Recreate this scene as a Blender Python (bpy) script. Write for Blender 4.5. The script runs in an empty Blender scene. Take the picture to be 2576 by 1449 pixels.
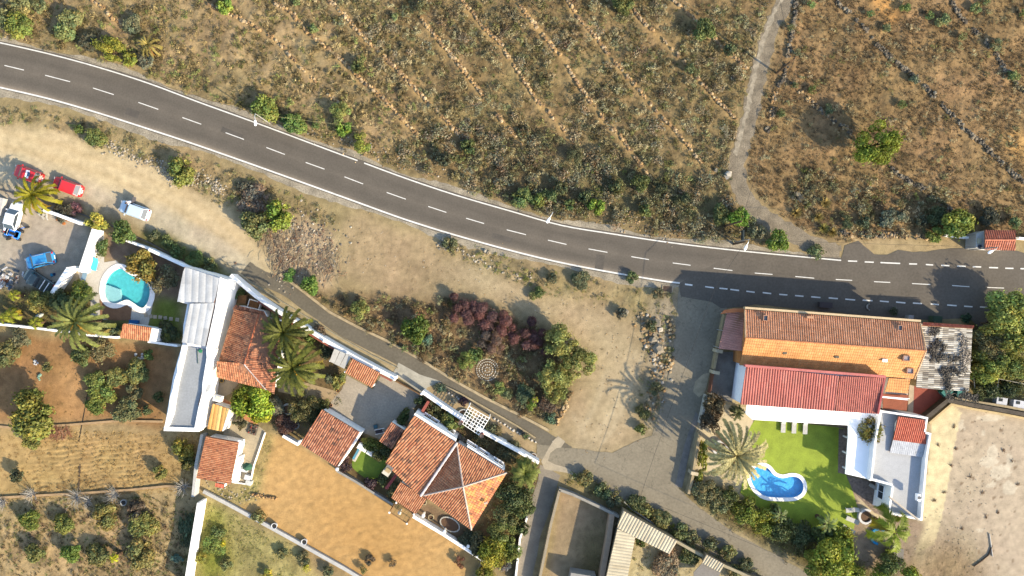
import bpy, math, random
import numpy as np
from mathutils import Vector, Matrix
from mathutils.geometry import tessellate_polygon
R = math.radians
random.seed(7); np.random.seed(7)
scene = bpy.context.scene
C = scene.collection
# ---------------------------------------------------------------- camera, world, sun, exposure
H, S = 95.0, 18.0            # drone height in metres; plan units per metre on the ground
cam = bpy.data.cameras.new('camera'); camo = bpy.data.objects.new('camera', cam); C.objects.link(camo)
camo.location = (0, 0, H); camo.rotation_euler = (0, 0, 0)
cam.sensor_width = 36; cam.lens = 18.0 / ((2576 / S / 2) / H)
cam.clip_end = 3000; cam.clip_start = 1
scene.camera = camo
SUN_EL, SUN_AZ = 27.0, -34.0   # azimuth measured from +X
wd = bpy.data.worlds.new('World'); scene.world = wd; wd.use_nodes = True
nt = wd.node_tree; sky = nt.nodes.new('ShaderNodeTexSky'); sky.sky_type = 'NISHITA'; sky.sun_disc = False
sky.sun_elevation = R(SUN_EL); sky.sun_rotation = R(90 - SUN_AZ)
nt.links.new(sky.outputs[0], nt.nodes['Background'].inputs[0]); nt.nodes['Background'].inputs[1].default_value = 0.15
sl = bpy.data.lights.new('sun', 'SUN'); sl.energy = 4.1; sl.angle = R(0.6); sl.color = (1.0, 0.85, 0.62)
so = bpy.data.objects.new('sun', sl); C.objects.link(so)
sd = Vector((math.cos(R(SUN_AZ)) * math.cos(R(SUN_EL)), math.sin(R(SUN_AZ)) * math.cos(R(SUN_EL)), math.sin(R(SUN_EL))))
so.rotation_euler = sd.to_track_quat('Z', 'Y').to_euler()
scene.view_settings.view_transform = 'Standard'; scene.view_settings.look = 'None'
scene.view_settings.exposure = 1.45; scene.view_settings.gamma = 1.0
# ---------------------------------------------------------------- helpers
GAIN = (2.1, 2.0, 1.9)
def l1(c):
    c /= 255.0
    return c / 12.92 if c <= .04045 else ((c + .055) / 1.055) ** 2.4
def A(r, g, b):      # surface colour (albedo) from the colour it shows in full sun
    return tuple(min(.86, max(.004, l1(v) / k)) for v, k in zip((r, g, b), GAIN))
def P(x, y, z=0.0):  # plan point seen at height z
    k = (H - z) / H
    return Vector(((x - 1288) / S * k, (724.5 - y) / S * k, z))
def empty(name, loc=(0, 0, 0), rz=0.0):
    o = bpy.data.objects.new(name, None); C.objects.link(o); o.location = loc; o.rotation_euler = (0, 0, rz)
    o.empty_display_size = .3
    return o
def tag(o, label=None, cat=None, group=None, kind=None):
    if label: o['label'] = label
    if cat: o['category'] = cat
    if group: o['group'] = group
    if kind: o['kind'] = kind
    return o
def link(o, parent=None):
    C.objects.link(o)
    if parent is not None: o.parent = parent
    return o
def np_mesh(name, V, F, col=None, smooth=False):
    me = bpy.data.meshes.new(name)
    V = np.asarray(V, dtype=np.float32); F = np.asarray(F, dtype=np.int32); n, k = F.shape
    me.vertices.add(len(V)); me.vertices.foreach_set('co', V.ravel())
    me.loops.add(n * k); me.loops.foreach_set('vertex_index', F.ravel())
    me.polygons.add(n); me.polygons.foreach_set('loop_start', np.arange(0, n * k, k, dtype=np.int32))
    me.polygons.foreach_set('loop_total', np.full(n, k, dtype=np.int32))
    me.polygons.foreach_set('use_smooth', np.full(n, smooth))
    me.update(calc_edges=True)
    if col is not None:
        a = me.attributes.new('Col', 'FLOAT_COLOR', 'FACE' if len(col) == n else 'POINT')
        c4 = np.ones((len(col), 4), dtype=np.float32); c4[:, :col.shape[1] if hasattr(col, 'shape') else 3] = col
        a.data.foreach_set('color', c4.ravel())
    return me
# ---- materials
MATS = {}
def M(name, rgb, rough=.85, var=.18, scale=1.5, bump=0.0, bscale=6.0, attr=False, metal=0.0, spec=.3, objcol=False, trans=0.0, fine=.1):
    if name in MATS: return MATS[name]
    m = bpy.data.materials.new(name); m.use_nodes = True; N = m.node_tree.nodes; L = m.node_tree.links
    b = N['Principled BSDF']; b.inputs['Roughness'].default_value = rough; b.inputs['Metallic'].default_value = metal
    b.inputs['Specular IOR Level'].default_value = spec
    geo = N.new('ShaderNodeNewGeometry')
    def noise(sc, det=4):
        n = N.new('ShaderNodeTexNoise'); n.inputs['Scale'].default_value = sc; n.inputs['Detail'].default_value = det
        L.new(geo.outputs['Position'], n.inputs['Vector']); return n
    def mul(a, bb):
        x = N.new('ShaderNodeMix'); x.data_type = 'RGBA'; x.blend_type = 'MULTIPLY'; x.inputs[0].default_value = 1
        L.new(a, x.inputs[6]); L.new(bb, x.inputs[7]); return x.outputs[2]
    def rng(nz, lo, hi):
        r = N.new('ShaderNodeMapRange'); r.inputs[1].default_value = .3; r.inputs[2].default_value = .7
        r.inputs[3].default_value = lo; r.inputs[4].default_value = hi; L.new(nz.outputs[0], r.inputs[0]); return r.outputs[0]
    if attr:
        at = N.new('ShaderNodeAttribute'); at.attribute_name = 'Col'; col = at.outputs['Color']
    else:
        rg = N.new('ShaderNodeRGB'); rg.outputs[0].default_value = (*rgb, 1); col = rg.outputs[0]
    if objcol:
        oi = N.new('ShaderNodeObjectInfo'); col = mul(col, oi.outputs['Color'])
    if var: col = mul(col, rng(noise(scale), 1 - var, 1 + var))
    if fine: col = mul(col, rng(noise(scale * 9, 2), 1 - fine, 1 + fine))
    L.new(col, b.inputs['Base Color'])
    if bump:
        bp = N.new('ShaderNodeBump'); bp.inputs['Strength'].default_value = 1; bp.inputs['Distance'].default_value = bump
        if attr: L.new(at.outputs['Alpha'], bp.inputs['Strength'])
        L.new(noise(bscale, 5).outputs[0], bp.inputs['Height']); L.new(bp.outputs[0], b.inputs['Normal'])
    if trans:
        t = N.new('ShaderNodeBsdfTranslucent'); L.new(col, t.inputs[0]); mx = N.new('ShaderNodeMixShader'); mx.inputs[0].default_value = trans
        L.new(b.outputs[0], mx.inputs[1]); L.new(t.outputs[0], mx.inputs[2]); L.new(mx.outputs[0], N['Material Output'].inputs[0])
    MATS[name] = m
    return m
leafM = M('foliage', (1, 1, 1), rough=.6, var=.12, attr=True, objcol=True, trans=.3, spec=.25)
dryM = M('dry_plants', (1, 1, 1), rough=.9, var=.12, attr=True, spec=.1, trans=.15)
tileM = M('clay_tile', (1, 1, 1), rough=.8, var=.14, scale=.7, attr=True, fine=.15)
whiteM = M('white_render', (.76, .745, .71), var=.1, scale=.45, fine=.05, bump=.01, bscale=4)
creamM = M('cream_render', A(225, 212, 190), var=.06)
tanM = M('tan_render', A(188, 165, 125), var=.15, bump=.01)
concM = M('concrete', A(178, 170, 158), var=.15, scale=.6, bump=.01)
pconcM = M('pale_concrete', A(215, 208, 196), var=.1, scale=.6)
dconcM = M('dark_concrete', A(120, 112, 104), var=.25, scale=.8)
stoneM = M('stone', (1, 1, 1), attr=True, var=.1, scale=3)
woodM = M('wood', A(150, 110, 70), var=.2, scale=3)
barkM = M('bark', A(110, 85, 62), var=.3, scale=4, bump=.03)
blackM = M('black_rubber', (.015, .015, .016), rough=.7, var=.1)
metalM = M('galvanised_metal', (.55, .55, .54), rough=.45, metal=.7, var=.1)
whitepM = M('white_plastic', (.8, .8, .8), rough=.4, var=.02, fine=0)
potM = M('terracotta', A(176, 100, 66), var=.1)
glassM = M('window_glass', (.03, .04, .05), rough=.08, spec=.8, var=0, fine=0)
redM = M('red_paint_wall', A(165, 80, 66), var=.08)
# ---- mesh builder
class MB:
    def __init__(s): s.v = []; s.f = []; s.c = []; s.m = []
    def add(s, vs, fs, col=(1, 1, 1), mi=0):
        o = len(s.v); s.v += [tuple(v) for v in vs]
        for f in fs: s.f.append([i + o for i in f]); s.c.append(col); s.m.append(mi)
    def prism(s, pts, z0, z1, col=(1, 1, 1), mi=0, top=None):   # pts: plan points (world xy), top: optional list for the top ring
        n = len(pts); a = [(p[0], p[1], z0) for p in pts]
        t = [tuple(p) for p in top] if top else [(p[0], p[1], z1) for p in pts]
        area = sum(pts[i][0] * pts[(i + 1) % n][1] - pts[(i + 1) % n][0] * pts[i][1] for i in range(n))
        fs = [[i, (i + 1) % n, n + (i + 1) % n, n + i] for i in range(n)]
        if area < 0: fs = [f[::-1] for f in fs]
        tri = tessellate_polygon([[Vector((p[0], p[1], 0)) for p in pts]])
        for tr in tri:
            A_, B_, C_ = (pts[i] for i in tr)
            ar = (B_[0] - A_[0]) * (C_[1] - A_[1]) - (C_[0] - A_[0]) * (B_[1] - A_[1])
            tr = list(tr) if ar > 0 else list(tr)[::-1]
            fs.append([n + i for i in tr]); fs.append([i for i in tr[::-1]])
        s.add(a + t, fs, col, mi)
    def box(s, c, d, rz=0, col=(1, 1, 1), mi=0, tilt=0):        # c centre, d full size; tilt about local y
        hx, hy, hz = d[0] / 2, d[1] / 2, d[2] / 2
        mat = Matrix.Rotation(rz, 3, 'Z') @ Matrix.Rotation(tilt, 3, 'Y')
        vs = [Vector(c) + mat @ Vector((x * hx, y * hy, z * hz)) for z in (-1, 1) for x, y in ((-1, -1), (1, -1), (1, 1), (-1, 1))]
        s.add(vs, [[3, 2, 1, 0], [4, 5, 6, 7], [0, 1, 5, 4], [1, 2, 6, 5], [2, 3, 7, 6], [3, 0, 4, 7]], col, mi)
    def tube(s, path, rad, n=6, col=(1, 1, 1), mi=0, cap=True):
        path = [Vector(p) for p in path]; rs = rad if isinstance(rad, (list, tuple)) else [rad] * len(path)
        vs = []
        for i, p in enumerate(path):
            d = (path[min(i + 1, len(path) - 1)] - path[max(i - 1, 0)]).normalized()
            u = d.orthogonal().normalized(); w = d.cross(u)
            for k in range(n):
                a = 2 * math.pi * k / n; vs.append(p + (u * math.cos(a) + w * math.sin(a)) * rs[i])
        fs = [[i * n + k, i * n + (k + 1) % n, (i + 1) * n + (k + 1) % n, (i + 1) * n + k] for i in range(len(path) - 1) for k in range(n)]
        if cap: fs += [list(range(n))[::-1], [(len(path) - 1) * n + k for k in range(n)]]
        s.add(vs, fs, col, mi)
    def lathe(s, c, prof, n=14, col=(1, 1, 1), mi=0, sx=1, sy=1):
        vs = [(c[0] + r * sx * math.cos(2 * math.pi * k / n), c[1] + r * sy * math.sin(2 * math.pi * k / n), c[2] + z) for r, z in prof for k in range(n)]
        fs = [[i * n + k, i * n + (k + 1) % n, (i + 1) * n + (k + 1) % n, (i + 1) * n + k] for i in range(len(prof) - 1) for k in range(n)]
        fs += [[(len(prof) - 1) * n + k for k in range(n)], list(range(n))[::-1]]
        s.add(vs, fs, col, mi)
    def rock(s, c, r, col, flat=.7, seed=None):
        vs = []
        for z, rr, n0 in ((-.5, .75, 5), (.25, 1, 5), (.85, .55, 5)):
            a0 = random.random() * 6
            for k in range(n0):
                a = a0 + 2 * math.pi * k / n0; q = rr * random.uniform(.75, 1.15) * r
                vs.append((c[0] + math.cos(a) * q, c[1] + math.sin(a) * q, c[2] + z * r * flat * random.uniform(.85, 1.15)))
        fs = [[i * 5 + k, i * 5 + (k + 1) % 5, (i + 1) * 5 + (k + 1) % 5, (i + 1) * 5 + k] for i in range(2) for k in range(5)] + [[10, 11, 12, 13, 14]]
        s.add(vs, fs, col)
    def build(s, name, mats, parent=None, smooth=False, attr=True):
        me = bpy.data.meshes.new(name); me.from_pydata(s.v, [], s.f)
        for m in (mats if isinstance(mats, (list, tuple)) else [mats]): me.materials.append(m)
        me.polygons.foreach_set('material_index', s.m)
        if smooth: me.polygons.foreach_set('use_smooth', [True] * len(s.f))
        if attr:
            a = me.attributes.new('Col', 'FLOAT_COLOR', 'FACE'); a.data.foreach_set('color', [q for c in s.c for q in (*c, 1)])
        me.update()
        return link(bpy.data.objects.new(name, me), parent)
def one(fn, name, mat, parent=None, smooth=False):
    b = MB(); fn(b); return b.build(name, mat, parent, smooth)
def W(pts, z=0): return [P(x, y, z) for x, y in pts]
def sheet(name, pts, z, mat, holes=(), label=None, cat=None, kind='structure', parent=None, thick=0.0, group=None):
    o3 = [Vector((*P(x, y, z).xy, 0)) for x, y in pts]; hs = [[Vector((*P(x, y, z).xy, 0)) for x, y in h] for h in holes]
    tri = tessellate_polygon([o3] + hs); allv = [v for ring in [o3] + hs for v in ring]
    vs = [(v.x, v.y, z) for v in allv]; fs = []
    for t in tri:
        a, b, c = (allv[i] for i in t); ar = (b.x - a.x) * (c.y - a.y) - (c.x - a.x) * (b.y - a.y)
        fs.append(list(t) if ar > 0 else list(t)[::-1])
    mb = MB(); mb.add(vs, fs)
    if thick:
        off = 0
        for ring in [o3] + hs:
            n = len(ring); mb.add([(v.x, v.y, z) for v in ring] + [(v.x, v.y, z - thick) for v in ring], [[i, (i + 1) % n, n + (i + 1) % n, n + i] for i in range(n)])
    o = mb.build(name, mat, parent)
    if kind: o['kind'] = kind
    if label: tag(o, label, cat, group)
    return o
def ribbon(pts, w0, w1=None):       # widens a plan polyline into a polygon; w in plan units to each side
    w1 = w0 if w1 is None else w1; L = []; Rr = []
    for i, p in enumerate(pts):
        a = pts[max(i - 1, 0)]; b = pts[min(i + 1, len(pts) - 1)]; d = Vector((b[0] - a[0], b[1] - a[1])).normalized(); n = Vector((-d.y, d.x))
        L.append((p[0] + n.x * w0, p[1] + n.y * w0)); Rr.append((p[0] - n.x * w1, p[1] - n.y * w1))
    return L + Rr[::-1]
def spline(pts, k=6, closed=False):
    out = []; n = len(pts)
    for i in range(n if closed else n - 1):
        g = lambda j: Vector(pts[j % n] if closed else pts[max(0, min(n - 1, j))])
        p0, p1, p2, p3 = g(i - 1), g(i), g(i + 1), g(i + 2)
        for t in range(k):
            t /= k; out.append(tuple(.5 * ((2 * p1) + (p2 - p0) * t + (2 * p0 - 5 * p1 + 4 * p2 - p3) * t * t + (3 * p1 - p0 - 3 * p2 + p3) * t ** 3)))
    if not closed: out.append(tuple(pts[-1]))
    return out
# ---- value noise
def vnoise(X, Y, cell, seed):
    rs = np.random.RandomState(seed); g = rs.rand(256, 256)
    x = X / cell + 1000.0; y = Y / cell + 1000.0; xi = np.floor(x).astype(int); yi = np.floor(y).astype(int); fx = x - xi; fy = y - yi
    fx = fx * fx * (3 - 2 * fx); fy = fy * fy * (3 - 2 * fy)
    a = g[xi & 255, yi & 255]; b = g[(xi + 1) & 255, yi & 255]; c = g[xi & 255, (yi + 1) & 255]; d = g[(xi + 1) & 255, (yi + 1) & 255]
    return (a * (1 - fx) + b * fx) * (1 - fy) + (c * (1 - fx) + d * fx) * fy
def fbm(X, Y, cell, seed, o=4):
    s = 0; a = .5; t = 0
    for i in range(o): s = s + a * vnoise(X, Y, cell, seed + i); t += a; a *= .55; cell /= 2.1
    return s / t
def inside(poly, X, Y):
    r = np.zeros(X.shape, bool); n = len(poly)
    for i in range(n):
        x0, y0 = poly[i]; x1, y1 = poly[(i + 1) % n]
        if y0 == y1: continue
        c = ((y0 > Y) != (y1 > Y)) & (X < (x1 - x0) * (Y - y0) / (y1 - y0) + x0); r ^= c
    return r
# ================================================================ THE GROUND
POOL1 = spline([(295,677),(277,690),(265,712),(263,739),(272,757),(292,763),(318,754),(335,762),(350,772),(362,773),(374,752),(376,722),(364,706),(345,700),(322,688),(308,678)], 4, True)
POOL2 = spline([(1898,1178),(1918,1173),(1933,1179),(1948,1196),(1969,1203),(1992,1199),(2010,1203),(2020,1217),(2020,1235),(2007,1248),(1985,1252),(1932,1250),(1908,1237),(1893,1217),(1888,1194)], 4, True)
def grow(poly, d):
    cx = sum(p[0] for p in poly) / len(poly); cy = sum(p[1] for p in poly) / len(poly); n = len(poly); out = []
    ar = sum(poly[i][0] * poly[(i + 1) % n][1] - poly[(i + 1) % n][0] * poly[i][1] for i in range(n)); sg = 1 if ar > 0 else -1
    for i, p in enumerate(poly):
        a = poly[i - 1]; b = poly[(i + 1) % n]; t = Vector((b[0] - a[0], b[1] - a[1])).normalized(); out.append((p[0] + t.y * sg * d, p[1] - t.x * sg * d))
    return out
TOPLINE = [(-120,82),(0,107.5),(125,136),(250,170),(375,210),(500,257),(644,309),(786,362),(861,390),(916,410),(1019,448),(1144,490),(1288,532),(1413,567),(1538,588),(1663,607),(1788,623),(1932,638),(2116,655)]
BOTLINE = [(-120,196),(0,220),(125,249),(250,285),(375,325),(487,362),(644,417),(769,462),(894,507),(1019,552),(1144,591),(1288,631),(1413,661),(1538,685),(1663,706),(1710,712)]
TRACK = [(1995,-60),(1975,0),(1945,60),(1925,120),(1905,200),(1890,280),(1870,350),(1855,410),(1858,460),(1890,520),(1950,565),(2010,600),(2070,625),(2110,640)]
NORTH = [(-200,-200),(1990,-200),(1950,0),(1905,110),(1880,230),(1845,340),(1825,430),(1850,520),(1900,570),(1960,615),(1900,618),(1788,605),(1663,588),(1538,570),(1413,548),(1288,512),(1144,468),(1019,428),(916,392),(786,345),(644,290),(500,238),(375,190),(250,150),(125,112),(-200,60)]
NEAST = [(2012,-200),(2800,-200),(2800,600),(2430,592),(2110,608),(2075,598),(2015,574),(1962,540),(1915,500),(1884,455),(1880,410),(1893,350),(1912,280),(1926,200),(1946,130),(1962,70),(1992,0)]
MIDB = [(775,735),(850,745),(930,735),(1080,765),(1130,745),(1240,775),(1330,815),(1400,840),(1450,930),(1430,990),(1400,1065),(1330,1050),(1250,1012),(1160,960),(1080,915),(980,868),(900,815),(830,770)]
RUBBLE = [(700,540),(760,545),(830,575),(850,640),(860,690),(820,735),(760,720),(700,680),(665,620),(680,580)]
VERGE1 = [(-260,245),(120,275),(250,308),(360,345),(480,390),(600,430),(700,470),(790,510),(860,545),(830,570),(760,545),(690,520),(600,520),(560,520),(480,470),(400,420),(250,370),(120,325),(-260,290)]
VERGE2 = [(1090,590),(1200,620),(1330,665),(1450,695),(1560,720),(1690,735),(1700,790),(1690,900),(1680,1000),(1650,1080),(1610,1090),(1605,1000),(1625,880),(1610,800),(1540,765),(1440,755),(1340,735),(1240,680),(1120,640)]
VERGE3 = [(1430,1185),(1500,1200),(1600,1255),(1700,1320),(1820,1385),(1930,1449),(1880,1449),(1760,1390),(1660,1335),(1560,1280),(1480,1240),(1430,1215)]
GARDENL = [(-260,830),(200,850),(450,872),(440,960),(410,1085),(300,1060),(-260,1065)]
STRAW = [(-260,1070),(410,1090),(515,1085),(495,1230),(420,1240),(200,1250),(-260,1268)]
ORCH = [(-260,1268),(420,1245),(495,1240),(460,1600),(-260,1460)]
GREENS = [(520,1260),(640,1318),(760,1380),(890,1600),(487,1600)]
SAND = [(668,1090),(720,1100),(760,1125),(850,1182),(945,1240),(1040,1298),(1120,1342),(1212,1404),(1170,1470),(905,1470),(860,1425),(740,1358),(640,1300),(600,1275),(625,1225),(642,1180)]
RLOT = [(2345,1045),(2400,1005),(2600,1040),(2800,1050),(2800,1600),(2290,1600),(2300,1450),(2310,1310),(2330,1200)]
RLOTB = [(2345,1045),(2392,1010),(2418,1040),(2400,1130),(2385,1220),(2370,1300),(2350,1370),(2290,1400),(2310,1300),(2335,1180)]
MID = [(860,560),(900,540),(1000,580),(1144,600),(1288,645),(1413,672),(1538,700),(1663,720),(1705,735),(1700,900),(1660,1080),(1560,1140),(1430,1120),(1390,1080),(1440,1000),(1480,920),(1440,830),(1340,800),(1240,770),(1120,760),(930,740),(860,680)]
ZONES = [  # polygon, colour in sun, feather (cells), edge wobble, mottling
 (NORTH, (152,128,88), 3, 10, .34), (NEAST, (164,133,92), 3, 8, .26),
 ([(-260,-50),(760,-50),(900,120),(1060,300),(1000,400),(640,285),(300,160),(-260,70)], (176,150,108), 14, 20, .25),
 ([(1300,360),(1600,330),(1800,480),(1880,590),(1540,560),(1300,500)], (132,116,82), 10, 25, .3),
 ([(2150,-60),(2225,-60),(2262,40),(2262,62),(2240,62),(2200,20)], (214,160,96), 2, 3, .06),
 ([(2520,330),(2580,330),(2620,420),(2560,400),(2530,370)], (205,160,98), 3, 8, .15),
 (MID, (180,154,116), 3, 6, .17),
 ([(1180,640),(1300,700),(1420,760),(1540,800),(1600,860),(1610,960),(1590,1080),(1500,1120),(1430,1110),(1480,1030),(1530,900),(1440,810),(1300,760),(1180,720),(1100,660)], (206,182,142), 8, 10, .06),
 ([(-260,255),(120,300),(240,350),(330,375),(430,430),(500,480),(570,520),(620,580),(670,640),(712,695),(690,700),(610,640),(560,605),(470,560),(380,525),(210,480),(-260,420)], (228,201,155), 2, 6, .06),
 ([(-260,378),(60,395),(200,445),(300,490),(380,510),(500,565),(600,620),(660,680),(640,730),(570,690),(500,640),(380,580),(250,520),(120,480),(-260,430)], (208,190,158), 3, 5, .14),
 (VERGE1, (172,148,106), 3, 8, .3), (RUBBLE, (196,170,134), 3, 12, .2), (MIDB, (142,116,84), 3, 10, .3), (VERGE2, (170,148,106), 4, 10, .25),
 (GARDENL, (172,130,86), 2, 4, .16), ([(130,930),(200,930),(220,1050),(150,1060),(180,1000)], (208,160,108), 5, 6, .05), (STRAW, (194,160,106), 3, 5, .16), (ORCH, (184,156,112), 3, 5, .24), (GREENS, (178,160,104), 2, 6, .26),
 ([(515,1262),(560,1290),(590,1400),(560,1470),(487,1470)], (138,138,60), 5, 12, .3),
 (SAND, (214,170,110), 1, 2, .05), ([(760,1230),(900,1260),(1040,1350),(1100,1440),(950,1440),(800,1340)], (204,156,94), 14, 20, .03),
 ([(640,1180),(668,1090),(690,1100),(665,1180),(650,1260),(600,1275),(560,1262),(520,1235),(520,1215),(600,1225)], (178,158,105), 2, 6, .3),
 (RLOT, (206,184,154), 2, 3, .08), (RLOTB, (240,218,170), 0, 1, .04),
 ([(2280,1400),(2380,1340),(2480,1400),(2470,1500),(2260,1500)], (160,136,100), 8, 14, .25),
 (VERGE3, (172,152,100), 2, 5, .25),
 ([(1540,1290),(1930,1455),(1930,1500),(1540,1500)], (196,176,132), 2, 4, .2),
 ([(1412,1232),(1530,1288),(1508,1600),(1360,1600)], (176,150,116), 1, 2, .16), ([(1500,1300),(1528,1300),(1512,1600),(1450,1600),(1470,1380)], (120,104,62), 6, 8, .2),
 ([(1640,740),(1712,745),(1700,900),(1640,1100),(1480,1140),(1430,1110),(1560,1130),(1620,1080)], (172,156,130), 4, 6, .08),
 ([(-260,470),(60,470),(220,560),(235,600),(215,680),(140,735),(-260,735)], (198,180,156), 2, 4, .1),
 ([(270,590),(320,600),(480,670),(465,760),(380,760),(385,700),(300,655),(262,650)], (158,132,108), 1, 2, .12),
 ([(395,745),(455,760),(452,860),(365,850),(370,790)], (128,136,62), 2, 5, .22), ([(260,805),(330,805),(330,850),(240,840)], (120,120,64), 2, 5, .2),
 ([(-260,725),(190,720),(240,760),(240,835),(-260,815)], (128,112,74), 2, 5, .22),
 ([(345,600),(480,660),(600,725),(590,700),(520,650),(440,600),(370,580)], (130,128,70), 2, 5, .3),
 ([(560,690),(700,740),(900,850),(1010,905),(1000,945),(900,890),(700,780),(590,710)], (192,170,130), 1, 2, .1),
 ([(590,710),(700,790),(860,890),(860,1010),(820,1070),(750,1110),(670,1070),(640,1000),(690,960),(640,800)], (132,110,76), 2, 4, .25),
 ([(1060,960),(1110,962),(1200,1015),(1290,1072),(1350,1112),(1345,1160),(1200,1075),(1066,990)], (190,164,124), 1, 2, .12),
 ([(1010,1030),(1066,995),(1200,1080),(1345,1165),(1375,1180),(1345,1250),(1300,1470),(1215,1400),(1120,1340),(1190,1330),(1270,1190),(1150,1105)], (128,106,74), 2, 4, .25),
 ([(850,1178),(900,1090),(1000,1130),(975,1185),(1010,1220),(990,1265)], (118,98,66), 1, 3, .25),
 ([(1060,1250),(1190,1335),(1240,1330),(1215,1400),(1045,1295)], (140,116,90), 1, 3, .15),
 ([(1735,1060),(1780,990),(1880,1010),(1900,1050),(1880,1100),(1880,1180),(1900,1240),(1860,1260),(1800,1220),(1730,1230)], (214,192,150), 2, 3, .1),
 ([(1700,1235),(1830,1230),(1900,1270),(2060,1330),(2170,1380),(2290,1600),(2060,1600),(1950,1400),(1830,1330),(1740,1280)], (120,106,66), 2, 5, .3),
 ([(1695,1225),(1760,1275),(1850,1335),(1960,1390),(2060,1450),(2030,1455),(1940,1400),(1840,1350),(1750,1290)], (200,178,136), 2, 4, .2),
 ([(2110,1060),(2136,1062),(2128,1194),(2108,1190)], (150,128,112), 0, 1, .2), ([(2128,1196),(2245,1215),(2260,1300),(2330,1310),(2300,1400),(2240,1470),(2150,1400),(2146,1320),(2160,1285)], (172,148,122), 1, 3, .14),
 ([(2140,1200),(2165,1240),(2240,1310),(2225,1335),(2165,1290)], (228,206,168), 1, 2, .05),
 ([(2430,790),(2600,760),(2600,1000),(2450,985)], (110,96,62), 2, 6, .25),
 ([(2110,600),(2180,590),(2330,600),(2450,605),(2450,625),(2300,645),(2230,650),(2185,640)], (190,164,120), 2, 4, .12),
 ([(2540,630),(2600,625),(2600,660),(2570,655)], (186,162,116), 2, 4, .15),
]
GX = np.arange(-92, 92.01, .25); GY = np.arange(-60, 60.01, .25)
X, Y = np.meshgrid(GX, GY, indexing='ij'); U = X * S + 1288; V_ = 724.5 - Y * S
wx = (fbm(X, Y, 3.0, 11) - .5) * 2; wy = (fbm(X, Y, 3.0, 31) - .5) * 2
def blur(m, k):
    for _ in range(2):
        for ax in (0, 1):
            c = np.cumsum(np.concatenate([np.repeat(np.take(m, [0], ax), k + 1, ax), m, np.repeat(np.take(m, [-1], ax), k, ax)], ax), ax)
            n = m.shape[ax]; m = (np.take(c, np.arange(2 * k + 1, 2 * k + 1 + n), ax) - np.take(c, np.arange(0, n), ax)) / (2 * k + 1)
    return m
COL = np.zeros(X.shape + (3,)); COL[:] = A(172, 150, 108)
MOT = np.full(X.shape, .15)
mott = fbm(X, Y, 1.6, 51, 4) - .5; mott2 = fbm(X, Y, 7, 71, 3) - .5; mott3 = fbm(X, Y, .7, 91, 2) - .5
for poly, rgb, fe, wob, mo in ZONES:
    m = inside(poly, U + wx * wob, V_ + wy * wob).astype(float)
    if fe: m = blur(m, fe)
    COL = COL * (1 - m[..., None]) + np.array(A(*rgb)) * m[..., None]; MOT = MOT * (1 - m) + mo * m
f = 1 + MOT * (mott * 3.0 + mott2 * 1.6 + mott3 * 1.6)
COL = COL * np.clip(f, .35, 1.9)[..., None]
hue = MOT * (fbm(X, Y, 4, 131, 3) - .5) * 1.6
COL[..., 0] *= 1 - hue * .35; COL[..., 2] *= 1 - hue * .3
WALLPTS = [[(232,0),(262,20),(280,42),(315,67)],[(512,0),(542,20),(600,45),(644,70),(694,100),(744,155),(794,205)],[(824,237),(845,255),(864,267)],[(689,5),(739,37),(764,72),(819,117),(869,160),(909,200),(969,252),(1006,292),(1056,345)],[(826,0),(864,35),(906,85),(956,132),(1006,180),(1044,225),(1094,275),(1154,337)],[(1056,42),(1106,105),(1156,165),(1219,245)],[(1249,287),(1288,332),(1312,362)],[(1161,0),(1189,35),(1231,87),(1254,102),(1276,140),(1305,180),(1320,207),(1348,250),(1375,277),(1415,322),(1443,360)],[(1293,0),(1325,37),(1363,85),(1388,117),(1418,147),(1450,207),(1495,270),(1525,307),(1570,357),(1600,400),(1635,450)],[(1428,0),(1458,50),(1505,100),(1538,150),(1570,182),(1610,232),(1663,292),(1723,357),(1763,410)],[(1588,20),(1623,62),(1688,120),(1718,155),(1753,195),(1798,245),(1850,300)],[(1690,0),(1725,30),(1795,95),(1838,140),(1878,172)]]
# pale worn patches in the sandy lot, tyre marks on the dirt lot
def patch(poly, rgb, k=.8, wob=14, fe=0):
    global COL
    m = inside(poly, U + wx * wob, V_ + wy * wob).astype(float)
    if fe: m = blur(m, fe)
    COL = COL * (1 - k * m[..., None]) + np.array(A(*rgb)) * k * m[..., None]
for cx, cy, rx, ry in [(2490,1160,26,14),(2520,1190,30,18),(2480,1050,30,10),(2492,1215,16,10),(2545,1230,14,20),(2420,1070,8,14),(2470,1090,8,8),(2468,1330,10,6),(2500,1140,14,22),(2500,1045,24,8),(2540,1165,10,26)]:
    patch([(cx + rx * math.cos(t * .5236), cy + ry * math.sin(t * .5236)) for t in range(12)], (232, 214, 184), .75)
for a in ([(1440,1040),(1480,1100)], [(1500,1110),(1560,1000),(1600,880)], [(1520,1115),(1575,1010),(1615,890)], [(1460,1090),(1500,1020),(1530,930)]):
    patch(ribbon(a, 4), (228, 206, 166), .6, 6, 1); patch(ribbon([(x + 9, y + 5) for x, y in a], 3), (168, 144, 110), .4, 6, 1)
for a in ([(0,330),(150,365),(300,420),(420,470),(540,540),(640,640)], [(0,365),(150,400),(300,455),(420,510),(540,580),(620,640)]):
    patch(ribbon(a, 4), (200, 170, 122), .6, 8, 1)
for w_ in WALLPTS:
    q_ = spline(w_, 3); patch(ribbon(q_, 9, 2), (210, 170, 110), .7, 8, 1)
for i in range(46):   # dark stains and plant litter in the right lot
    cx = random.uniform(2400, 2576); cy = random.uniform(1060, 1430); r = random.uniform(1.5, 5)
    patch([(cx + r * math.cos(t), cy + r * math.sin(t)) for t in range(6)], (120, 92, 66), .6, 4)
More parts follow.
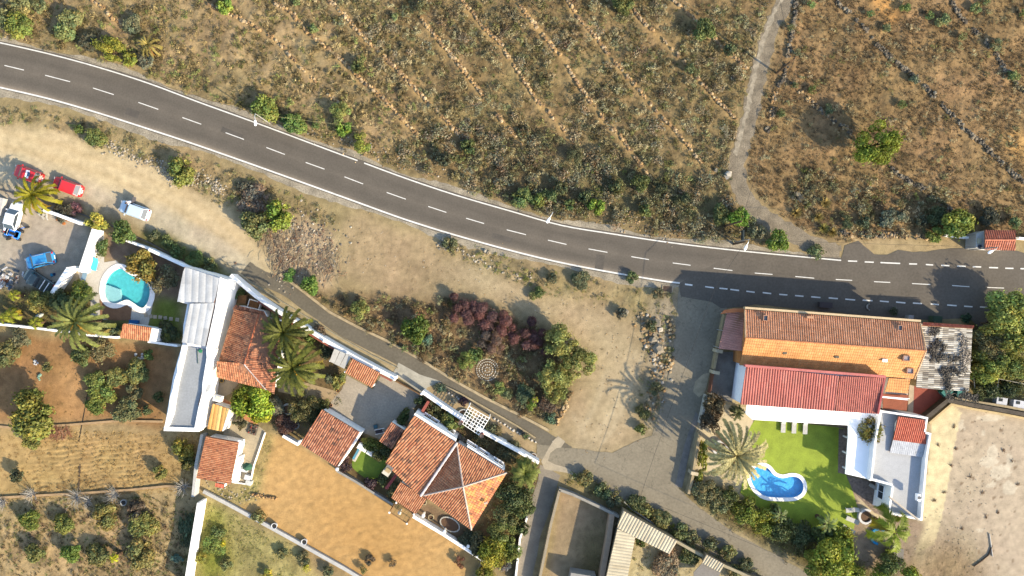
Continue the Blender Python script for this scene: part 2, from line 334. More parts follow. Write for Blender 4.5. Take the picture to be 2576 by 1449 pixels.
REL = blur(np.clip(sum(inside(p, U, V_).astype(float) for p in (NORTH, NEAST, RUBBLE, MIDB, VERGE1, VERGE2, ORCH)), 0, 1), 4)
REL = np.clip(REL * 2 - 1, 0, 1)
Z = REL * ((fbm(X, Y, 2.4, 201, 4) - .5) * .55)
fur = inside(STRAW, U, V_) & (V_ > 1095) & (U > 70) & (U < 400)
furm = blur(fur.astype(float), 4)
Z += furm * .12 * np.sin((V_ + (U - 200) * .1 + wy * 9) / 10.5 * 2 * math.pi)
SANDm = blur(inside(grow(SAND, -4), U, V_).astype(float), 2); Z += SANDm * ((fbm(X * .55 - Y * .8, Y, .5, 301, 2) - .5) * .09)
Gm = blur(inside(grow(GARDENL, -3), U, V_).astype(float), 3); Z += Gm * (fbm(X, Y, 1.2, 321, 3) - .5) * .18
for w_ in WALLPTS:      # each wall holds a small step of soil
    m_ = blur(inside(ribbon(spline(w_, 3), 16, -1) if False else ribbon(spline(w_, 3), 14, 0), U, V_).astype(float), 1); Z += m_ * .22
Z = np.where(REL + furm + SANDm + Gm > .02, Z, 0)
# terrace steps behind the dry stone walls are low: the slope is carried by the bumps
def gz(x, y):
    i = min(max(int(round((x + 92) / .25)), 0), Z.shape[0] - 1); j = min(max(int(round((y + 60) / .25)), 0), Z.shape[1] - 1)
    return float(Z[i, j])
nx, ny = X.shape; idx = np.arange(nx * ny).reshape(nx, ny)
Fq = np.stack([idx[:-1, :-1], idx[1:, :-1], idx[1:, 1:], idx[:-1, 1:]], -1).reshape(-1, 4)
cu = (U[:-1, :-1] + 2.25).ravel(); cv = (V_[:-1, :-1] - 2.25).ravel()
keep = ~(inside(grow(POOL1, 5), cu, cv) | inside(grow(POOL2, 5), cu, cv)); Fq = Fq[keep]
Vg = np.stack([X, Y, Z], -1).reshape(-1, 3)
# apron out to the horizon
base = len(Vg); ring = []
for (ax, ay) in ((-92, -60), (92, -60), (92, 60), (-92, 60)): ring.append((ax, ay, 0))
for (ax, ay) in ((-1200, -1200), (1200, -1200), (1200, 1200), (-1200, 1200)): ring.append((ax, ay, -2))
Vg = np.concatenate([Vg, np.array(ring)]); ap = [[base + i, base + 4 + i, base + 4 + (i + 1) % 4, base + (i + 1) % 4] for i in range(4)]
Fq = np.concatenate([Fq, np.array(ap)])
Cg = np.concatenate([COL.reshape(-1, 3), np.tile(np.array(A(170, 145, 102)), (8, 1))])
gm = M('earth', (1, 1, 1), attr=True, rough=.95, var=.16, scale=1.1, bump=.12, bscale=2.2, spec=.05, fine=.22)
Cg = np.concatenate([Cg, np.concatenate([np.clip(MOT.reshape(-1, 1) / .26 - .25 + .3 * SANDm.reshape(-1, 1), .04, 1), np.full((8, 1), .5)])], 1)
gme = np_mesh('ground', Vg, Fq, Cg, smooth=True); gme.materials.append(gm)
go = link(bpy.data.objects.new('ground', gme)); go['kind'] = 'structure'
# ================================================================ ROADS
def asphalt(name, rgb, crack=True):
    m = M(name, A(*rgb), rough=.9, var=.1, scale=.35, bump=.008, bscale=18, spec=.15, fine=.12)
    N = m.node_tree.nodes; L = m.node_tree.links; b = N['Principled BSDF']
    src = b.inputs['Base Color'].links[0].from_socket
    vo = N.new('ShaderNodeTexVoronoi'); vo.feature = 'DISTANCE_TO_EDGE'; vo.inputs['Scale'].default_value = .22
    geo = N.new('ShaderNodeNewGeometry'); nz = N.new('ShaderNodeTexNoise'); nz.inputs['Scale'].default_value = 1.2; nz.inputs['Detail'].default_value = 6
    mp = N.new('ShaderNodeVectorMath'); mp.operation = 'ADD'; L.new(geo.outputs['Position'], nz.inputs['Vector'])
    sc = N.new('ShaderNodeVectorMath'); sc.operation = 'SCALE'; sc.inputs[3].default_value = 2.2; L.new(nz.outputs['Color'], sc.inputs[0])
    L.new(geo.outputs['Position'], mp.inputs[0]); L.new(sc.outputs[0], mp.inputs[1]); L.new(mp.outputs[0], vo.inputs['Vector'])
    rp = N.new('ShaderNodeMapRange'); rp.inputs[1].default_value = .0; rp.inputs[2].default_value = .012; rp.inputs[3].default_value = .68 if crack else .93; rp.inputs[4].default_value = 1
    L.new(vo.outputs[0], rp.inputs[0]); mx = N.new('ShaderNodeMix'); mx.data_type = 'RGBA'; mx.blend_type = 'MULTIPLY'; mx.inputs[0].default_value = 1
    L.new(src, mx.inputs[6]); L.new(rp.outputs[0], mx.inputs[7]); L.new(mx.outputs[2], b.inputs['Base Color'])
    return m
asM = asphalt('road_asphalt', (118, 108, 95), False); as2 = asphalt('worn_asphalt', (158, 145, 122)); as3 = asphalt('lane_asphalt', (126, 116, 98), False); gravM = M('shoulder_gravel', A(176, 161, 136), var=.3, scale=.6, bump=.03, fine=.3)
top = spline(TOPLINE, 4); bot = spline(BOTLINE, 4)
road = [(x + .8, y - 5) for x, y in top] + [(2125,618),(2160,606),(2200,640),(2232,641),(2260,628),(2300,634),(2330,633),(2380,626),(2452,621),(2560,632),(2620,650),(2760,660),(2760,830),(2460,822),(2440,800),(2330,805),(2270,802),(1990,775),(1900,765),(1870,772),(1815,775),(1790,760),(1712,745),(1708,722)] + [(x - 1, y + 4) for x, y in bot[::-1]]
def jag(poly, a=1.6, step=14):
    out = []
    for i, p in enumerate(poly):
        q = poly[(i + 1) % len(poly)]; d = math.dist(p, q); n = max(1, int(d / step))
        for k in range(n):
            t = k / n; out.append((p[0] + (q[0] - p[0]) * t + random.uniform(-a, a), p[1] + (q[1] - p[1]) * t + random.uniform(-a, a)))
    return out
shl = [(x, y - 16 - 7 * math.sin(i * .6)) for i, (x, y) in enumerate(top)] + [(x, y + 2) for x, y in top[::-1]]
sheet('shoulder', jag(shl, 3), .016, gravM)
shl = [(x, y + 18 + 7 * math.sin(i * .5)) for i, (x, y) in enumerate(bot)] + [(x, y - 2) for x, y in bot[::-1]]
sheet('shoulder', jag(shl, 3), .016, gravM)
sheet('main_road', jag(road, .8), .034, asM)
sheet('side_road', jag([(1708,716),(1816,740),(1830,775),(1815,800),(1800,880),(1785,940),(1772,985),(1762,1050),(1738,1120),(1722,1200),(1706,1228),(1760,1278),(1850,1342),(1950,1395),(2080,1470),(1960,1480),(1800,1400),(1700,1340),(1620,1288),(1530,1232),(1470,1195),(1400,1178),(1350,1150),(1352,1118),(1440,1128),(1540,1140),(1600,1110),(1640,1095),(1660,1030),(1685,930),(1700,830),(1705,760)], 1.2), .028, as2)
LANE = spline([(618,672),(650,694),(720,725),(800,782),(880,835),(980,885),(1090,945),(1180,995),(1290,1055),(1380,1110),(1430,1140)], 5)
sheet('lane', jag(ribbon(LANE, 20, 18), .9), .022, as3)
sheet('lower_lane', jag([(1358,1168),(1410,1195),(1396,1240),(1382,1290),(1362,1340),(1335,1470),(1290,1470),(1312,1345),(1335,1260),(1352,1215)], 1.2), .02, M('lane_concrete', A(158, 144, 124), var=.2, scale=.5))
trk = spline(TRACK, 5)
sheet('dirt_track', jag(ribbon(trk, 20, 21), 5, 7), .018, M('track_dirt', A(150, 134, 110), var=.32, scale=.7, bump=.06, fine=.25))
sheet('track_concrete', jag(ribbon([(x - 11, y) for x, y in trk[:34]], 5, 6), 4, 7), .026, M('track_cement', A(176, 160, 134), var=.35, scale=1.5, bump=.03, fine=.2))
sheet('concrete_apron', jag([(1003,913),(1056,942),(1110,960),(1075,975),(1060,995),(1030,968),(988,940)], .8), .03, M('apron_concrete', A(196, 186, 164), var=.2, scale=.8))
sheet('concrete_patch', jag([(1392,1108),(1404,1096),(1422,1110),(1412,1126),(1400,1128),(1384,1140),(1378,1160),(1395,1168),(1430,1178),(1450,1200),(1425,1190),(1370,1180),(1362,1160)], .8), .034, M('patch_concrete', A(196, 178, 148), var=.15, scale=1))
sheet('pavement', jag([(1722,1120),(1750,1035),(1760,1050),(1742,1090),(1716,1228),(1698,1222)], .4), .05, M('pavement_concrete', A(150, 140, 128), var=.2), thick=.05)
sheet('pavement', jag([(1770,940),(1788,935),(1772,990),(1760,1000),(1745,985),(1750,960)], 2), .036, M('patch_sand', A(196, 176, 140), var=.2))
paintM = M('road_paint', (.5, .49, .45), rough=.6, var=.12, scale=2, fine=.12)
def lines(name, segs, w, z=.042):
    mb = MB()
    for pts in segs:
        poly = ribbon(pts, w / 2); n = len(pts); w3 = [P(x, y, z) for x, y in poly]
        mb.add(w3, [[i, 2 * n - 1 - i, 2 * n - 2 - i, i + 1][::-1] for i in range(n - 1)])
    o = mb.build(name, paintM); o['kind'] = 'structure'; return o
k0 = [i for i, p in enumerate(top) if p[0] < 912][-1]
lines('edge_line', [top[:k0 + 1], top[k0 + 1:]], 3.0); lines('edge_line', [bot, [(1723,715),(1742,717.5)]], 3.8)
T = lambda i, j, a: [(644 * i + x / 4, 362.25 * j + y / 4) for x, y in a]
cd = [T(0,0,[a,b]) for a, b in [((45,658),(240,705)),((455,757),(705,822)),((935,885),(1145,952)),((1392,1030),(1593,1100)),((1835,1182),(2025,1250)),((2270,1335),(2455,1403))]]
cd += [T(1,1,[a,b]) for a, b in [((105,35),(290,105)),((500,185),(690,253)),((890,330),(1078,402)),((1315,487),(1507,555)),((1733,628),(1915,688)),((2115,747),(2295,800)),((2523,863),(2716,912))]]
cd += [T(2,1,[a,b]) for a, b in [((362,967),(548,1010)),((770,1055),(960,1090)),((1200,1133),(1378,1163)),((1618,1197),(1797,1220)),((2030,1250),(2218,1273)),((2443,1298),(2621,1312))]]
cd += [T(3,1,[a,b]) for a, b in [((275,1333),(465,1350)),((682,1363),(847,1372)),((1067,1385),(1230,1393)),((1450,1404),(1634,1414)),((1853,1424),(2027,1436)),((2205,1443),(2375,1450)),((2600,1462),(2780,1470))]]
lines('centre_line', cd, 2.0)
def resample(path, n):
    d = [0]
    for a, b in zip(path, path[1:]): d.append(d[-1] + math.dist(a, b))
    out = []; j = 0
    for i in range(n):
        s = d[-1] * i / (n - 1)
        while j < len(d) - 2 and d[j + 1] < s: j += 1
        t = (s - d[j]) / max(1e-6, d[j + 1] - d[j]); out.append((path[j][0] + (path[j + 1][0] - path[j][0]) * t, path[j][1] + (path[j + 1][1] - path[j][1]) * t))
    return out
def wear(name, ta, tb, mat, dust):
    n, k = 420, 25; a = resample(ta, n); b = resample(tb, n); V = []; c = []
    base_ = np.array(A(118, 108, 95))
    for i in range(n):
        for j in range(k):
            v = j / (k - 1); p = P(a[i][0] + (b[i][0] - a[i][0]) * v, a[i][1] + (b[i][1] - a[i][1]) * v, .038); V.append(p)
    V = np.array(V); v = np.tile(np.linspace(0, 1, k), n); x = V[:, 0]; y = V[:, 1]
    nz = fbm(x, y, 6, 401, 3) - .5; n2 = fbm(x * .25 + y * .7, y, 1.2, 421, 3) - .5
    f_ = 1.02 - .17 * (np.exp(-((v - .24) / .07) ** 2) + np.exp(-((v - .74) / .07) ** 2)) * (.6 + nz * 1.5) + .10 * np.exp(-((v - .5) / .05) ** 2)
    f_ = f_ + dust * np.clip((v - .84) / .16, 0, 1) ** 2 * (.5 + 1.6 * np.clip(nz + .25, 0, 1)) + .1 * np.clip((.08 - v) / .08, 0, 1) + nz * .2 + n2 * .14
    col = base_[None] * f_[:, None] * (1 + np.clip(f_[:, None] - 1, 0, 1) * np.array([.12, .05, -.02])); g = np.arange(n * k).reshape(n, k)
    F = np.stack([g[:-1, :-1], g[:-1, 1:], g[1:, 1:], g[1:, :-1]], -1).reshape(-1, 4)
    me = np_mesh(name, V, F[:, ::-1] if True else F, col); me.materials.append(mat); o = link(bpy.data.objects.new(name, me)); o['kind'] = 'structure'
    me.flip_normals() if me.polygons[0].normal.z < 0 else None
wearM = M('worn_carriageway', (1, 1, 1), attr=True, rough=.9, var=.06, scale=.5, spec=.15, fine=.1)
patchM = M('asphalt_patch', A(104, 95, 84), var=.12, scale=1, fine=.12)
for q_ in ([(560,318),(612,340),(606,352),(554,330)], [(1240,585),(1290,600),(1286,612),(1236,597)], [(1500,640),(1522,643),(1517,684),(1495,680)], [(320,270),(352,281),(346,298),(314,287)]): sheet('road_patch', jag(q_, .5, 8), .0395, patchM)
wear('road_surface', top[:-6], bot, wearM, 1.0)
td = [T(3,1,[a,b]) for a, b in [((805,1177),(897,1180)),((973,1186),(1065,1190)),((1132,1193),(1330,1202)),((1420,1206),(1500,1208)),((1588,1213),(1662,1217)),((1743,1221),(1826,1224)),((1903,1228),(1990,1231)),((2060,1235),(2145,1237)),((2225,1243),(2315,1246)),((2387,1250),(2470,1252)),((2540,1254),(2620,1257))]]
lines('edge_dashes', td, 3.2)
bd = [[(1774,721),(1796,724)],[(1810,725),(1830,727)]] + [T(2,2,[a,b]) for a, b in [((2197,14),(2285,25)),((2358,32),(2442,43)),((2523,46),(2608,56))]]
bd += [T(3,2,[a,b]) for a, b in [((113,64),(195,70)),((273,76),(357,83)),((434,88),(527,96)),((611,99),(703,107)),((778,112),(877,120)),((953,122),(1051,128)),((1126,131),(1215,139)),((1289,141),(1383,150)),((1458,151),(1549,158)),((1637,160),(1720,167)),((1803,171),(1898,178)),((1973,183),(2058,189)),((2133,190),(2230,198)),((2300,203),(2400,210))]]
lines('edge_dashes', bd, 3.2)
# ================================================================ BUILDINGS
TERRA = [(214,144,100),(202,130,88),(222,154,110),(190,118,82),(208,138,96),(162,106,76),(136,96,72)]
DARKT = [(198,130,94),(180,112,80),(208,142,106),(162,102,76),(136,92,72),(112,82,66),(216,152,116)]
ORANGE = [(240,168,100),(236,162,94),(243,174,108),(232,154,88)]
BRICK = [(228,160,118),(220,150,108),(236,170,128),(214,142,100),(226,156,112)]
REDT = [(222,118,88),(212,106,78),(230,130,100),(200,98,72)]
PINKT = [(214,126,106),(206,116,98),(220,134,114)]
WHITET = [(215,214,214),(205,204,204),(224,222,220)]
def roof(name, pts, eave, pal, parent, pitch=.28, row=.42, amp=.085, slab=.10, mat=None, label=None, jit=1.0, steps=True):
    """tiled or corrugated roof plane over the convex 3-d polygon pts; eave = indices of its lower edge"""
    pts = [Vector(p) for p in pts]; o = pts[eave[0]]; u = (pts[eave[1]] - o).normalized()
    n = Vector((0, 0, 0))
    for i in range(len(pts)): n += (pts[i] - o).cross(pts[(i + 1) % len(pts)] - o)
    n.normalize(); n = -n if n.z < 0 else n
    v = n.cross(u).normalized(); q = [((p - o).dot(u), (p - o).dot(v)) for p in pts]
    u0 = min(a for a, b in q); u1 = max(a for a, b in q); sub = 4; nc = max(2, int((u1 - u0) / pitch * sub)); prof = [0, .75, 1, .75]
    def span(x):
        ys = []
        for i in range(len(q)):
            (a, b), (c, d) = q[i], q[(i + 1) % len(q)]
            if (a <= x <= c) or (c <= x <= a):
                if abs(c - a) < 1e-6: ys += [b, d]
                else: ys.append(b + (d - b) * (x - a) / (c - a))
        return (min(ys), max(ys)) if ys else (0, 0)
    v0 = min(b for a, b in q); v1 = max(b for a, b in q); r0 = math.floor(v0 / row); r1 = math.ceil(v1 / row)
    xs = np.linspace(u0 + 1e-4, u1 - 1e-4, nc + 1); V = []; nr = r1 - r0 + 1
    for i, x in enumerate(xs):
        lo, hi = span(float(x)); hh = prof[i % sub] * amp
        for r in range(nr):
            y = min(max((r0 + r) * row, lo), hi)
            p = o + u * float(x) + v * y + n * (hh + .02); V.append(p)
            if steps: V.append(p + n * (.03 if r < nr - 1 else 0))
    k = 2 if steps else 1; st = nr * k; F = []; Cc = []; rr = random.Random(len(pts) * 31 + int(o.x * 10)); tc = {}
    for i in range(nc):
        for r in range(nr - 1):
            a = i * st + r * k + (k - 1); b = i * st + (r + 1) * k
            key = ((i) // sub, r)
            if key not in tc:
                c = pal[min(len(pal) - 1, int(abs(rr.gauss(0, .42 * jit)) * len(pal)))] if jit else pal[0]
                s = 1 + rr.uniform(-.08, .08); tc[key] = tuple(z * s for z in A(*c))
            F.append((a, a + st, b + st, b)); Cc.append(tc[key])
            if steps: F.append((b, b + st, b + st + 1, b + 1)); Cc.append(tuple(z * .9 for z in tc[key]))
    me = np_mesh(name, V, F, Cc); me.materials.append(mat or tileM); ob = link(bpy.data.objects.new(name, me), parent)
    if slab:
        mb = MB(); t = [p - n * .0 for p in pts]; bt = [p - n * slab for p in pts]; m = len(pts)
        mb.add(t + bt, [list(range(m)), list(range(m, 2 * m))[::-1]] + [[i, m + i, m + (i + 1) % m, (i + 1) % m] for i in range(m)], A(170, 120, 88))
        mb.build('roof_slab' if False else 'eaves_board', tileM, ob)
    if label: ob['label'] = label
    return ob
def RP(*a): return [P(x, y, z) for x, y, z in a]
def walls(parent, pts, z1, mat=whiteM, z0=-.2, name='wall', inset=0.0):
    """solid wall volume under plan points seen at height z1"""
    w = [P(*p[:2], p[2] if len(p) > 2 else z1) for p in pts]; c = sum(w, Vector()) / len(w)
    if inset: w = [p + (c - p).normalized() * inset for p in w]
    mb = MB(); mb.prism([p.xy for p in w], z0, z1, top=[(p.x, p.y, p.z - .12) for p in w]); return mb.build(name, mat, parent)
def parapet(parent, pts, z0, z1, t=.22, mat=whiteM, closed=True, name='parapet', cap=None):
    w = [P(x, y, z1).xy for x, y in pts]; mb = MB(); n = len(w)
    ar = sum(w[i][0] * w[(i + 1) % n][1] - w[(i + 1) % n][0] * w[i][1] for i in range(n)); sg = 1 if ar > 0 else -1
    for i in range(n if closed else n - 1):
        a, b = w[i], w[(i + 1) % n]; d = (b - a).normalized(); q = Vector((-d.y, d.x)) * sg * t
        zz = z1 + .003 * (i % 2)
        mb.prism([a, b, b + q, a + q], z0, zz)
    return mb.build(name, mat, parent)
def window(parent, a, b, t, wdt, z0, z1, frame=whitepM):
    a = Vector(a[:2]); b = Vector(b[:2]); d = (b - a).normalized(); c = a.lerp(b, t); nrm = Vector((d.y, -d.x)); ang = math.atan2(d.y, d.x)
    m = MB(); cc = c + nrm * .02
    for s in (-1, 1): m.box((*(cc + d * s * wdt / 2), (z0 + z1) / 2), (.07, .1, z1 - z0), ang)
    for z in (z0, z1): m.box((*cc, z), (wdt, .1, .07), ang)
    m.box((*cc, (z0 + z1) / 2), (.05, .09, z1 - z0 - .07), ang)
    o = m.build('window', frame, parent); g = MB(); g.box((*cc, (z0 + z1) / 2), (wdt - .05, .05, z1 - z0 - .05), ang); g.build('pane', glassM, o)
    s = MB(); s.box((*(c + nrm * .1), z0 - .08), (wdt + .2, .24, .06), ang); s.build('sill', whitepM, o)
    return o
def door(parent, a, b, t, wdt, h, mat=woodM):
    a = Vector(a[:2]); b = Vector(b[:2]); d = (b - a).normalized(); c = a.lerp(b, t); nrm = Vector((d.y, -d.x)); ang = math.atan2(d.y, d.x)
    m = MB(); m.box((*(c + nrm * .03), h / 2), (wdt, .08, h), ang); o = m.build('door', mat, parent)
    k = MB(); k.box((*(c + nrm * .1 + d * wdt * .38), h * .48), (.12, .07, .04), ang); k.build('handle', metalM, o); return o
def ridge(parent, pts, rad=.13, rgb=(222, 190, 170), name='ridge_cap'):
    m = MB(); path = [P(*p) + Vector((0, 0, .06)) for p in pts]; n = max(2, int((path[-1] - path[0]).length / .4)) if len(path) == 2 else 0
    if n: path = [path[0].lerp(path[1], i / n) for i in range(n + 1)]
    m.tube(path, [rad * (1.12 if i % 2 else .92) for i in range(len(path))], 7, A(*rgb)); return m.build(name, tileM, parent)
def house(name, label, cat='house', at=(0, 0), group=None): return tag(empty(name, (0, 0, 0)), label, cat, group)
def reloc(root, p):     # put the empty at the base of its thing without moving the parts
    p = Vector((p[0], p[1], 0)); root.location = p
    for ch in root.children: ch.matrix_parent_inverse = Matrix.Translation(-p)
    return root
# ---- A1 orange building with the long tiled roof
h = house('orange_building', 'long orange building by the main road under a wide clay tile gable roof', 'building')
ez, rz_, sz = 4.4, 5.6, 3.7
NW, NE, RW, RE, SW, SE = (1873,779,ez), (2314,812,ez), (1875,849,rz_), (2329,882,rz_), (1860,918,sz), (2300,953,sz)
roof('roof_slope', RP(NW, NE, RE, RW), (0, 1), BRICK, h, pitch=.3, row=.42, jit=.8, label='brick red north slope of the roof')
roof('roof_slope', RP(SE, SW, RW, RE), (0, 1), ORANGE, h, pitch=.3, row=.42, amp=.022, jit=.8, label='bright orange south slope of the roof')
walls(h, [NW, NE, RE, SE, SW, RW], ez, M('orange_render', A(226, 150, 86), var=.08), inset=.35)
m = MB()
for a, b in ((NW, NE),): 
    p, q = P(*a) + Vector((0, .12, 0)), P(*b) + Vector((0, .12, 0)); d = (q - p).normalized(); nn = Vector((-d.y, d.x, 0)) * .28; m.prism([p.xy, q.xy, (q + nn).xy, (p + nn).xy], ez - .5, ez + .22)
m.build('parapet', M('cream_parapet', A(236, 204, 158), var=.1), h)
ridge(h, [RW, RE], .1, (206, 130, 84)); ridge(h, [NW, RW], .1, (236, 190, 140), 'verge_trim'); ridge(h, [NE, RE], .1, (236, 190, 140), 'verge_trim'); ridge(h, [RE, SE], .1, (236, 190, 140), 'verge_trim')
def skylight(parent, x, y, z, w=.55, d=.7, ang=-.07, glass=glassM, nm='skylight'):
    p = P(x, y, z + .2); m = MB()
    for s in (-1, 1): m.box(p + Matrix.Rotation(ang, 3, 'Z') @ Vector((s * w / 2, 0, 0)), (.1, d + .1, .4), ang, A(190, 140, 110)); m.box(p + Matrix.Rotation(ang, 3, 'Z') @ Vector((0, s * d / 2, 0)), (w - .1, .1, .4), ang, A(190, 140, 110))
    o = m.build(nm, tileM, parent); g = MB(); g.box(p + Vector((0, 0, .06)), (w, d, .05), ang); g.build('pane', glass, o)
greyglass = M('dusty_glass', A(190, 170, 165), rough=.3, spec=.5, var=.05)
skylight(h, 1925, 800, 4.75); skylight(h, 2263, 825, 4.6)
skylight(h, 2279, 901, 5.1, .8, .65, glass=greyglass); skylight(h, 2288, 933, 4.2, .8, .65, glass=greyglass)
m = MB(); m.box(P(2226, 907, 5.05), (.65, .4, .1), -.07); m.build('roof_patch', whitepM, h)
m = MB(); m.box(P(2037, 798, 4.95), (.9, .3, .5), -.07, A(214, 160, 120)); m.build('roof_vent', tileM, h)
for x, y, q in ((1974, 888, 4.75), (2105, 898, 4.85)): one(lambda b: b.box(P(x, y, q), (.5, .3, .25), 0, A(120, 110, 90)), 'roof_vent', stoneM, h)
wa, wb = P(*NW), P(*NE)
for t in (.12, .3, .48, .66, .84): window(h, wb + Vector((0, -.34, 0)), wa + Vector((0, -.34, 0)), 1 - t, 1.1, 1.2, 2.5)
reloc(h, P(2090, 865).xy)
# ---- small canopy, pink lean-to
h = house('lean_to', 'pink corrugated lean-to roof against the west end of the orange building', 'lean-to')
corM = M('painted_metal', (1, 1, 1), attr=True, rough=.6, metal=0, spec=.25, var=.14, scale=.6, fine=.08)
roof('roof', RP((1808,877,3.0), (1829,784,3.0), (1872,786,3.5), (1866,883,3.5)), (0, 1), [(214,150,130),(208,142,122)], h, pitch=.3, row=3, amp=.05, mat=corM, jit=.3, steps=False, slab=.04)
for x, y in ((1811,875),(1820,832),(1831,788)): p = P(x, y, 2.9); one(lambda b: b.tube([(p.x, p.y, 0), (p.x, p.y, 2.95)], .05), 'post', metalM, h)
reloc(h, P(1835, 835).xy)
o = MB(); pts = spline([(1813,786,3.6),(1823,778,3.6),(1845,775,3.6),(1873,776,3.6)], 4) if False else [(1813,790),(1822,780),(1846,776),(1873,776),(1873,784),(1848,786),(1830,787)]
o.prism([P(x, y, 3.4).xy for x, y in pts], 3.3, 3.5, A(232, 140, 84)); o = o.build('entrance_canopy', tileM); tag(o, 'narrow orange curved canopy at the road corner of the orange building', 'canopy')
# ---- A2 red roofed building
h = house('red_roof_building', 'white building under a dark red corrugated metal roof above the green lawn', 'building')
z = 5.2
walls(h, [(1884,921),(2226,947),(2208,1041),(1871,1018)], z, M('neutral_white', (.8, .8, .8), var=.04), inset=.02)  # walls in one even neutral white
roof('corrugated_roof', RP((1862,1017,z), (2099,1034,z), (2111,946,z+.35), (1877,921,z+.35)), (0, 1), [(206,114,98),(200,106,90),(212,124,106),(192,100,86)], h, pitch=.34, row=1.6, amp=.08, mat=corM, jit=.9, steps=False, slab=.03)
roof('tiled_roof', RP((2100,1034,z), (2211,1041,z), (2227,950,z+.35), (2112,946,z+.35)), (0, 1), PINKT, h, pitch=.28, row=.4, mat=tileM, jit=.6, slab=.03)
m = MB(); a = [(1875,917),(2229,945),(2229,951),(1875,923)]; m.prism([P(x, y, z + .5).xy for x, y in a], z - .2, z + .5, A(222, 128, 116)); m.prism([P(x, y, z + .45).xy for x, y in [(2229,948),(2212,1042),(2207,1041),(2224,950)]], z - .2, z + .45, A(190, 88, 84)); m.build('parapet', tileM, h)
reloc(h, P(2040, 980).xy)
# ---- A3 white terrace block and wing
h = house('white_annex', 'white flat roofed annex wrapping the lawn corner below the red roof', 'building')
z = 2.9; dw = M('dazzling_white', (.84, .84, .83), var=.02, fine=.01)
walls(h, [(2150,1052),(2214,1050),(2206,1120),(2196,1206),(2168,1202),(2164,1100)], z - .15, dw)
m = MB(); m.prism([P(x, y, z).xy for x, y in [(1880,1011),(2214,1034),(2208,1120),(2196,1208),(2127,1192),(2134,1096),(2134,1070),(1893,1056),(1876,1040)]], z - .22, z); m.build('canopy_slab', dw, h)
for x, y in ((1895,1052),(1955,1056),(2015,1060),(2075,1064),(2131,1070),(2131,1110),(2129,1150),(2129,1190)): p = P(x, y, z); one(lambda b: b.box((p.x + (.9 if x > 2100 else .1), p.y + .12, (z - .2) / 2), (.2, .2, z - .2)), 'post', whiteM, h)
o = MB(); o.prism([P(x, y, z + .5).xy for x, y in [(2193,1110),(2199,1111),(2191,1210),(2186,1208)]], z - .1, z + .5); o.build('parapet', whiteM, h)
reloc(h, P(2140, 1120).xy)
h = house('grey_terrace_house', 'white walled house with a pale grey roof terrace beside the sandy lot', 'building')
z = 3.2; tp = [(2214,1032),(2335,1050),(2329,1087),(2343,1090),(2334,1150),(2320,1310),(2234,1293),(2244,1222),(2190,1208),(2200,1112)]
walls(h, tp, z, M('grey_terrace', A(205, 203, 200), var=.05), inset=.1); parapet(h, tp, -.2, z + .75, .24)
roof('tiled_roof', RP((2246,1106,z+.25), (2329,1117,z+.25), (2325,1056,z+.9), (2259,1047,z+.9)), (0, 1), REDT, h, pitch=.26, row=.36, jit=.6, slab=.06)
roof('white_tiles', RP((2237,1138,z+.1), (2320,1150,z+.1), (2329,1117,z+.25), (2246,1106,z+.25)), (0, 1), WHITET, h, pitch=.26, row=.36, amp=.02, jit=.5, slab=.03)
window(h, P(2242,1222,3.9), P(2233,1290,3.9), .4, 1.9, 1.1, 2.4); m = MB(); m.box(P(2214, 1265, 2.2), (.5, .3, .3)); 
reloc(h, P(2270, 1180).xy)
def ac(x, y, z, label, rz=0):
    t = tag(empty('air_conditioner', (*P(x, y, z).xy, z), rz), label, 'air conditioner'); a = MB(); a.box((0, 0, .3), (.4, .9, .6)); a.build('casing', whitepM, t)
    b = MB(); b.lathe((0, 0, .6), [(.24, 0), (.24, .03), (.1, .04)], 12, (.1, .1, .1)); b.build('fan_grille', stoneM, t)
ac(2306, 1249, 4.0, 'white air conditioner on the east parapet of the grey roof terrace')
m = MB(); m.lathe((0, 0, 0), [(.25, 0), (.5, .1), (.55, .25)], 12, (.7, .72, .73), sx=.6, sy=1.9); o = m.build('water_tank', metalM); o.location = P(2252, 1072, 3.4); o.rotation_euler = (0, .5, -.15); tag(o, 'long silver dish-like tank leaning by the red tile patch on the terrace', 'tank')
m = MB(); a, b = P(2236, 1249, 4), P(2310, 1308, 4); m.tube([a + Vector((0, 0, .1)), b + Vector((0, 0, .1))], .14); tag(m.build('timber_beam', M('pale_timber', A(225, 205, 180), var=.1)), 'pale timber beam laid across the south corner of the grey terrace', 'beam')
# small tiled terrace between the buildings
h = house('tiled_outhouse', 'small orange tiled outhouse squeezed between red roof and alley', 'outhouse')
walls(h, [(2236,950),(2290,953),(2281,1032),(2222,1028)], 3.4, creamM)
roof('roof', RP((2226,985,3.45), (2236,951,3.6), (2290,954,3.6), (2285,990,3.45)), (3, 0), ORANGE, h, pitch=.3, row=.4, jit=.6, amp=.02, slab=.03)
m = MB(); m.prism([P(x, y, 3.5).xy for x, y in [(2221,990),(2286,994),(2281,1033),(2222,1029)]], 3.35, 3.5, A(172, 92, 58)); m.build('terrace_floor', tileM, h)
m = MB(); m.tube(RP((2216,997,4.0), (2288,1003,4.0)), .05); m.tube(RP((2216,999,4.0), (2284,1006,4.0)), .05); m.build('rail', whitepM, h); reloc(h, P(2255, 990).xy)
sheet('alley', [(2289,955),(2304,955),(2302,1040),(2283,1036)], .05, M('alley_concrete', A(214, 190, 160), var=.1))
sheet('red_patio', [(2300,970),(2345,972),(2378,1004),(2330,1046),(2297,1040)], .06, M('red_patio_paint', A(178, 92, 72), var=.12, scale=1))
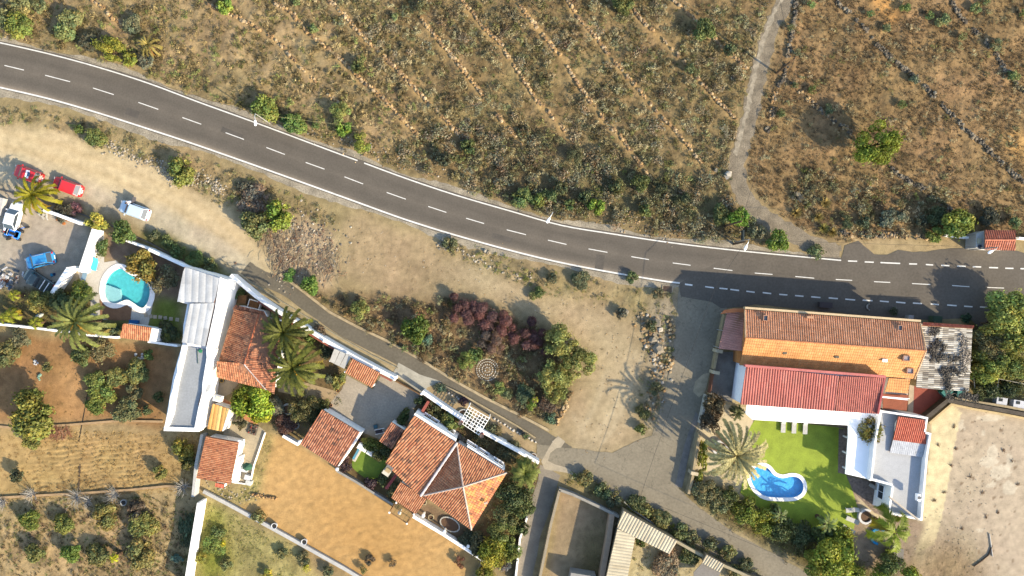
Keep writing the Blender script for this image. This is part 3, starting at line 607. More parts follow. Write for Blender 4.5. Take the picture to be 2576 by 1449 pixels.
# scrap roofed shed
h = house('scrap_shed', 'shed of weathered ribbed metal sheets strewn with black torn tarpaulin', 'shed')
SH = RP((2304,975,3.2), (2437,985,3.2), (2446,822,3.2), (2318,812,3.2))
roof('metal_roof', SH, (1, 2), [(214,204,186),(226,216,198),(190,178,158),(176,162,142),(150,138,120),(128,116,102)], h, pitch=.26, row=.8, amp=.06, mat=corM, jit=1.5, steps=False, slab=.04)
walls(h, [(2304,975),(2437,985),(2446,822),(2318,812)], 3.1, tanM, inset=.2)
roof('tile_coping', RP((2320,819,3.6), (2448,826,3.6), (2450,820,3.3), (2322,811,3.3)), (0, 1), REDT, h, pitch=.22, row=.4, jit=.6)
reloc(h, P(2375, 895).xy)
def tarp(pts, label, n=40, spread=7, col=(.032, .028, .022)):
    m = MB(); rr = random.Random(int(pts[0][0])); t = spline(pts, 8)
    for i in range(n * 3):
        p = rr.choice(t); a = rr.uniform(0, 6.3); L = rr.uniform(.3, .9); c = P(p[0] + rr.gauss(0, spread * .55), p[1] + rr.gauss(0, spread * .55), 3.35)
        q = [c]; z0 = c.z
        for k in range(4): a += rr.uniform(-.9, .9); q.append(q[-1] + Vector((math.cos(a), math.sin(a), 0)) * L / 4); q[-1].z = z0 + rr.uniform(-.03, .12)
        s = rr.choice((.7, 1, 1.4, 2, 3.5)); m.tube(q, [.02, rr.uniform(.03, .06), rr.uniform(.03, .08), .04, .02], 4, tuple(z * s for z in col), cap=False)
    tag(m.build('torn_tarpaulin', stoneM), label, 'tarpaulin')
tarp([(2352,838),(2350,826),(2360,824),(2345,830)], 'black torn tarpaulin scrap near the tiled edge of the scrap shed', 26, 6)
tarp([(2345,880),(2355,866),(2370,870),(2378,892),(2350,902),(2345,880)], 'black tarpaulin curled in a ring on the middle of the shed roof', 60, 6)
tarp([(2385,900),(2400,905),(2412,898)], 'small black tarpaulin scrap right of the curled ring', 14, 4)
tarp([(2372,935),(2380,932),(2398,936),(2410,934)], 'black tarpaulin strip on the lower part of the shed roof', 30, 5)
tarp([(2378,940),(2386,965),(2386,990),(2392,1000)], 'black tarpaulin trailing off the shed roof toward the stone wall', 46, 5)
tarp([(2420,845),(2428,880),(2425,930),(2432,900)], 'grey brown rags along the right rim of the shed roof', 60, 7, (.13, .11, .085))
tarp([(2410,1000),(2425,992),(2440,998),(2455,1002)], 'black plastic heap behind the sandy lot wall', 50, 6)
# ---- hut by the road
h = house('roadside_hut', 'small white hut with a red tiled gable roof beside the road bay', 'hut')
roof('roof_slope', RP((2477,579,2.6), (2554,580,2.6), (2554,603,3.1), (2477,603,3.1)), (0, 1), [(198,112,82),(188,102,74),(210,128,98)], h, pitch=.3, row=.4)
roof('roof_slope', RP((2553,630,2.6), (2476,628,2.6), (2477,604,3.1), (2554,604,3.1)), (0, 1), [(208,124,92),(198,112,82),(220,140,110)], h, pitch=.3, row=.4)
walls(h, [(2477,579),(2554,580),(2553,630),(2476,628)], 2.6, inset=.25); ridge(h, [(2477,603.5,3.1), (2554,603.5,3.1)], .12, (220,130,96))
m = MB(); m.prism([P(x, y, 2.2).xy for x, y in [(2456,588),(2480,580),(2478,627),(2455,624)]], 0, 2.2); m.build('porch', pconcM, h)
m = MB(); m.box(P(2464, 606, 2.3), (.5, .7, .15), 0, A(215, 205, 170)); m.box(P(2465, 620, 2.3), (.4, .4, .2), .2, A(40, 55, 75)); m.build('porch_hatch', stoneM, h); reloc(h, P(2515, 605).xy)
# ---- B1 tall white L shaped building
h = house('white_flat_roof_house', 'tall white L shaped house with a ribbed pale roof beside the teal pool', 'house')
z = 4.6; BL = [(463,670),(570,702),(577,712),(553,800),(536,880),(524,930),(514,1000),(500,1082),(412,1080),(424,1010),(434,950),(446,905),(458,866),(460,820),(470,765),(446,758)]
walls(h, BL, z - .5, whiteM)
m = MB()
roof('ribbed_roof', RP((446,759,z-.2), (464,671,z-.2), (553,700,z-.1), (540,762,z-.1)), (3, 0), [(216,213,208),(224,221,216),(208,205,200)], h, pitch=.9, row=2.4, amp=.05, mat=corM, jit=.5, steps=False, slab=.05)
roof('ribbed_roof', RP((521,872,z-.2), (458,861,z-.2), (477,764,z-.1), (540,762,z-.1)), (0, 1), [(216,213,208),(224,221,216),(208,205,200)], h, pitch=.9, row=2.4, amp=.05, mat=corM, jit=.5, steps=False, slab=.05)
m.prism([P(x, y, z).xy for x, y in [(553,697),(577,706),(577,712),(560,790),(536,880),(519,876),(541,775)]], z - .6, z); m.build('parapet', whiteM, h)
wob = [(458,868),(452,900),(447,915),(446,935),(438,960),(436,975),(428,1000),(424,1030),(418,1055),(412,1082)]
inn = [(470,868),(462,905),(455,935),(448,965),(442,1000),(436,1040),(424,1072)]
m = MB(); a = [P(x, y, z - .1).xy for x, y in wob + inn[::-1]]; m.prism(a, z - 1.6, z - .1)
e = [(536,880),(530,905),(524,930),(520,965),(514,1000),(508,1040),(500,1084)]; f_ = [(519,876),(520,900),(516,925),(510,960),(508,990),(498,1030),(489,1078)]
m.prism([P(x, y, z).xy for x, y in e + f_[::-1]], z - 1.6, z); m.prism([P(x, y, z - .2).xy for x, y in [(412,1074),(500,1077),(500,1086),(412,1084)]], z - 1.6, z - .2); m.build('wavy_parapet', whiteM, h)
m = MB(); m.prism([P(x, y, z - .9).xy for x, y in [(464,870),(524,878),(520,950),(508,1010),(496,1072),(424,1072),(444,980)]], z - 1.5, z - .45); m.build('terrace_floor', M('terrace_floor_grey', A(176, 176, 174), var=.08, scale=.4), h)
reloc(h, P(500, 860).xy)
m = MB(); a = P(508, 1005, 4.2); m.box(P(506, 1004, 4.25), (.35, 1.8, .12), -.28, A(170, 120, 85)); tag(m.build('wooden_plank', stoneM), 'brown plank lying on the grey roof terrace', 'plank')
m = MB(); m.tube(RP((496,878,4.25), (498,915,4.25)), .04, 5, A(60, 90, 70)); m.rock(P(504, 883, 4.25), .3, A(60, 150, 100), .3); tag(m.build('green_rag', stoneM), 'small green cloth and pole on the roof terrace', 'cloth')
m = MB(); m.box(P(549, 1002, 4.9), (1.0, .7, .9), -.25, (.75, .72, .66)); m.box(P(549, 1002, 5.4), (.7, .5, .1), -.25, (.6, .5, .36)); tag(m.build('chimney_stack', stoneM), 'squat white chimney box on the edge of the tall white house', 'chimney')
# ---- B2 tiled house under the twin palms
h = house('terracotta_house', 'terracotta roofed house beneath the two big palms', 'house')
z = 3.1; zr = 4.3
roof('roof_slope', RP((552,904,z), (590,778,z), (651,790,zr), (615,916,zr)), (0, 1), TERRA, h, pitch=.24, row=.4, label='lighter west slope of the tiled roof')  # west slope takes the lighter tile palette
roof('roof_slope', RP((712,810,z), (690,992,z), (671,979,z), (615,916,zr), (651,790,zr)), (0, 1), DARKT, h, pitch=.24, row=.4)
roof('roof_slope', RP((671,980,z), (544,948,z), (552,904,z+.2), (615,916,zr)), (0, 1), TERRA, h, pitch=.24, row=.4)
walls(h, [(590,778),(712,800),(690,985),(671,977),(546,946)], z, inset=.5); ridge(h, [(615,916,zr), (671,980,z)], .12, (230,214,205)); ridge(h, [(651,790,zr), (615,916,zr)], .1, (196,110,74))
reloc(h, P(630, 880).xy)
h = house('tiled_porch', 'darker tiled porch roof at the north end of the terracotta house', 'porch')
roof('roof', RP((586,779,2.7), (592,767,2.7), (664,783,2.7), (672,800,2.9)), (1, 2), DARKT, h, pitch=.24, row=.4); walls(h, [(588,779),(593,768),(664,784),(670,798)], 2.6, inset=.2); reloc(h, P(628, 781).xy)
def crate(x, y, w, d, rz, label, col=(176, 130, 80)):
    t = tag(empty('raised_planter', P(x, y), rz), label, 'planter'); m = MB()
    for s in (-1, 1): m.box((s * w / 2, 0, .35), (.1, d + .1, .7)); m.box((0, s * d / 2, .35), (w - .1, .1, .7))
    m.build('frame', whiteM if col == (176,130,80) else woodM, t); m = MB(); m.box((0, 0, .3), (w - .1, d - .1, .6)); m.build('soil', M('planter_soil', A(150, 104, 62), var=.3, scale=4), t)
crate(613, 752, 1.1, 1.1, -.15, 'square wooden planter in the dark yard north of the terracotta house', (1, 1, 1)); crate(643, 768, 1.6, 1.3, -.3, 'white framed planter of brown soil beside the tiled porch')
# ---- small tiled outbuildings of the left garden
h = house('pool_shed', 'small tiled shed on the garden wall south of the teal pool', 'shed')
roof('roof', RP((302,849,2.2), (374,858,2.2), (381,824,2.7), (311,813,2.7)), (0, 1), TERRA[:5], h, pitch=.28, row=.4); walls(h, [(302,849),(392,860),(398,828),(311,814)], 2.1, inset=.05); reloc(h, P(345, 836).xy)
h = house('striped_roof_shed', 'yellow corrugated lean-to shed against the white house', 'shed')
roof('roof', RP((521,1078,2.4), (558,1085,2.4), (576,1028,2.6), (536,1015,2.6)), (0, 1), [(226,178,104),(214,160,90),(232,196,124)], h, pitch=.5, row=6, amp=.08, mat=corM, jit=1, steps=False); walls(h, [(521,1078),(560,1087),(580,1030),(536,1015)], 2.3, inset=.1); reloc(h, P(548, 1050).xy)
h = house('garden_cottage', 'tiled cottage between the white lane wall and the tan terrace', 'cottage')
roof('roof', RP((580,1218,2.9), (602,1112,2.9), (518,1097,3.3), (494,1203,3.3)), (0, 1), TERRA[:6], h, pitch=.24, row=.4, jit=1); w_ = walls(h, [(580,1216),(600,1112),(518,1097),(494,1203)], 2.8, inset=.3)
m = MB(); m.prism([P(x, y, 1.6).xy for x, y in [(597,1150),(604,1150),(592,1216),(583,1214)]], 0, 1.6); m.build('side_wall', whiteM, h)
m = MB(); m.box(P(606, 1116, 2.7), (.8, .9, .5), -.2); m.build('chimney', whiteM, h); reloc(h, P(548, 1158).xy)
h = house('tiny_tool_roof', 'tiny red tiled hutch below the cottage eave', 'hutch'); roof('roof', RP((541,1223,1.0), (563,1227,1.0), (565,1218,1.3), (543,1214,1.3)), (0, 1), REDT, h, pitch=.2, row=.3); walls(h, [(541,1222),(563,1226),(565,1218),(543,1214)], .9); reloc(h, P(552, 1222).xy)
# carport
h = house('carport', 'carport with a tiled half and white panels beside the paved yard', 'carport')
roof('tiled_roof', RP((868,937,2.5), (936,975,2.5), (957,938,2.8), (886,902,2.8)), (0, 1), TERRA[:5], h, pitch=.28, row=.4)
m = MB()
for i in range(3):
    a = [(841 + 15 * i, 877 + 6.6 * i), (854.5 + 15 * i, 883 + 6.6 * i), (841 + 12.5 * i - 0, 915 + 6.3 * i), (829 + 12.5 * i, 909 + 6.3 * i)]; m.prism([P(x, y, 2.5).xy for x, y in a], 2.4, 2.5, A(222, 214, 200))
m.build('white_panel', corM, h)
for x, y in ((868,936),(934,972),(956,938),(830,908)): p = P(x, y, 2.4); one(lambda b: b.box((p.x, p.y, 1.2), (.22, .22, 2.4)), 'post', whiteM, h)
reloc(h, P(895, 920).xy)
# C1 low tiled house
h = house('long_tiled_house', 'tiled house between the paved yard and the small lawn', 'house')
roof('roof', RP((755,1116,2.7), (848,1175,2.7), (905,1087,3.3), (811,1030,3.3)), (0, 1), DARKT, h, pitch=.3, row=.4); walls(h, [(755,1116),(852,1176),(911,1089),(811,1030)], 2.6, inset=.12); reloc(h, P(830, 1100).xy)
h = house('side_annex', 'small tiled annex against the west corner of the big hipped house', 'annex')
roof('roof', RP((954,1109,2.7), (986,1130,2.7), (1018,1083,3.1), (984,1061,3.1)), (0, 1), DARKT, h, pitch=.26, row=.4); walls(h, [(954,1109),(986,1130),(1018,1083),(984,1061)], 2.6, inset=.15); reloc(h, P(984, 1095).xy)
# big house
h = house('hip_roof_house', 'largest terracotta house with pyramid hip roof and white front', 'house')
z = 3.5
roof('roof_slope', RP((969,1166,z), (1056,1248,z), (1148,1113,z+.5), (1042,1045,z+.5)), (0, 1), TERRA, h, pitch=.34, row=.46, label='flat square tiled roof left of the pyramid')
Np, Ep, Sp, Wp, Ap = (1149,1112,z), (1275,1189,z), (1186,1333,z), (1065,1246,z), (1165,1224,z+1.7)
for a, b, pal in ((Np, Ep, TERRA[:6]), (Ep, Sp, ORANGE[:2] + TERRA), (Sp, Wp, TERRA[:6]), (Wp, Np, TERRA[:4])): roof('hip_roof', RP(a, b, Ap), (0, 1), pal, h, pitch=.3, row=.42)
for a in (Np, Ep, Sp, Wp): ridge(h, [a, Ap], .12, (226,200,180))
ridge(h, [(1150,1113,z+.55), (1058,1248,z+.15)], .16, (236,220,214), 'white_ridge')
walls(h, [Np, Ep, Sp, Wp], z, inset=.5); w2 = walls(h, [(969,1166),(1056,1246),(1148,1113),(1042,1045)], z, inset=.35)
m = MB(); m.prism([P(x, y, z + .3).xy for x, y in [(1044,1039),(1149,1104),(1146,1112),(1040,1046)]], 0, z + .3); m.prism([P(x, y, 3.1).xy for x, y in [(1176,1120),(1270,1180),(1268,1184),(1174,1124)]], 0, 3.1); m.build('front_wall', whiteM, h)
fa, fb = P(1044, 1039, z + .3), P(1149, 1104, z + .3)
for t, wd_ in ((.34, 2.2), (.82, 1.1)): window(h, fb, fa, 1 - t, wd_, 1.0, 2.6)
fa, fb = P(1176, 1120, 3.1), P(1270, 1180, 3.1)
for t in (.1, .42, .82): window(h, fb, fa, 1 - t, 1.5, 1.0, 2.4)
roof('lower_roof', RP((985,1252,2.7), (1046,1292,2.7), (1075,1256,3.2), (1007,1212,3.2)), (0, 1), TERRA[:6], h, pitch=.26, row=.42); walls(h, [(985,1252),(1046,1292),(1075,1256),(1007,1212)], 2.6, inset=.2, name='lower_wall')
m = MB(); m.box(P(976, 1183, 4.4), (1.0, .8, 2.2), -.6, A(236, 224, 196)); m.box(P(976, 1183, 5.5), (.7, .5, .3), -.6, A(200, 170, 120)); m.build('chimney', stoneM, h)
m = MB(); m.box(P(1222, 1265, 4.3), (.45, .25, .4), .3, A(235, 200, 170)); m.build('roof_vent', stoneM, h)
reloc(h, P(1120, 1190).xy)
# porch pergola
h = house('wooden_pergola', 'slatted wooden pergola on the sandy field edge by the hipped house', 'pergola'); q = RP((980,1288,2.3), (1024,1316,2.3), (1041,1293,2.4), (997,1264,2.4)); m = MB()
for i in range(17):
    t = i / 16; a = q[0].lerp(q[1], t); b = q[3].lerp(q[2], t); m.tube([a, b], .05, 4, A(158, 128, 84) if i % 3 else A(110, 100, 62))
m.build('slats', stoneM, h); m = MB(); m.tube([q[0], q[1]], .07, 4); m.tube([q[3], q[2]], .07, 4); m.tube([q[0], q[3]], .07, 4); m.tube([q[1], q[2]], .07, 4); m.build('frame', woodM, h)
for p in q: one(lambda b: b.tube([(p.x, p.y, 0), (p.x, p.y, 2.35)], .07), 'post', woodM, h); one(lambda b: b.rock((p.x, p.y, 2.5), .16, (.8, .78, .74), 1), 'post_ball', stoneM, h)
reloc(h, P(1010, 1290).xy)
# lattice entrance pergola
h = house('white_lattice', 'white grid lattice pergola over the garden path at the lane', 'pergola'); m = MB()
q = RP((1180,1022,2.6), (1231,1052,2.6), (1205,1094,2.6), (1157,1062,2.6)); n1, n2 = 7, 6
for i in range(n1 + 1): t = i / n1; m.tube([q[0].lerp(q[1], t), q[3].lerp(q[2], t)], .045, 4)
for i in range(n2 + 1): t = i / n2; m.tube([q[0].lerp(q[3], t) + Vector((0, 0, .05)), q[1].lerp(q[2], t) + Vector((0, 0, .05))], .05, 4)
m.build('lattice', whiteM, h)
for p in q: one(lambda b: b.tube([(p.x, p.y, 0), (p.x, p.y, 2.6)], .09), 'post', whiteM, h)
reloc(h, P(1194, 1057).xy)
for (x, y, x2, y2, s) in ((1173, 1032, 1162, 1054, 'left'), (1225, 1064, 1214, 1085, 'right')):
    t = tag(empty('brick_pillar', P(x2, y2)), 'red brick pillar with round pot on the %s side of the lattice pergola' % s, 'pillar'); d = P(x, y, 2.8) - P(x2, y2); m = MB(); m.box((0, 0, 1.35), (.45, .45, 2.7)); m.build('shaft', redM, t); m = MB(); m.lathe((0, 0, 2.7), [(.2, 0), (.3, .35), (.26, .36), (.2, .3)], 12, (.08, .06, .05)); m.build('pot', stoneM, t)
# lower corrugated sheds
h = house('corrugated_barn', 'L shaped farm shed roofed in pale corrugated sheets below the side road', 'shed'); FB = [(212,196,164),(204,186,152),(218,204,174)]
roof('corrugated_roof', RP((1552,1329,2.6), (1685,1394,2.6), (1704,1361,2.9), (1568,1284,2.9)), (0, 1), FB, h, pitch=.42, row=2.4, amp=.06, mat=corM, jit=.4, steps=False); roof('corrugated_roof', RP((1573,1480,2.5), (1598,1350,2.5), (1553,1331,2.85), (1518,1480,2.85)), (0, 1), FB, h, pitch=.42, row=2.4, amp=.06, mat=corM, jit=.4, steps=False)
walls(h, [(1553,1329),(1685,1392),(1703,1361),(1569,1286)], 2.5, tanM, inset=.2); walls(h, [(1575,1478),(1598,1349),(1555,1333),(1520,1478)], 2.4, tanM, inset=.2); reloc(h, P(1600, 1360).xy)
h = house('small_corrugated_shed', 'small broken corrugated shed by the bottom edge right of the farm shed', 'shed'); roof('roof', RP((1766,1416,2.0), (1812,1440,2.0), (1822,1419,2.3), (1776,1394,2.3)), (0, 1), FB, h, pitch=.36, row=2, amp=.07, mat=corM, jit=1, steps=False); walls(h, [(1768,1414),(1812,1438),(1820,1420),(1777,1396)], 1.9, tanM, inset=.1)
m = MB(); m.prism([P(x, y, 1.6).xy for x, y in [(1745,1440),(1766,1417),(1812,1441),(1800,1470),(1745,1470)]], 1.5, 1.6, A(150, 140, 128)); m.build('concrete_top', stoneM, h); reloc(h, P(1790, 1420).xy)
h = house('tin_roof_store', 'concrete store roof at the bottom edge inside the walled yard', 'store'); walls(h, [(1437,1442),(1500,1452),(1500,1480),(1430,1480)], 2.0, concM); reloc(h, P(1465, 1460).xy)
# ================================================================ WALLS, PAVING, POOLS
def wall(name, label, pts, hgt, t, mat=whiteM, cap=None, cat='wall', at_top=False, close=False):
    """free-standing wall along plan points (ground line, or its top edge with at_top)"""
    r = tag(empty(name, P(*pts[0], hgt if at_top else 0) * Vector((1, 1, 0)) if False else Vector((*P(*pts[0], hgt if at_top else 0).xy, 0))), label, cat)
    w = [P(x, y, hgt if at_top else 0).xy - r.location.xy for x, y in pts]; m = MB(); c = MB()
    for i in range(len(w) - 1):
        a, b = w[i], w[i + 1]; d = (b - a).normalized(); q = Vector((-d.y, d.x)) * t / 2; e = d * t * .3
        m.prism([a - q - e, b - q + e, b + q + e, a + q - e], -.3, hgt + .003 * (i % 2))
        if cap: q = q * 1.25; c.prism([a - q - e, b - q + e, b + q + e, a + q - e], hgt - .02 + .003 * (i % 2), hgt + .07 + .004 * (i % 2), cap)
    m.build('wall_body', mat, r)
    if cap: c.build('coping', tileM, r)
    return r
wl = wall('garden_wall', 'long white garden wall beside the lane from white house to yard gate', [(582,694),(644,746),(701,785),(769,826),(819,857),(894,900),(944,927),(991,951)], 2.0, .5, whiteM, at_top=True)
m = MB()
w = [P(x, y, 2).xy for x, y in [(650,757),(701,793),(769,833),(819,864),(894,907),(944,934),(986,957)]]
for a, b in zip(w, w[1:]): d = (b - a).normalized(); q = Vector((d.y, -d.x)) * .22; m.prism([a, b, b + q, a + q], 1.8, 1.93, A(172, 98, 78))
o = m.build('tile_ledge', tileM, wl); o.matrix_parent_inverse = Matrix.Translation(-wl.location)
wall('garden_wall', 'white garden wall left of the lattice pergola', [(1064,987),(1114,1022),(1168,1058)], 1.9, .45, whiteM, at_top=True)
wall('garden_wall', 'white garden wall right of the lattice pergola down to the crossing', [(1203,1080),(1250,1106),(1300,1133),(1353,1164)], 1.9, .45, whiteM, at_top=True)
wall('sliding_gate_wall', 'low brown gate rail across the paved yard entrance', [(992,952),(1062,991)], 1.1, .12, woodM, cat='gate')
wall('yard_wall', 'white wall between the palm and the gravel car yard', [(130,532),(162,543),(217,564)], 1.6, .4, whiteM)
wall('yard_wall', 'narrow white wall behind the round bush by the grey car', [(317,602),(352,615),(390,628)], 1.2, .3, whiteM)
wall('yard_wall', 'white wall running from garden soil to the ribbed roof', [(392,630),(440,652),(475,668),(540,695)], 1.7, .4, whiteM)
wall('yard_wall', 'tall wide white wall between the car yard and the blue loungers', [(257,582),(224,682)], 2.0, .5, whiteM)
wall('yard_wall', 'white diagonal wall below the blue car', [(206,675),(190,678),(152,735)], 1.7, .5, whiteM)
wall('boundary_wall', 'thin white wall under the big palm south of the pool garden', [(-20,812),(50,819),(130,828),(217,840),(302,848)], 1.0, .3, whiteM)
wall('boundary_wall', 'white wall between the pool shed and the tall white house', [(385,858),(455,868)], 1.2, .3, whiteM)
wall('boundary_wall', 'tall white wall dividing orchard and green strip to the bottom edge', [(517,1255),(503,1340),(482,1470)], 2.2, .35, whiteM)
wall('boundary_wall', 'pale grey wall rising beside the garden cottage', [(519,1090),(505,1160),(497,1240)], 1.4, .4, pconcM)
wall('low_kerb_wall', 'low concrete wall along the south side of the sandy field', [(517,1235),(580,1268),(644,1303),(744,1358),(869,1428),(930,1465)], .45, .48, pconcM)
wall('field_wall', 'short white wall at the top corner of the sandy field', [(719,1094),(754,1114)], 1.0, .35, whiteM)
wall('field_wall', 'white wall between the small lawn and the sandy field', [(851,1181),(900,1209),(944,1237),(989,1264)], .8, .3, concM)
wall('field_wall', 'white wall from the pergola to the bottom trees along the sandy field', [(1044,1293),(1119,1338),(1170,1371),(1216,1401)], 1.2, .4, whiteM)
wall('terrace_edge', 'thin white edge of the tan terrace beside the sandy field', [(668,1088),(640,1170),(630,1218),(590,1212)], .3, .14, whiteM)
wall('brown_wall', 'brown rendered wall along the bottom of the sandy field corner', [(1214,1404),(1198,1445),(1192,1470)], .8, .15, tanM)
wall('street_wall', 'tan wall with pillars west of the pink lean-to', [(1818,792),(1803,862),(1798,884),(1790,925)], 1.3, .3, tanM)
wall('street_wall', 'red-brown gate panel between the tan street walls', [(1789,935),(1780,985)], 1.4, .1, M('brown_gate', A(140, 88, 62), var=.1), cat='gate')
wall('street_wall', 'pale wall beside the dark hedge above the round planter', [(1772,992),(1757,1060)], 1.3, .3, creamM)
wall('street_wall', 'cream wall between the side road and the yellow green hedge', [(1754,1087),(1745,1140),(1737,1192),(1727,1234)], 1.3, .35, tanM)
for x, y, s in ((1822,826,'upper'),(1801,881,'middle'),(1793,934,'lower'),(1740,1184,'southern')): m = MB(); p = P(x, y); m.box((0, 0, .8), (1.0, .45, 1.6), -.2); o = m.build('gate_pillar', M('cream_pillar', A(226, 204, 166), var=.1)); o.location = p; tag(o, '%s cream pillar of the tan street wall' % s, 'pillar')
dkwall = M('dark_stone_wall', A(92, 80, 66), var=.3, scale=2, bump=.03)
wall('lot_wall', 'dark topped wall around the north corner of the sandy lot', [(2330,1052),(2384,1008),(2440,1018),(2520,1032),(2640,1054)], 1.2, .55, dkwall, at_top=True)
wall('lot_wall', 'cream ledge inside the dark wall of the sandy lot', [(2334,1062),(2388,1016),(2440,1027),(2520,1041),(2640,1064)], .5, .3, M('cream_ledge', A(226, 196, 142), var=.15))
wall('lot_wall', 'outer concrete wall behind the sandy lot ledge', [(2392,1000),(2440,1008),(2520,1020),(2640,1044)], 1.0, .35, tanM)
wall('enclosure_wall', 'studded tan wall along the lower lane', [(1406,1228),(1385,1310),(1352,1470)], 1.2, .28, tanM, A(178, 160, 130))
wall('enclosure_wall', 'studded wall at the top of the bare walled yard', [(1406,1226),(1440,1238),(1500,1266),(1552,1292)], 1.2, .28, concM, A(176, 166, 150))
wall('enclosure_wall', 'wide tan divider between the walled yard and the corrugated roof', [(1536,1290),(1526,1360),(1506,1470)], 1.3, .7, M('pink_tan_render', A(206, 174, 142), var=.1))
wall('enclosure_wall', 'long tan wall with posts below the side road', [(1564,1280),(1663,1334),(1763,1390),(1888,1445),(1930,1462)], 1.5, .3, tanM, A(184, 166, 130))
wall('enclosure_wall', 'white wall edge beside the trees at the lower lane', [(1325,1300),(1308,1350),(1296,1460)], .8, .25, whiteM)
wall('hut_wall', 'short white wall left of the roadside hut', [(2374,593),(2430,599)], .7, .3, whiteM)
wall('hut_wall', 'short white wall right of the roadside hut', [(2556,600),(2600,604)], .7, .3, whiteM)
wall('flower_bed_wall', 'low stone kerb along the road side of the succulent strip', [(1104,964),(1160,990),(1230,1030),(1300,1070),(1346,1100)], .3, .22, tanM)
wall('lane_kerb', 'thin concrete channel along the lower side of the lane', [(560,655),(640,716),(700,752),(780,802),(860,850),(940,895),(1000,925)], .2, .15, M('channel_concrete', A(170, 158, 130), var=.2))
wall('lane_kerb', 'double rail kerb beside the dirt parking strip', [(0,478),(120,505),(210,540),(290,572),(380,612),(450,650),(540,700)], .25, .12, dconcM)
wall('lane_kerb', 'broken concrete edging along the upper side of the lane', [(705,690),(760,730),(830,785),(900,822),(980,860),(1060,905),(1140,955),(1220,1000),(1300,1040),(1380,1082)], .2, .35, M('rough_edging', A(196, 172, 132), var=.25, bump=.03))
for x, y, s in ((814,858,0),(873,889,1),(1112,1024,2),(992,955,3),(1060,991,4),(1173,1064,5),(1186,1072,6),(1199,1080,7),(1248,1107,8)):
    NM = ['above the twin palms', 'above the carport panels', 'above the succulent strip', 'left of the yard gate', 'right of the yard gate', 'left foot of the lattice', 'middle of the lattice gate', 'right foot of the lattice', 'behind the hipped house']
    m = MB(); m.lathe((0, 0, 0), [(.13, 0), (.13, 2.05), (.09, 2.1), (.17, 2.2), (.17, 2.34), (.06, 2.42)], 10); o = m.build('ball_post', whiteM); o.location = P(x, y, 2.2) * Vector((1, 1, 0)) if False else Vector((*P(x, y, 2.3).xy, 0)); tag(o, 'white ball topped wall post ' + NM[s], 'post', 'ball posts on the white garden walls')
for (x, y), nm in zip(((754,1111),(848,1180),(1005,1290),(1065,1297),(1118,1337),(1178,1374)), ('at the top corner of the sandy field', 'at the tiled house corner on the field wall', 'below the slatted pergola', 'right of the slatted pergola', 'midway along the lower field wall', 'near the bottom of the field wall')):
    m = MB(); m.lathe((0, 0, 0), [(.14, 0), (.14, 1.1), (.24, 1.25), (.24, 1.4), (.1, 1.5)], 10); o = m.build('lamp_post', whiteM); o.location = Vector((*P(x, y, 1.3).xy, 0)); tag(o, 'short white globe post ' + nm, 'post', 'globe posts on the field walls')
# ---- paving
pav = M('yard_paving', A(206, 189, 164), var=.1, scale=.4, bump=.01, bscale=3)
def brickify(m, sc, dark=.8, rot=0.0):
    N = m.node_tree.nodes; L = m.node_tree.links; b = N['Principled BSDF']; src = b.inputs['Base Color'].links[0].from_socket
    g = N.new('ShaderNodeNewGeometry'); mp = N.new('ShaderNodeMapping'); mp.inputs['Rotation'].default_value = (0, 0, rot); L.new(g.outputs['Position'], mp.inputs[0])
    br = N.new('ShaderNodeTexBrick'); br.inputs['Scale'].default_value = sc; br.inputs['Color1'].default_value = (1, 1, 1, 1); br.inputs['Color2'].default_value = (.86, .86, .86, 1); br.inputs['Mortar'].default_value = (dark, dark, dark, 1); br.inputs['Mortar Size'].default_value = .03
    L.new(mp.outputs[0], br.inputs['Vector']); x = N.new('ShaderNodeMix'); x.data_type = 'RGBA'; x.blend_type = 'MULTIPLY'; x.inputs[0].default_value = 1; L.new(src, x.inputs[6]); L.new(br.outputs[0], x.inputs[7]); L.new(x.outputs[2], b.inputs['Base Color']); return m
brickify(pav, 1.6, .75, .55)
sheet('paved_yard', [(872,944),(912,966),(938,980),(958,945),(985,955),(1056,993),(1060,1000),(1040,1030),(1044,1042),(1030,1060),(985,1060),(955,1105),(905,1085),(830,1040),(833,1010),(860,980)], .034, pav)
sheet('garden_path', [(700,960),(760,960),(850,985),(860,1000),(820,1015),(770,1000),(700,985)], .03, M('path_tan', A(196, 168, 128), var=.08))
sheet('garden_path', [(1030,1062),(1044,1042),(1063,1030),(1120,1060),(1180,1110),(1170,1116),(1110,1076),(1060,1046)], .032, M('path_grey', A(156, 142, 124), var=.1))
sheet('pool_patio', [(196,680),(232,676),(260,582),(262,590),(262,660),(292,655),(330,690),(380,700),(392,730),(372,822),(325,818),(330,800),(250,805),(226,830),(228,760),(222,730),(200,700)], .03, M('patio_pale', A(232, 220, 202), var=.06, scale=.6), holes=[grow(POOL1, 3)])
sheet('timber_deck', [(250,752),(262,765),(290,776),(320,768),(332,772),(328,805),(290,806),(252,800)], .05, brickify(M('deck_boards', A(176, 128, 92), var=.15), 3, .7, 1.57), holes=())
sheet('terrace_paving', [(570,1060),(600,1040),(640,1064),(668,1085),(640,1170),(628,1216),(585,1210),(604,1110),(560,1100)], .03, brickify(M('tan_tiles', A(206, 186, 152), var=.1), 2, .85, .3))
sheet('terracotta_patio', [(533,990),(560,1000),(610,1030),(650,1060),(645,1072),(600,1046),(575,1032),(528,1018)], .04, M('terracotta_floor', A(224, 150, 104), var=.08))
sheet('terrace_paving', [(555,960),(590,950),(600,965),(580,990),(560,1000),(540,985)], .05, M('slab_floor', A(190, 168, 138), var=.15))
sheet('yard_concrete', [(1800,884),(1852,886),(1842,1012),(1782,1000),(1790,935)], .03, M('stained_concrete', A(150, 142, 130), var=.3, scale=.6))
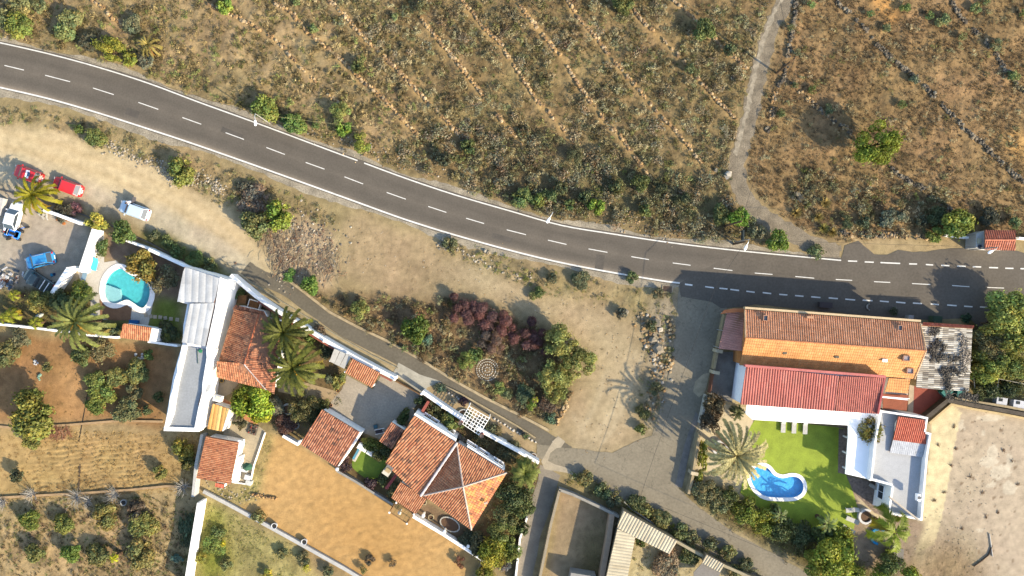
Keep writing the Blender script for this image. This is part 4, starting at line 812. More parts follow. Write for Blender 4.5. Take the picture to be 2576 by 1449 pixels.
sheet('pool_paving', [(1770,1010),(1876,1024),(1895,1060),(1882,1090),(1880,1170),(1878,1210),(1830,1190),(1745,1180),(1760,1060)], .028, M('pool_paving_stone', A(232, 210, 170), var=.08))
LAWN = spline([(1899,1056),(2000,1064),(2134,1080),(2134,1100)], 3)[:-1] + [(2112,1076),(2108,1189),(2128,1194),(2145,1235),(2160,1285),(2146,1336),(2100,1380),(2000,1340),(1900,1270),(1862,1240),(1868,1215),(1880,1200),(1885,1170),(1895,1130),(1883,1105),(1880,1090),(1890,1070)]
turfM = M('artificial_turf', A(166, 182, 58), var=.16, scale=.7, bump=.02, bscale=14, fine=.12)
sheet('lawn', LAWN, .036, turfM, holes=[grow(POOL2, 3)])
sheet('small_lawn', spline([(905,1120),(918,1108),(950,1132),(972,1150),(968,1180),(955,1200),(925,1204),(895,1185),(885,1165)], 3, True), .034, M('small_turf', A(122, 146, 48), var=.1, bump=.02, bscale=14))
sheet('gravel_strip', [(2110,1078),(2136,1080),(2128,1193),(2108,1189)], .042, M('brown_gravel', A(156, 134, 118), var=.35, scale=3, fine=.3, bump=.03))
sheet('gravel_court', [(2130,1198),(2190,1212),(2238,1222),(2226,1300),(2200,1290),(2150,1240),(2138,1215)], .04, M('brown_gravel', A(156, 134, 118)))
# ---- pools
def pool(label, poly, cop, rgb, deep, name='swimming_pool', steps=None, cw=4.2):
    r = tag(empty(name, P(sum(p[0] for p in poly) / len(poly), sum(p[1] for p in poly) / len(poly))), label, 'swimming pool'); off = -r.location
    def par(o): o.parent = r; o.matrix_parent_inverse = Matrix.Translation(off); return o
    par(sheet('coping', grow(poly, cop), .10, M('coping_' + label[:4], (.76, .73, .69), var=.05), holes=[poly], kind=None, thick=.14))
    w = [P(x, y) for x, y in poly]; n = len(w); m = MB()
    m.add([(p.x, p.y, .1) for p in w] + [(p.x, p.y, -.55) for p in w], [[i, n + i, n + (i + 1) % n, (i + 1) % n] for i in range(n)])
    m.prism([p.xy for p in w], -.65, -.55)
    lin = M('lining_' + label[:4], tuple(min(.9, c * 1.0) for c in rgb), var=.12, scale=2.2, rough=.4, bump=.05, bscale=3); par(m.build('basin', lin))
    if steps:
        m = MB()
        for k, st in enumerate(steps): m.prism([P(x, y).xy for x, y in st], -.53, -.12 - .13 * k, (1, 1, 1))
        par(m.build('steps', M('steps_' + label[:4], tuple(min(.88, c * .6 + .2) for c in rgb), var=.05, rough=.4)))
    wm = bpy.data.materials.new('water_' + label[:4]); wm.use_nodes = True; N = wm.node_tree.nodes; L = wm.node_tree.links; N.remove(N['Principled BSDF'])
    tr = N.new('ShaderNodeBsdfTransparent'); tr.inputs[0].default_value = deep; gl = N.new('ShaderNodeBsdfGlossy'); gl.inputs['Roughness'].default_value = .04
    fr = N.new('ShaderNodeFresnel'); fr.inputs[0].default_value = 1.33; mx = N.new('ShaderNodeMixShader'); nz = N.new('ShaderNodeTexNoise'); nz.inputs['Scale'].default_value = 2.5; nz.inputs['Detail'].default_value = 4; bp = N.new('ShaderNodeBump'); bp.inputs['Distance'].default_value = .05
    g = N.new('ShaderNodeNewGeometry'); L.new(g.outputs['Position'], nz.inputs['Vector']); L.new(nz.outputs[0], bp.inputs['Height']); L.new(bp.outputs[0], gl.inputs['Normal'])
    mx.inputs[0].default_value = .05; L.new(tr.outputs[0], mx.inputs[1]); L.new(gl.outputs[0], mx.inputs[2]); L.new(mx.outputs[0], N['Material Output'].inputs[0])
    par(sheet('water', poly, -.06, wm, kind=None)); return r
pool('teal kidney shaped pool with white coping in the left garden', POOL1, 13, (.07, .40, .42), (.9, .97, .98, 1), steps=[[(263,715),(300,728),(306,762),(290,765),(270,757),(262,735)], [(263,722),(292,734),(296,762),(272,757),(263,738)], [(262,730),(282,740),(286,762),(272,757)]])
pool('bright blue bean shaped pool in the green lawn', POOL2, 9, (.04, .33, .58), (.88, .95, 1, 1))
# ================================================================ PLANTS
def leaf_cloud(seed, n, kind='round'):
    """unit crown: many small leaf faces on lumpy clusters, radius 1, z 0..1"""
    rs = np.random.RandomState(seed); K = {'round': 16, 'tree': 22, 'loose': 12, 'twig': 9, 'lace': 26}[kind]
    th = rs.rand(K) * 6.283; rad = np.sqrt(rs.rand(K)) * .72; zz = .25 + (1 - rad ** 2) * .5 * (.5 + .5 * rs.rand(K))
    cen = np.stack([rad * np.cos(th), rad * np.sin(th), zz], 1); lr = .15 + rs.rand(K) * .25
    if kind == 'lace': lr *= .75
    if kind in ('loose', 'twig'): cen[:, :2] *= 1.1; lr *= .85
    wgt = lr ** 2; li = rs.choice(K, n, p=wgt / wgt.sum())
    d = rs.normal(size=(n, 3)); d[:, 2] = np.abs(d[:, 2]) * .9 - .25; d /= np.linalg.norm(d, axis=1)[:, None]
    sh = .55 + .45 * rs.rand(n) ** .5; p = cen[li] + d * lr[li, None] * sh[:, None] * (1, 1, .85)
    sprout = rs.rand(n) < .1; p[sprout] += d[sprout] * (rs.rand(int(sprout.sum()), 1) * .2)
    nor = d + rs.normal(size=(n, 3)) * .55; nor /= np.linalg.norm(nor, axis=1)[:, None]
    a = np.cross(nor, rs.normal(size=(n, 3))); a /= np.linalg.norm(a, axis=1)[:, None]; b = np.cross(nor, a)
    s0 = {'round': .075, 'tree': .058, 'loose': .075, 'twig': .05, 'lace': .045}[kind] * (1 if n < 2000 else .72 if n < 4000 else .58); s = (s0 * (.6 + .8 * rs.rand(n)))[:, None]
    el = 2.6 if kind == 'twig' else 1.35; wd_ = .35 if kind == 'twig' else .8
    V = np.stack([p - a * s * el, p - b * s * wd_, p + a * s * el, p + b * s * wd_], 1).reshape(-1, 3); F = np.arange(n * 4).reshape(n, 4)
    lb = (.62 + .6 * rs.rand(K))[li] * (.72 + .5 * rs.rand(n)); hue = (rs.rand(K)[li] - .5) * .35 + (rs.rand(n) - .5) * .2
    dead = rs.rand(n) < .07; hue[dead] += .35; lb[dead] *= .8
    col = np.stack([lb * (1 + hue), lb, lb * (1 - hue * .5 + .12)], 1); return V, F, col
CROWN = {}
def crown_mesh(kind, size, var):
    k = (kind, size, var % 4)
    if k not in CROWN:
        n = {0: 420, 1: 1200, 2: 3600, 3: 9000}[size]
        V, F, c = leaf_cloud(hash(kind) % 7 * 0 + {'round': 3, 'tree': 40, 'loose': 80, 'twig': 120, 'lace': 160}[kind] + size * 7 + var % 4, n, kind)
        me = np_mesh('crown', V, F, c); me.materials.append(leafM); CROWN[k] = me
    return CROWN[k]
STEM = {}
def stem_mesh(v):
    if v not in STEM:
        m = MB(); rr = random.Random(v); m.tube([(0, 0, -.1), (.02, .02, .3), (0, .03, .62)], [.075, .055, .03], 6)
        for i in range(7):
            a = i * .9 + rr.random(); z0 = .18 + .05 * i; r = rr.uniform(.45, .75); m.tube([(0, 0, z0), (r * .5 * math.cos(a), r * .5 * math.sin(a), z0 + .2), (r * math.cos(a), r * math.sin(a), z0 + .33)], [.035, .022, .008], 5, cap=False)
        o = m.build('trunk', barkM); STEM[v] = o.data; bpy.data.objects.remove(o)
    return STEM[v]
TREES = []
def plant(name, label, cat, x, y, r, h, rgb, kind='round', ry=None, rz=None, group=None, part=('crown', 'trunk')):
    c = P(x, y, h * .55); rw = r / S * (H - h * .55) / H; ryw = (ry or r) / S * (H - h * .55) / H; g = gz(c.x, c.y)
    t = tag(empty(name, (c.x, c.y, g), rz if rz is not None else random.uniform(0, 6.28) * (ry is None)), label, cat, group)
    size = 0 if r < 13 else 1 if r < 24 else 2 if r < 42 else 3; v = random.randrange(4)
    o = link(bpy.data.objects.new(part[0], crown_mesh(kind, size, v)), t); bush = h < r / S * 1.6
    o.scale = (rw * 1.12, ryw * 1.12, h * (1.0 if not bush else 1.05)); o.color = (*A(*rgb), 1) if False else (*[min(1, v_ * 1.38 + .02) for v_ in A(*rgb)], 1)
    o.rotation_euler.z = random.uniform(0, 6.28) if ry is None else 0
    s = link(bpy.data.objects.new(part[1], stem_mesh(v)), t); s.scale = (rw * .9, ryw * .9, h * .8)
    TREES.append((x, y, r)); return t
OLV, YG, GRN, DK, LIME, SAGE, DRYC = (128,126,62), (164,160,40), (96,124,42), (74,92,38), (150,164,62), (138,138,92), (146,128,92)
B = lambda *a, **k: plant('bush', a[0], 'bush', *a[1:], part=('foliage', 'stems'), **k)
Tt = lambda *a, **k: plant('tree', a[0], 'tree', *a[1:], **k)
# north side of the main road
B('large yellow green bush touching the upper road shoulder, next to the withered palm', 282, 128, 46, 2.4, (158,158,48), ry=26, rz=-.45)
B('yellow green lobe at the right end of the big roadside bush', 326, 146, 20, 1.8, (160,160,50))
B('pale green bush left of the big yellow roadside bush', 160, 78, 26, 1.9, (140,150,78)); B('pale green bush above the bush pair at upper left', 178, 48, 26, 1.9, (138,144,80))
B('dense green bush in the top left corner above the road', 44, 62, 34, 2.2, (132,144,50)); B('grey green bush on the left edge above the road', 8, 46, 22, 1.8, (130,136,80))
B('olive bush at the very top left', 46, 14, 28, 1.8, (140,138,76)); B('small olive bush at the top left next to the track of soil', 96, 12, 20, 1.4, (140,140,80))
B('dark bushy mound left of the withered palm', 222, 108, 26, 1.6, (106,102,68)); B('grey green bush above the withered palm', 334, 62, 24, 1.5, (128,128,84)); B('grey bush below the withered palm', 365, 150, 22, 1.3, (134,128,92))
B('bright green round bush at the top edge by the first long stone wall', 566, 14, 20, 1.7, (142,164,52))
B('leafy green bush left of the first street lamp, largest there', 667, 272, 32, 2.2, (134,150,56)); B('green bush right of the first street lamp under the wire', 742, 312, 26, 1.8, (118,146,58)); B('small green bush under the wire', 716, 300, 14, 1.4, (110,136,64)); B('tiny green bush between wire and rubble stones', 795, 316, 11, 1.0, (104,128,50))
B('pale spreading bush above the bright green roadside bush', 852, 284, 30, 2.0, (148,158,74), kind='lace'); B('bright green bush below the pale spreading bush', 866, 322, 20, 1.6, (130,160,44))
B('round yellow green bush by the middle of the upper road shoulder', 910, 360, 27, 2.2, (156,164,54), kind='lace')
B('olive bush growing on the fourth terrace wall', 903, 170, 20, 1.6, (124,126,56)); B('light green bush beside a terrace wall end near the top', 788, 72, 13, 1.2, (144,156,82)); B('small lime bush on the terrace near the top', 992, 42, 10, .9, (150,166,96)); B('small lime bush at the top edge between two walls', 744, 6, 10, .9, (146,160,86)); B('feathery olive bush at the top of the fifth wall', 1060, 18, 20, 1.5, (130,128,76), kind='lace')
B('olive bush at the top edge beside a wall start', 1570, 8, 27, 1.9, (124,124,50)); B('largest bright bush on the terraces near the track', 1772, 76, 29, 2.2, (132,142,68)); B('green bush lower on the wall beside the track', 1834, 128, 17, 1.4, (118,126,70)); B('light bush pair on the ninth wall, left one', 1732, 172, 14, 1.2, (136,142,80)); B('light bush pair on the ninth wall, right one', 1752, 182, 12, 1.1, (134,136,78)); B('green bush at the right end of the last terrace', 1965, 286, 12, 1.0, (120,134,70))
for i, (x, y, r, c) in enumerate([(1312,496,26,(128,146,72)),(1352,505,20,(140,152,62)),(1384,492,20,(126,140,76)),(1434,516,14,(124,140,70)),(1498,520,22,(146,168,48)),(1470,500,18,(120,128,70)),(1624,530,18,(134,142,66)),(1552,470,22,(120,120,60)),(1612,458,24,(118,124,54)),(1448,388,24,(110,108,60)),(1410,470,20,(116,118,66)),(1660,470,20,(100,102,58)),(1720,500,20,(106,110,64)),(1180,370,20,(104,116,52)),(1120,400,20,(100,100,62))]):
    B(['lush green bush at the road bend, largest of that row','yellow green bush at the road bend left of the second lamp','grey green bush just above the second street lamp','small green bush right of the second street lamp','brightest lime bush in the row above the road','olive bush left of the brightest lime bush','yellowish bush near the road left of the utility pole','dark olive bush mid slope above the lime bush','dark green bush at the foot of the seventh wall','feathery green bush at the end of the sixth wall','olive bush above the second street lamp','dark bush cluster low on the slope','dark green bush near the dirt track foot','dark green bush at the foot of the fourth wall','dark olive bush near the round yellow bush'][i], x, y, r, 1.7, c, kind='lace' if i == 9 else 'round')
B('bright green bush under the leaning utility pole', 1860, 545, 26, 2.2, (128,160,40)); B('olive bush left of the utility pole', 1818, 540, 26, 1.8, (112,118,54)); B('round bush between road and dirt track junction', 1958, 606, 30, 2.0, (142,164,52)); B('low green weeds at the road and track junction', 2052, 634, 22, .8, (118,128,66)); B('grey bush left of the round junction bush', 1905, 585, 20, 1.3, (140,136,92))
Tt('big yellow green tree standing alone on the brown slope', 2212, 362, 60, 6.0, (146,158,36), kind='lace'); Tt('green tree by the stone wall left of the roadside hut', 2412, 560, 38, 3.6, (146,160,58)); B('dark bush behind the tree left of the hut', 2360, 545, 26, 1.8, (98,108,56)); B('small green bush before the tree left of the hut', 2352, 588, 21, 1.8, (136,150,56)); B('small green bush above the hut roof', 2552, 563, 17, 1.3, (132,146,80)); B('grey green bush above the dark gully', 2240, 540, 20, 1.2, (146,146,106)); B('dark bush behind the hut', 2490, 545, 26, 1.4, (96,96,66))
for i, (x, y) in enumerate([(2230,560),(2270,545),(2175,560),(2130,560),(2320,560)]): B(['pale sage bush at the left of the gully','pale sage bush above the gully','green bush at the left end of the gully wall','small green shrub by the gully stones','dark bush at the right of the gully'][i], x, y, 17, 1.0, [(150,152,116),(146,148,108),(96,106,62),(104,112,62),(96,96,60)][i])
# between road and parking strip
B('dense green bush standing on the rocky bank below the road', 459, 432, 35, 2.4, (132,140,52)); B('small green bush above the red cars', 196, 325, 13, 1.2, (124,140,52)); B('taller green bush above the red cars', 240, 345, 24, 1.6, (116,128,54)); Tt('bright green tree beside the rubble heap', 703, 542, 36, 3.2, (132,152,42)); Tt('olive tree left of the bright green tree by the rubble heap', 643, 562, 36, 2.8, (130,132,68)); B('dry grey bush above the tree pair', 640, 505, 40, 1.2, (138,122,92)); B('low dark bush above the tree pair', 612, 470, 20, .9, (116,106,74))
B('round green bush at the upper edge of the lane', 778, 718, 24, 1.7, (118,146,44)); B('pale green fuzzy bush at the upper edge of the lane', 903, 781, 27, 2.0, (150,156,72), kind='lace'); B('dark glossy green bush in the middle of the bank', 1047, 829, 38, 2.6, (112,130,28)); B('low bright weeds at the start of the lane', 728, 694, 18, .5, (104,142,48)); B('yellow green shrub left of the stone spiral', 1176, 905, 26, 1.5, (140,156,62), kind='lace'); B('green shrub behind the stone spiral', 1200, 890, 20, 1.3, (118,138,56)); B('blue green aloe clump beside the dark glossy bush', 1075, 855, 16, .8, (122,150,110))
BRK = (118,76,64)
for i, (x, y, r) in enumerate([(1150,775,34),(1200,790,42),(1262,812,40),(1320,838,40),(1360,860,30),(1240,860,34)]): B(['leftmost reddish brown leafless shrub on the bank','second reddish brown shrub from the left','third reddish brown shrub in the row','fourth reddish brown shrub, deepest colour','last reddish brown shrub beside the acacia','dusty brown shrub below the reddish row'][i], x, y, r, 1.9, BRK if i < 5 else (120,96,74), kind='twig')
for i, (x, y, r, h_) in enumerate([(1412,862,46,4.5),(1455,912,46,4.6),(1392,950,46,4.2),(1400,985,30,3.4)]): Tt(['northern crown of the acacia group beside the dirt lot','eastern crown of the acacia group beside the dirt lot','western crown of the acacia group beside the dirt lot','southern low crown of the acacia group'][i], x, y, r, h_, (164,166,80), kind='lace')
B('dark green plants at the lane corner below the acacias', 1318, 990, 26, 1.0, (94,112,66)); B('green agave like shrub at the tip of the bank', 1386, 1052, 17, .9, (112,136,90)); B('yellow leaved shrub near the lane corner', 1340, 1015, 17, .9, (138,158,54)); B('reddish dry bush below the acacias', 1375, 1015, 26, 1.0, (116,92,64)); B('bright weeds by the lane right of the spiral', 1255, 975, 17, .7, (136,148,64)); B('olive weeds beside the bright weeds', 1275, 990, 17, .7, (112,116,62))
# verges right of the dirt field
for i, (x, y, r, c) in enumerate([(1352,738,20,(112,122,52)),(1460,705,26,(124,124,74)),(1590,700,16,(116,130,64)),(1700,870,0,0),(1560,790,16,(110,108,80)),(1640,820,16,(120,118,66)),(1618,1040,20,(122,120,56)),(1612,1080,16,(140,142,58)),(1650,980,18,(128,122,68)),(1655,740,16,(136,126,80)),(1130,615,20,(120,118,66)),(1385,700,16,(108,108,66))]):
    if r: B(['green patch bush below the road bend','grey green shrub by the lower road edge','green shrub near the drain','','grey shrub in the dirt lot corner','shrub among the boulders right of the lot','dark shrub low on the right verge','yellowish shrub at the tip of the right verge','dry shrub midway on the right verge','tan shrub near the junction','olive shrub beside the white roadside stones','small dark shrub under the road'][i], x, y, r, 1.0, c)
# left gardens
Tt('frangipani like tree with yellow tips by the white wall', 240, 562, 25, 2.6, (196,190,74), kind='loose'); Tt('round dense green bush tree behind the grey car', 311, 584, 32, 2.4, (110,130,50)); Tt('orange flowering tree overhanging the teal pool', 354, 672, 40, 2.8, (142,128,44)); Tt('grey olive tree beside the teal pool', 412, 702, 40, 2.8, (132,124,78), kind='lace'); B('green plants in the narrow planter by the blue loungers', 256, 622, 17, 1.2, (104,124,52), ry=26, rz=0)
B('dark plants between palm and parked cars', 160, 535, 26, 1.2, (100,92,62)); B('pink tinged shrub right of the small palm', 188, 528, 18, 1.0, (136,92,90))
for i, (x, y, r, c) in enumerate([(420,608,18,(100,116,56)),(450,635,22,(106,124,52)),(490,655,24,(112,132,54)),(525,665,20,(110,118,60)),(390,592,16,(108,112,66)),(595,738,18,(110,132,62))]): B(['weeds behind the white wall, leftmost','weeds behind the white wall, second clump','weeds behind the white wall, brightest clump','weeds behind the white wall, right clump','weeds beside the round bush tree','leafy shrub in the corner of the tall white house'][i], x, y, r, 1.1, c)
Tt('yellowish tree left of the large leaning palm', 96, 760, 32, 2.8, (158,150,66), kind='lace'); B('dark garden bush above the large leaning palm', 138, 750, 30, 2.0, (100,110,54)); B('bright green shrub beside the pool patio', 205, 735, 28, 1.8, (132,146,48)); B('dark green mass behind the small garden boat', 168, 770, 24, 1.8, (94,110,54)); B('dark shrubs in the bottom of the pool garden', 280, 828, 22, 1.1, (82,96,52)); B('dark shrubs right of the pool shed', 420, 835, 26, 1.3, (92,100,48)); B('dark spiky shrub beside the tall white house wall', 443, 842, 15, 1.2, (110,112,50))
Tt('big round yellow green tree in the brown garden plot', 94, 1040, 64, 4.6, (140,138,44)); B('bush at the left edge of the brown garden', 12, 890, 34, 1.8, (122,120,58)); B('pale bush at the upper left of the brown garden', 52, 850, 28, 1.3, (136,128,80)); B('green bush under the leaning palm', 206, 895, 28, 1.7, (110,118,50)); B('dusty bush right of the bush under the palm', 256, 880, 32, 1.6, (150,134,78))
for i, (x, y, r, c) in enumerate([(240,955,26,(136,144,60)),(295,948,26,(140,142,66)),(345,935,30,(132,138,66)),(375,893,15,(116,136,54)),(255,990,34,(128,142,50)),(318,1030,34,(120,120,64)),(240,1020,26,(124,138,44)),(335,985,22,(122,116,66)),(425,845,14,(140,140,56)),(120,925,14,(140,134,70)),(400,1000,14,(112,118,56)),(370,1032,14,(104,112,56))]): B(['fruit bush at the left of the garden hedge','fruit bush second in the garden hedge','fruit bush third in the garden hedge, beside the white shed wall','small round bush right of the hedge','brightest fruit bush in the lower garden hedge','large dusty bush at the bottom of the garden hedge','dark green fruit bush low in the hedge','dry looking bush inside the hedge','tiny green plant near the white house corner','small yellow green weed on bare soil','small weed near the grey terrace wall','small weed at the bottom of the brown garden'][i], x, y, r, 1.5, c)
for i, (x, y, r, c) in enumerate([(74,1310,27,(130,140,42)),(160,1318,24,(132,138,52)),(262,1300,33,(140,132,56)),(360,1318,34,(134,136,56)),(88,1390,26,(136,136,62)),(178,1390,26,(118,140,42)),(243,1396,28,(118,120,56)),(357,1392,38,(136,130,60)),(400,1188,18,(144,138,60)),(462,1130,28,(146,140,44)),(470,1165,20,(120,116,44)),(45,1197,19,(96,98,56)),(340,1285,26,(98,84,58)),(80,1105,24,(140,138,56))]): B(['first orchard tree of the upper row from the left','second orchard tree of the upper row','third orchard tree of the upper row, reddish inside','fourth orchard tree of the upper row beside bare soil','first orchard tree of the lower row from the left','round bright green orchard tree of the lower row','dull orchard tree beside the yellow banana plant','largest orchard tree of the lower row','yellowish weed clump at the end of the furrows','yellow leaved tree against the tall wall','dark foot of the yellow leaved tree','dark shrub at the left end of the furrows','dry brown thicket between orchard trees','grassy green clump above the furrows'][i], x, y, r, 1.8, c)
B('blue green agave beside the tall white wall', 446, 1405, 15, .9, (130,158,124), kind='loose'); B('dark green creeper at the shaded foot of the tall wall', 470, 1330, 22, .8, (86,98,50), ry=52, rz=0)
for i, (x, y, r, c) in enumerate([(536,1372,30,(124,138,44)),(548,1340,22,(120,128,52)),(561,1368,9,(226,208,40)),(505,1400,16,(170,160,50)),(773,1428,11,(214,204,50)),(766,1405,18,(124,118,66)),(712,1390,15,(128,126,68)),(672,1444,14,(196,184,60)),(650,1300,20,(150,142,72)),(930,1410,14,(118,100,66)),(915,1432,12,(134,130,60)),(825,1434,16,(120,120,70)),(570,1420,18,(136,134,66)),(985,1416,12,(120,104,70))]): B(['bright green patch beside the tall white wall','green clump at the head of the bright patch','bright yellow flowering plant in the green strip','yellow green plant at the base of the tall wall','yellow flowering shrub below the concrete wall','dark shrub above the yellow flowering shrub','small shrub in the dry strip','yellow flowering shrub at the bottom edge','tawny shrub under the field wall','brown twiggy shrub on the sandy field, left','green rooted shrub at the sandy field bottom edge','small dark shrub under the concrete wall','small shrub in the green strip','brown twiggy shrub at the sandy field bottom, right'][i], x, y, r, .9, c)
Tt('bright lime green tree over the terracotta patio', 640, 1012, 48, 3.6, (156,172,30)); Tt('bright lime crown at the lower right of the patio tree', 652, 1034, 32, 3.4, (166,178,26)); Tt('yellow green crown at the left of the patio tree', 606, 1004, 26, 3.0, (150,156,32)); Tt('olive garden tree between two ring planters', 766, 1022, 42, 3.2, (128,122,60), kind='lace'); B('pale green shrub at the edge of the paved yard', 815, 1018, 20, 1.5, (134,130,56)); B('dark hedge above the long tiled house', 800, 1052, 28, 1.6, (88,100,46)); B('dusty ground shrub left of the ring planter', 690, 1025, 26, .7, (124,120,88)); B('dark red shrub below the ring planter', 720, 1068, 30, 1.0, (110,74,50)); B('dark shrub beside the white carport panels', 822, 880, 24, 1.7, (96,100,58)); B('yellow green shrub at the carport wall end', 853, 955, 17, 1.3, (148,146,62), ry=24, rz=-.4); B('green vine behind the upper twin palm', 780, 852, 18, 1.4, (126,138,48)); B('dusty shrub below the garden wall', 800, 835, 20, 1.2, (132,112,80))
Tt('small olive tree on the tan terrace', 600, 1068, 18, 1.6, (112,106,62), kind='loose'); B('hedge behind the white swing seat', 935, 1118, 26, 1.6, (118,128,36), ry=17, rz=-.5); B('dark part of the hedge near the side annex', 960, 1142, 24, 1.6, (92,98,40)); B('dark maroon shrub at the corner of the small lawn', 868, 1168, 22, 1.4, (88,62,52)); B('maroon shrub at the foot of the small lawn', 932, 1215, 18, 1.1, (86,60,56)); B('green garden shrubs below the chimney', 1000, 1245, 30, 1.0, (108,108,52)); B('green shrub strip right of the small lawn', 962, 1200, 14, 1.0, (108,118,50), ry=26, rz=-.3); B('square hedge beside the big house front', 1014, 1050, 24, 1.3, (104,118,48), ry=13, rz=.95)
B('palm like green shrub behind the garden wall', 1139, 1066, 30, 1.8, (128,138,60), kind='loose'); B('yellow tinged hedge below the garden wall', 1092, 1036, 22, 1.1, (112,110,52)); B('small olive bush near the red pillar wall', 1078, 1018, 16, 1.0, (118,112,66)); B('green bush under the start of the garden wall', 1056, 1008, 14, 1.2, (104,118,60)); B('dark bush behind the right garden wall', 1225, 1095, 34, 1.2, (108,104,56)); B('olive shrubs behind the end of the garden wall', 1282, 1140, 32, 1.2, (116,110,60))
for i, (x, y, r, h_, c, k) in enumerate([(1300,1248,46,3.6,(92,104,46),'tree'),(1318,1275,30,3.4,(100,114,46),'tree'),(1272,1298,36,3.0,(112,116,58),'tree'),(1262,1345,44,3.2,(132,142,62),'lace'),(1236,1392,42,3.4,(164,160,34),'tree'),(1210,1370,30,2.4,(104,100,56),'round'),(1285,1385,30,2.8,(124,134,44),'tree'),(1312,1330,20,2.4,(104,112,50),'round'),(1268,1425,20,1.8,(158,150,136),'twig'),(1155,1412,16,1.0,(152,96,64),'twig'),(1175,1355,24,1.2,(96,100,60),'round'),(1220,1445,24,2.4,(152,150,40),'tree')]): Tt(['dark dense tree right of the hipped house','dark tree crown beside the lower lane','dusky tree below the east hip of the big house','pale green feathery tree south of the big house','yellow flowering tree at the south tip of the garden wall','dusty tree beside the yellow flowering tree','green tree by the edge of the lower lane','narrow dark tree beside the lower lane wall','grey leafless shrub by the bottom edge','rust coloured dry shrub in the sandy field corner','dark shrub under the south tip of the hip roof','yellow green tree at the bottom edge by the lower lane'][i], x, y, r, h_, c, kind=k)
# side road verge
for i, (x, y, r, c) in enumerate([(1470,1200,22,(152,140,72)),(1518,1236,22,(110,122,66)),(1545,1258,20,(104,108,66)),(1602,1262,24,(116,122,62)),(1625,1285,20,(164,158,80)),(1663,1305,24,(130,132,68)),(1712,1335,22,(122,130,64)),(1745,1355,20,(150,142,80)),(1788,1368,20,(124,124,70)),(1830,1392,22,(150,144,70)),(1875,1415,20,(120,122,70)),(1676,1420,36,(146,128,88)),(1735,1398,28,(120,124,58)),(1612,1365,15,(120,134,54)),(1850,1440,22,(132,128,66))]): B(['dry yellow bush at the crossing corner','green bush left of the long tan wall','dark bush by the pipe behind the studded wall','round bush above the corrugated roof','palm like pale tuft above the corrugated roof','green bush on the verge over the first roof end','green bush on the verge mid way','tawny bush on the verge','grey green bush on the verge','pale yellow bush low on the verge','green bush near the end of the verge','large dry thicket in the farm yard','green thicket beside the small corrugated shed','green weeds at the inner corner of the farm shed','yellow green bush by the bottom edge of the farm yard'][i], x, y, r, 1.2, c)
# hotel garden
for i, (x, y, r, h_, c, k, ry) in enumerate([(1796,1018,28,2.6,(112,96,56),'tree',32),(1786,1060,28,2.6,(104,88,56),'tree',34),(1766,1145,15,1.8,(172,166,40),'round',42),(1757,1195,14,1.6,(150,150,46),'round',20),(1770,1238,34,2.0,(130,126,74),'tree',None),(1812,1262,32,1.8,(124,122,66),'round',None),(1836,1250,26,2.0,(116,122,52),'loose',None),(1885,1290,38,2.2,(140,148,32),'tree',None),(1925,1312,36,2.2,(148,152,34),'tree',None),(1970,1335,36,2.4,(104,112,48),'tree',None),(2020,1350,34,2.4,(92,104,50),'tree',None),(2070,1345,32,2.6,(110,124,56),'loose',None),(2092,1392,58,4.6,(158,168,42),'tree',None),(2120,1360,34,4.0,(150,160,44),'tree',None),(2060,1425,40,3.6,(140,150,40),'tree',None),(2240,1422,34,2.8,(112,126,52),'tree',None),(2215,1445,26,2.4,(150,162,44),'tree',None),(2290,1444,22,2.2,(160,172,48),'round',None),(2184,1080,33,4.6,(148,138,50),'tree',40),(1945,1280,16,1.4,(112,124,44),'round',None),(2150,1440,24,2.0,(150,160,50),'round',None)]):
    Tt(['dark hedge tree north of the round palm planter','dark hedge tree directly above the round planter','yellow green hedge along the cream wall','short yellow hedge by the southern cream pillar','grey olive tree at the lawn corner by the side road','olive shrub mass beside the pale palm','fern like shrub below the pale palm','yellow speckled hedge tree south of the blue pool, left one','yellow speckled hedge tree south of the blue pool, right one','dark tree in the hedge row below the lawn','darkest tree in the hedge row below the lawn','feathery green tree at the lawn tip','largest bright tree at the bottom edge by the side road','bright crown above the largest bottom tree','bright crown left of the largest bottom tree','dark green tree beside the plank table at the bottom','yellow green tree under the plank table','small bright tree at the bottom edge of the sandy lot','golden green tree rising beside the white annex','small green shrub at the pool edge hedge','bright shrub between the bottom trees'][i], x, y, r, h_, c, kind=k, ry=ry, rz=0 if ry else None)
for i, (x, y, r, h_, c) in enumerate([(2542,790,58,5.4,(176,180,78)),(2500,815,34,4.6,(170,174,76)),(2490,872,44,4.0,(132,122,66)),(2545,862,40,4.6,(164,168,72)),(2478,935,36,4.0,(166,174,70)),(2530,915,38,4.2,(156,164,74)),(2570,930,30,3.8,(160,162,72)),(2480,980,30,3.2,(92,100,46)),(2540,978,30,3.0,(90,98,44)),(2460,890,24,3.4,(126,132,50)),(2590,840,34,4.4,(134,140,50))]): Tt(['tall pale green tree at the right edge beside the road bay','pale tree crown above the scrap shed corner','brown green tree right of the scrap shed','green tree at the right edge below the tallest one','yellow green tree right of the shed, lower','green tree in the middle of the right grove','yellowish tree at the right edge over the wire fence','dark tree low in the grove by the lot wall','dark tree in the grove above the white hutches','narrow green tree touching the shed','tree cut by the right edge in the grove'][i], x, y, r, h_, c, kind='tree')
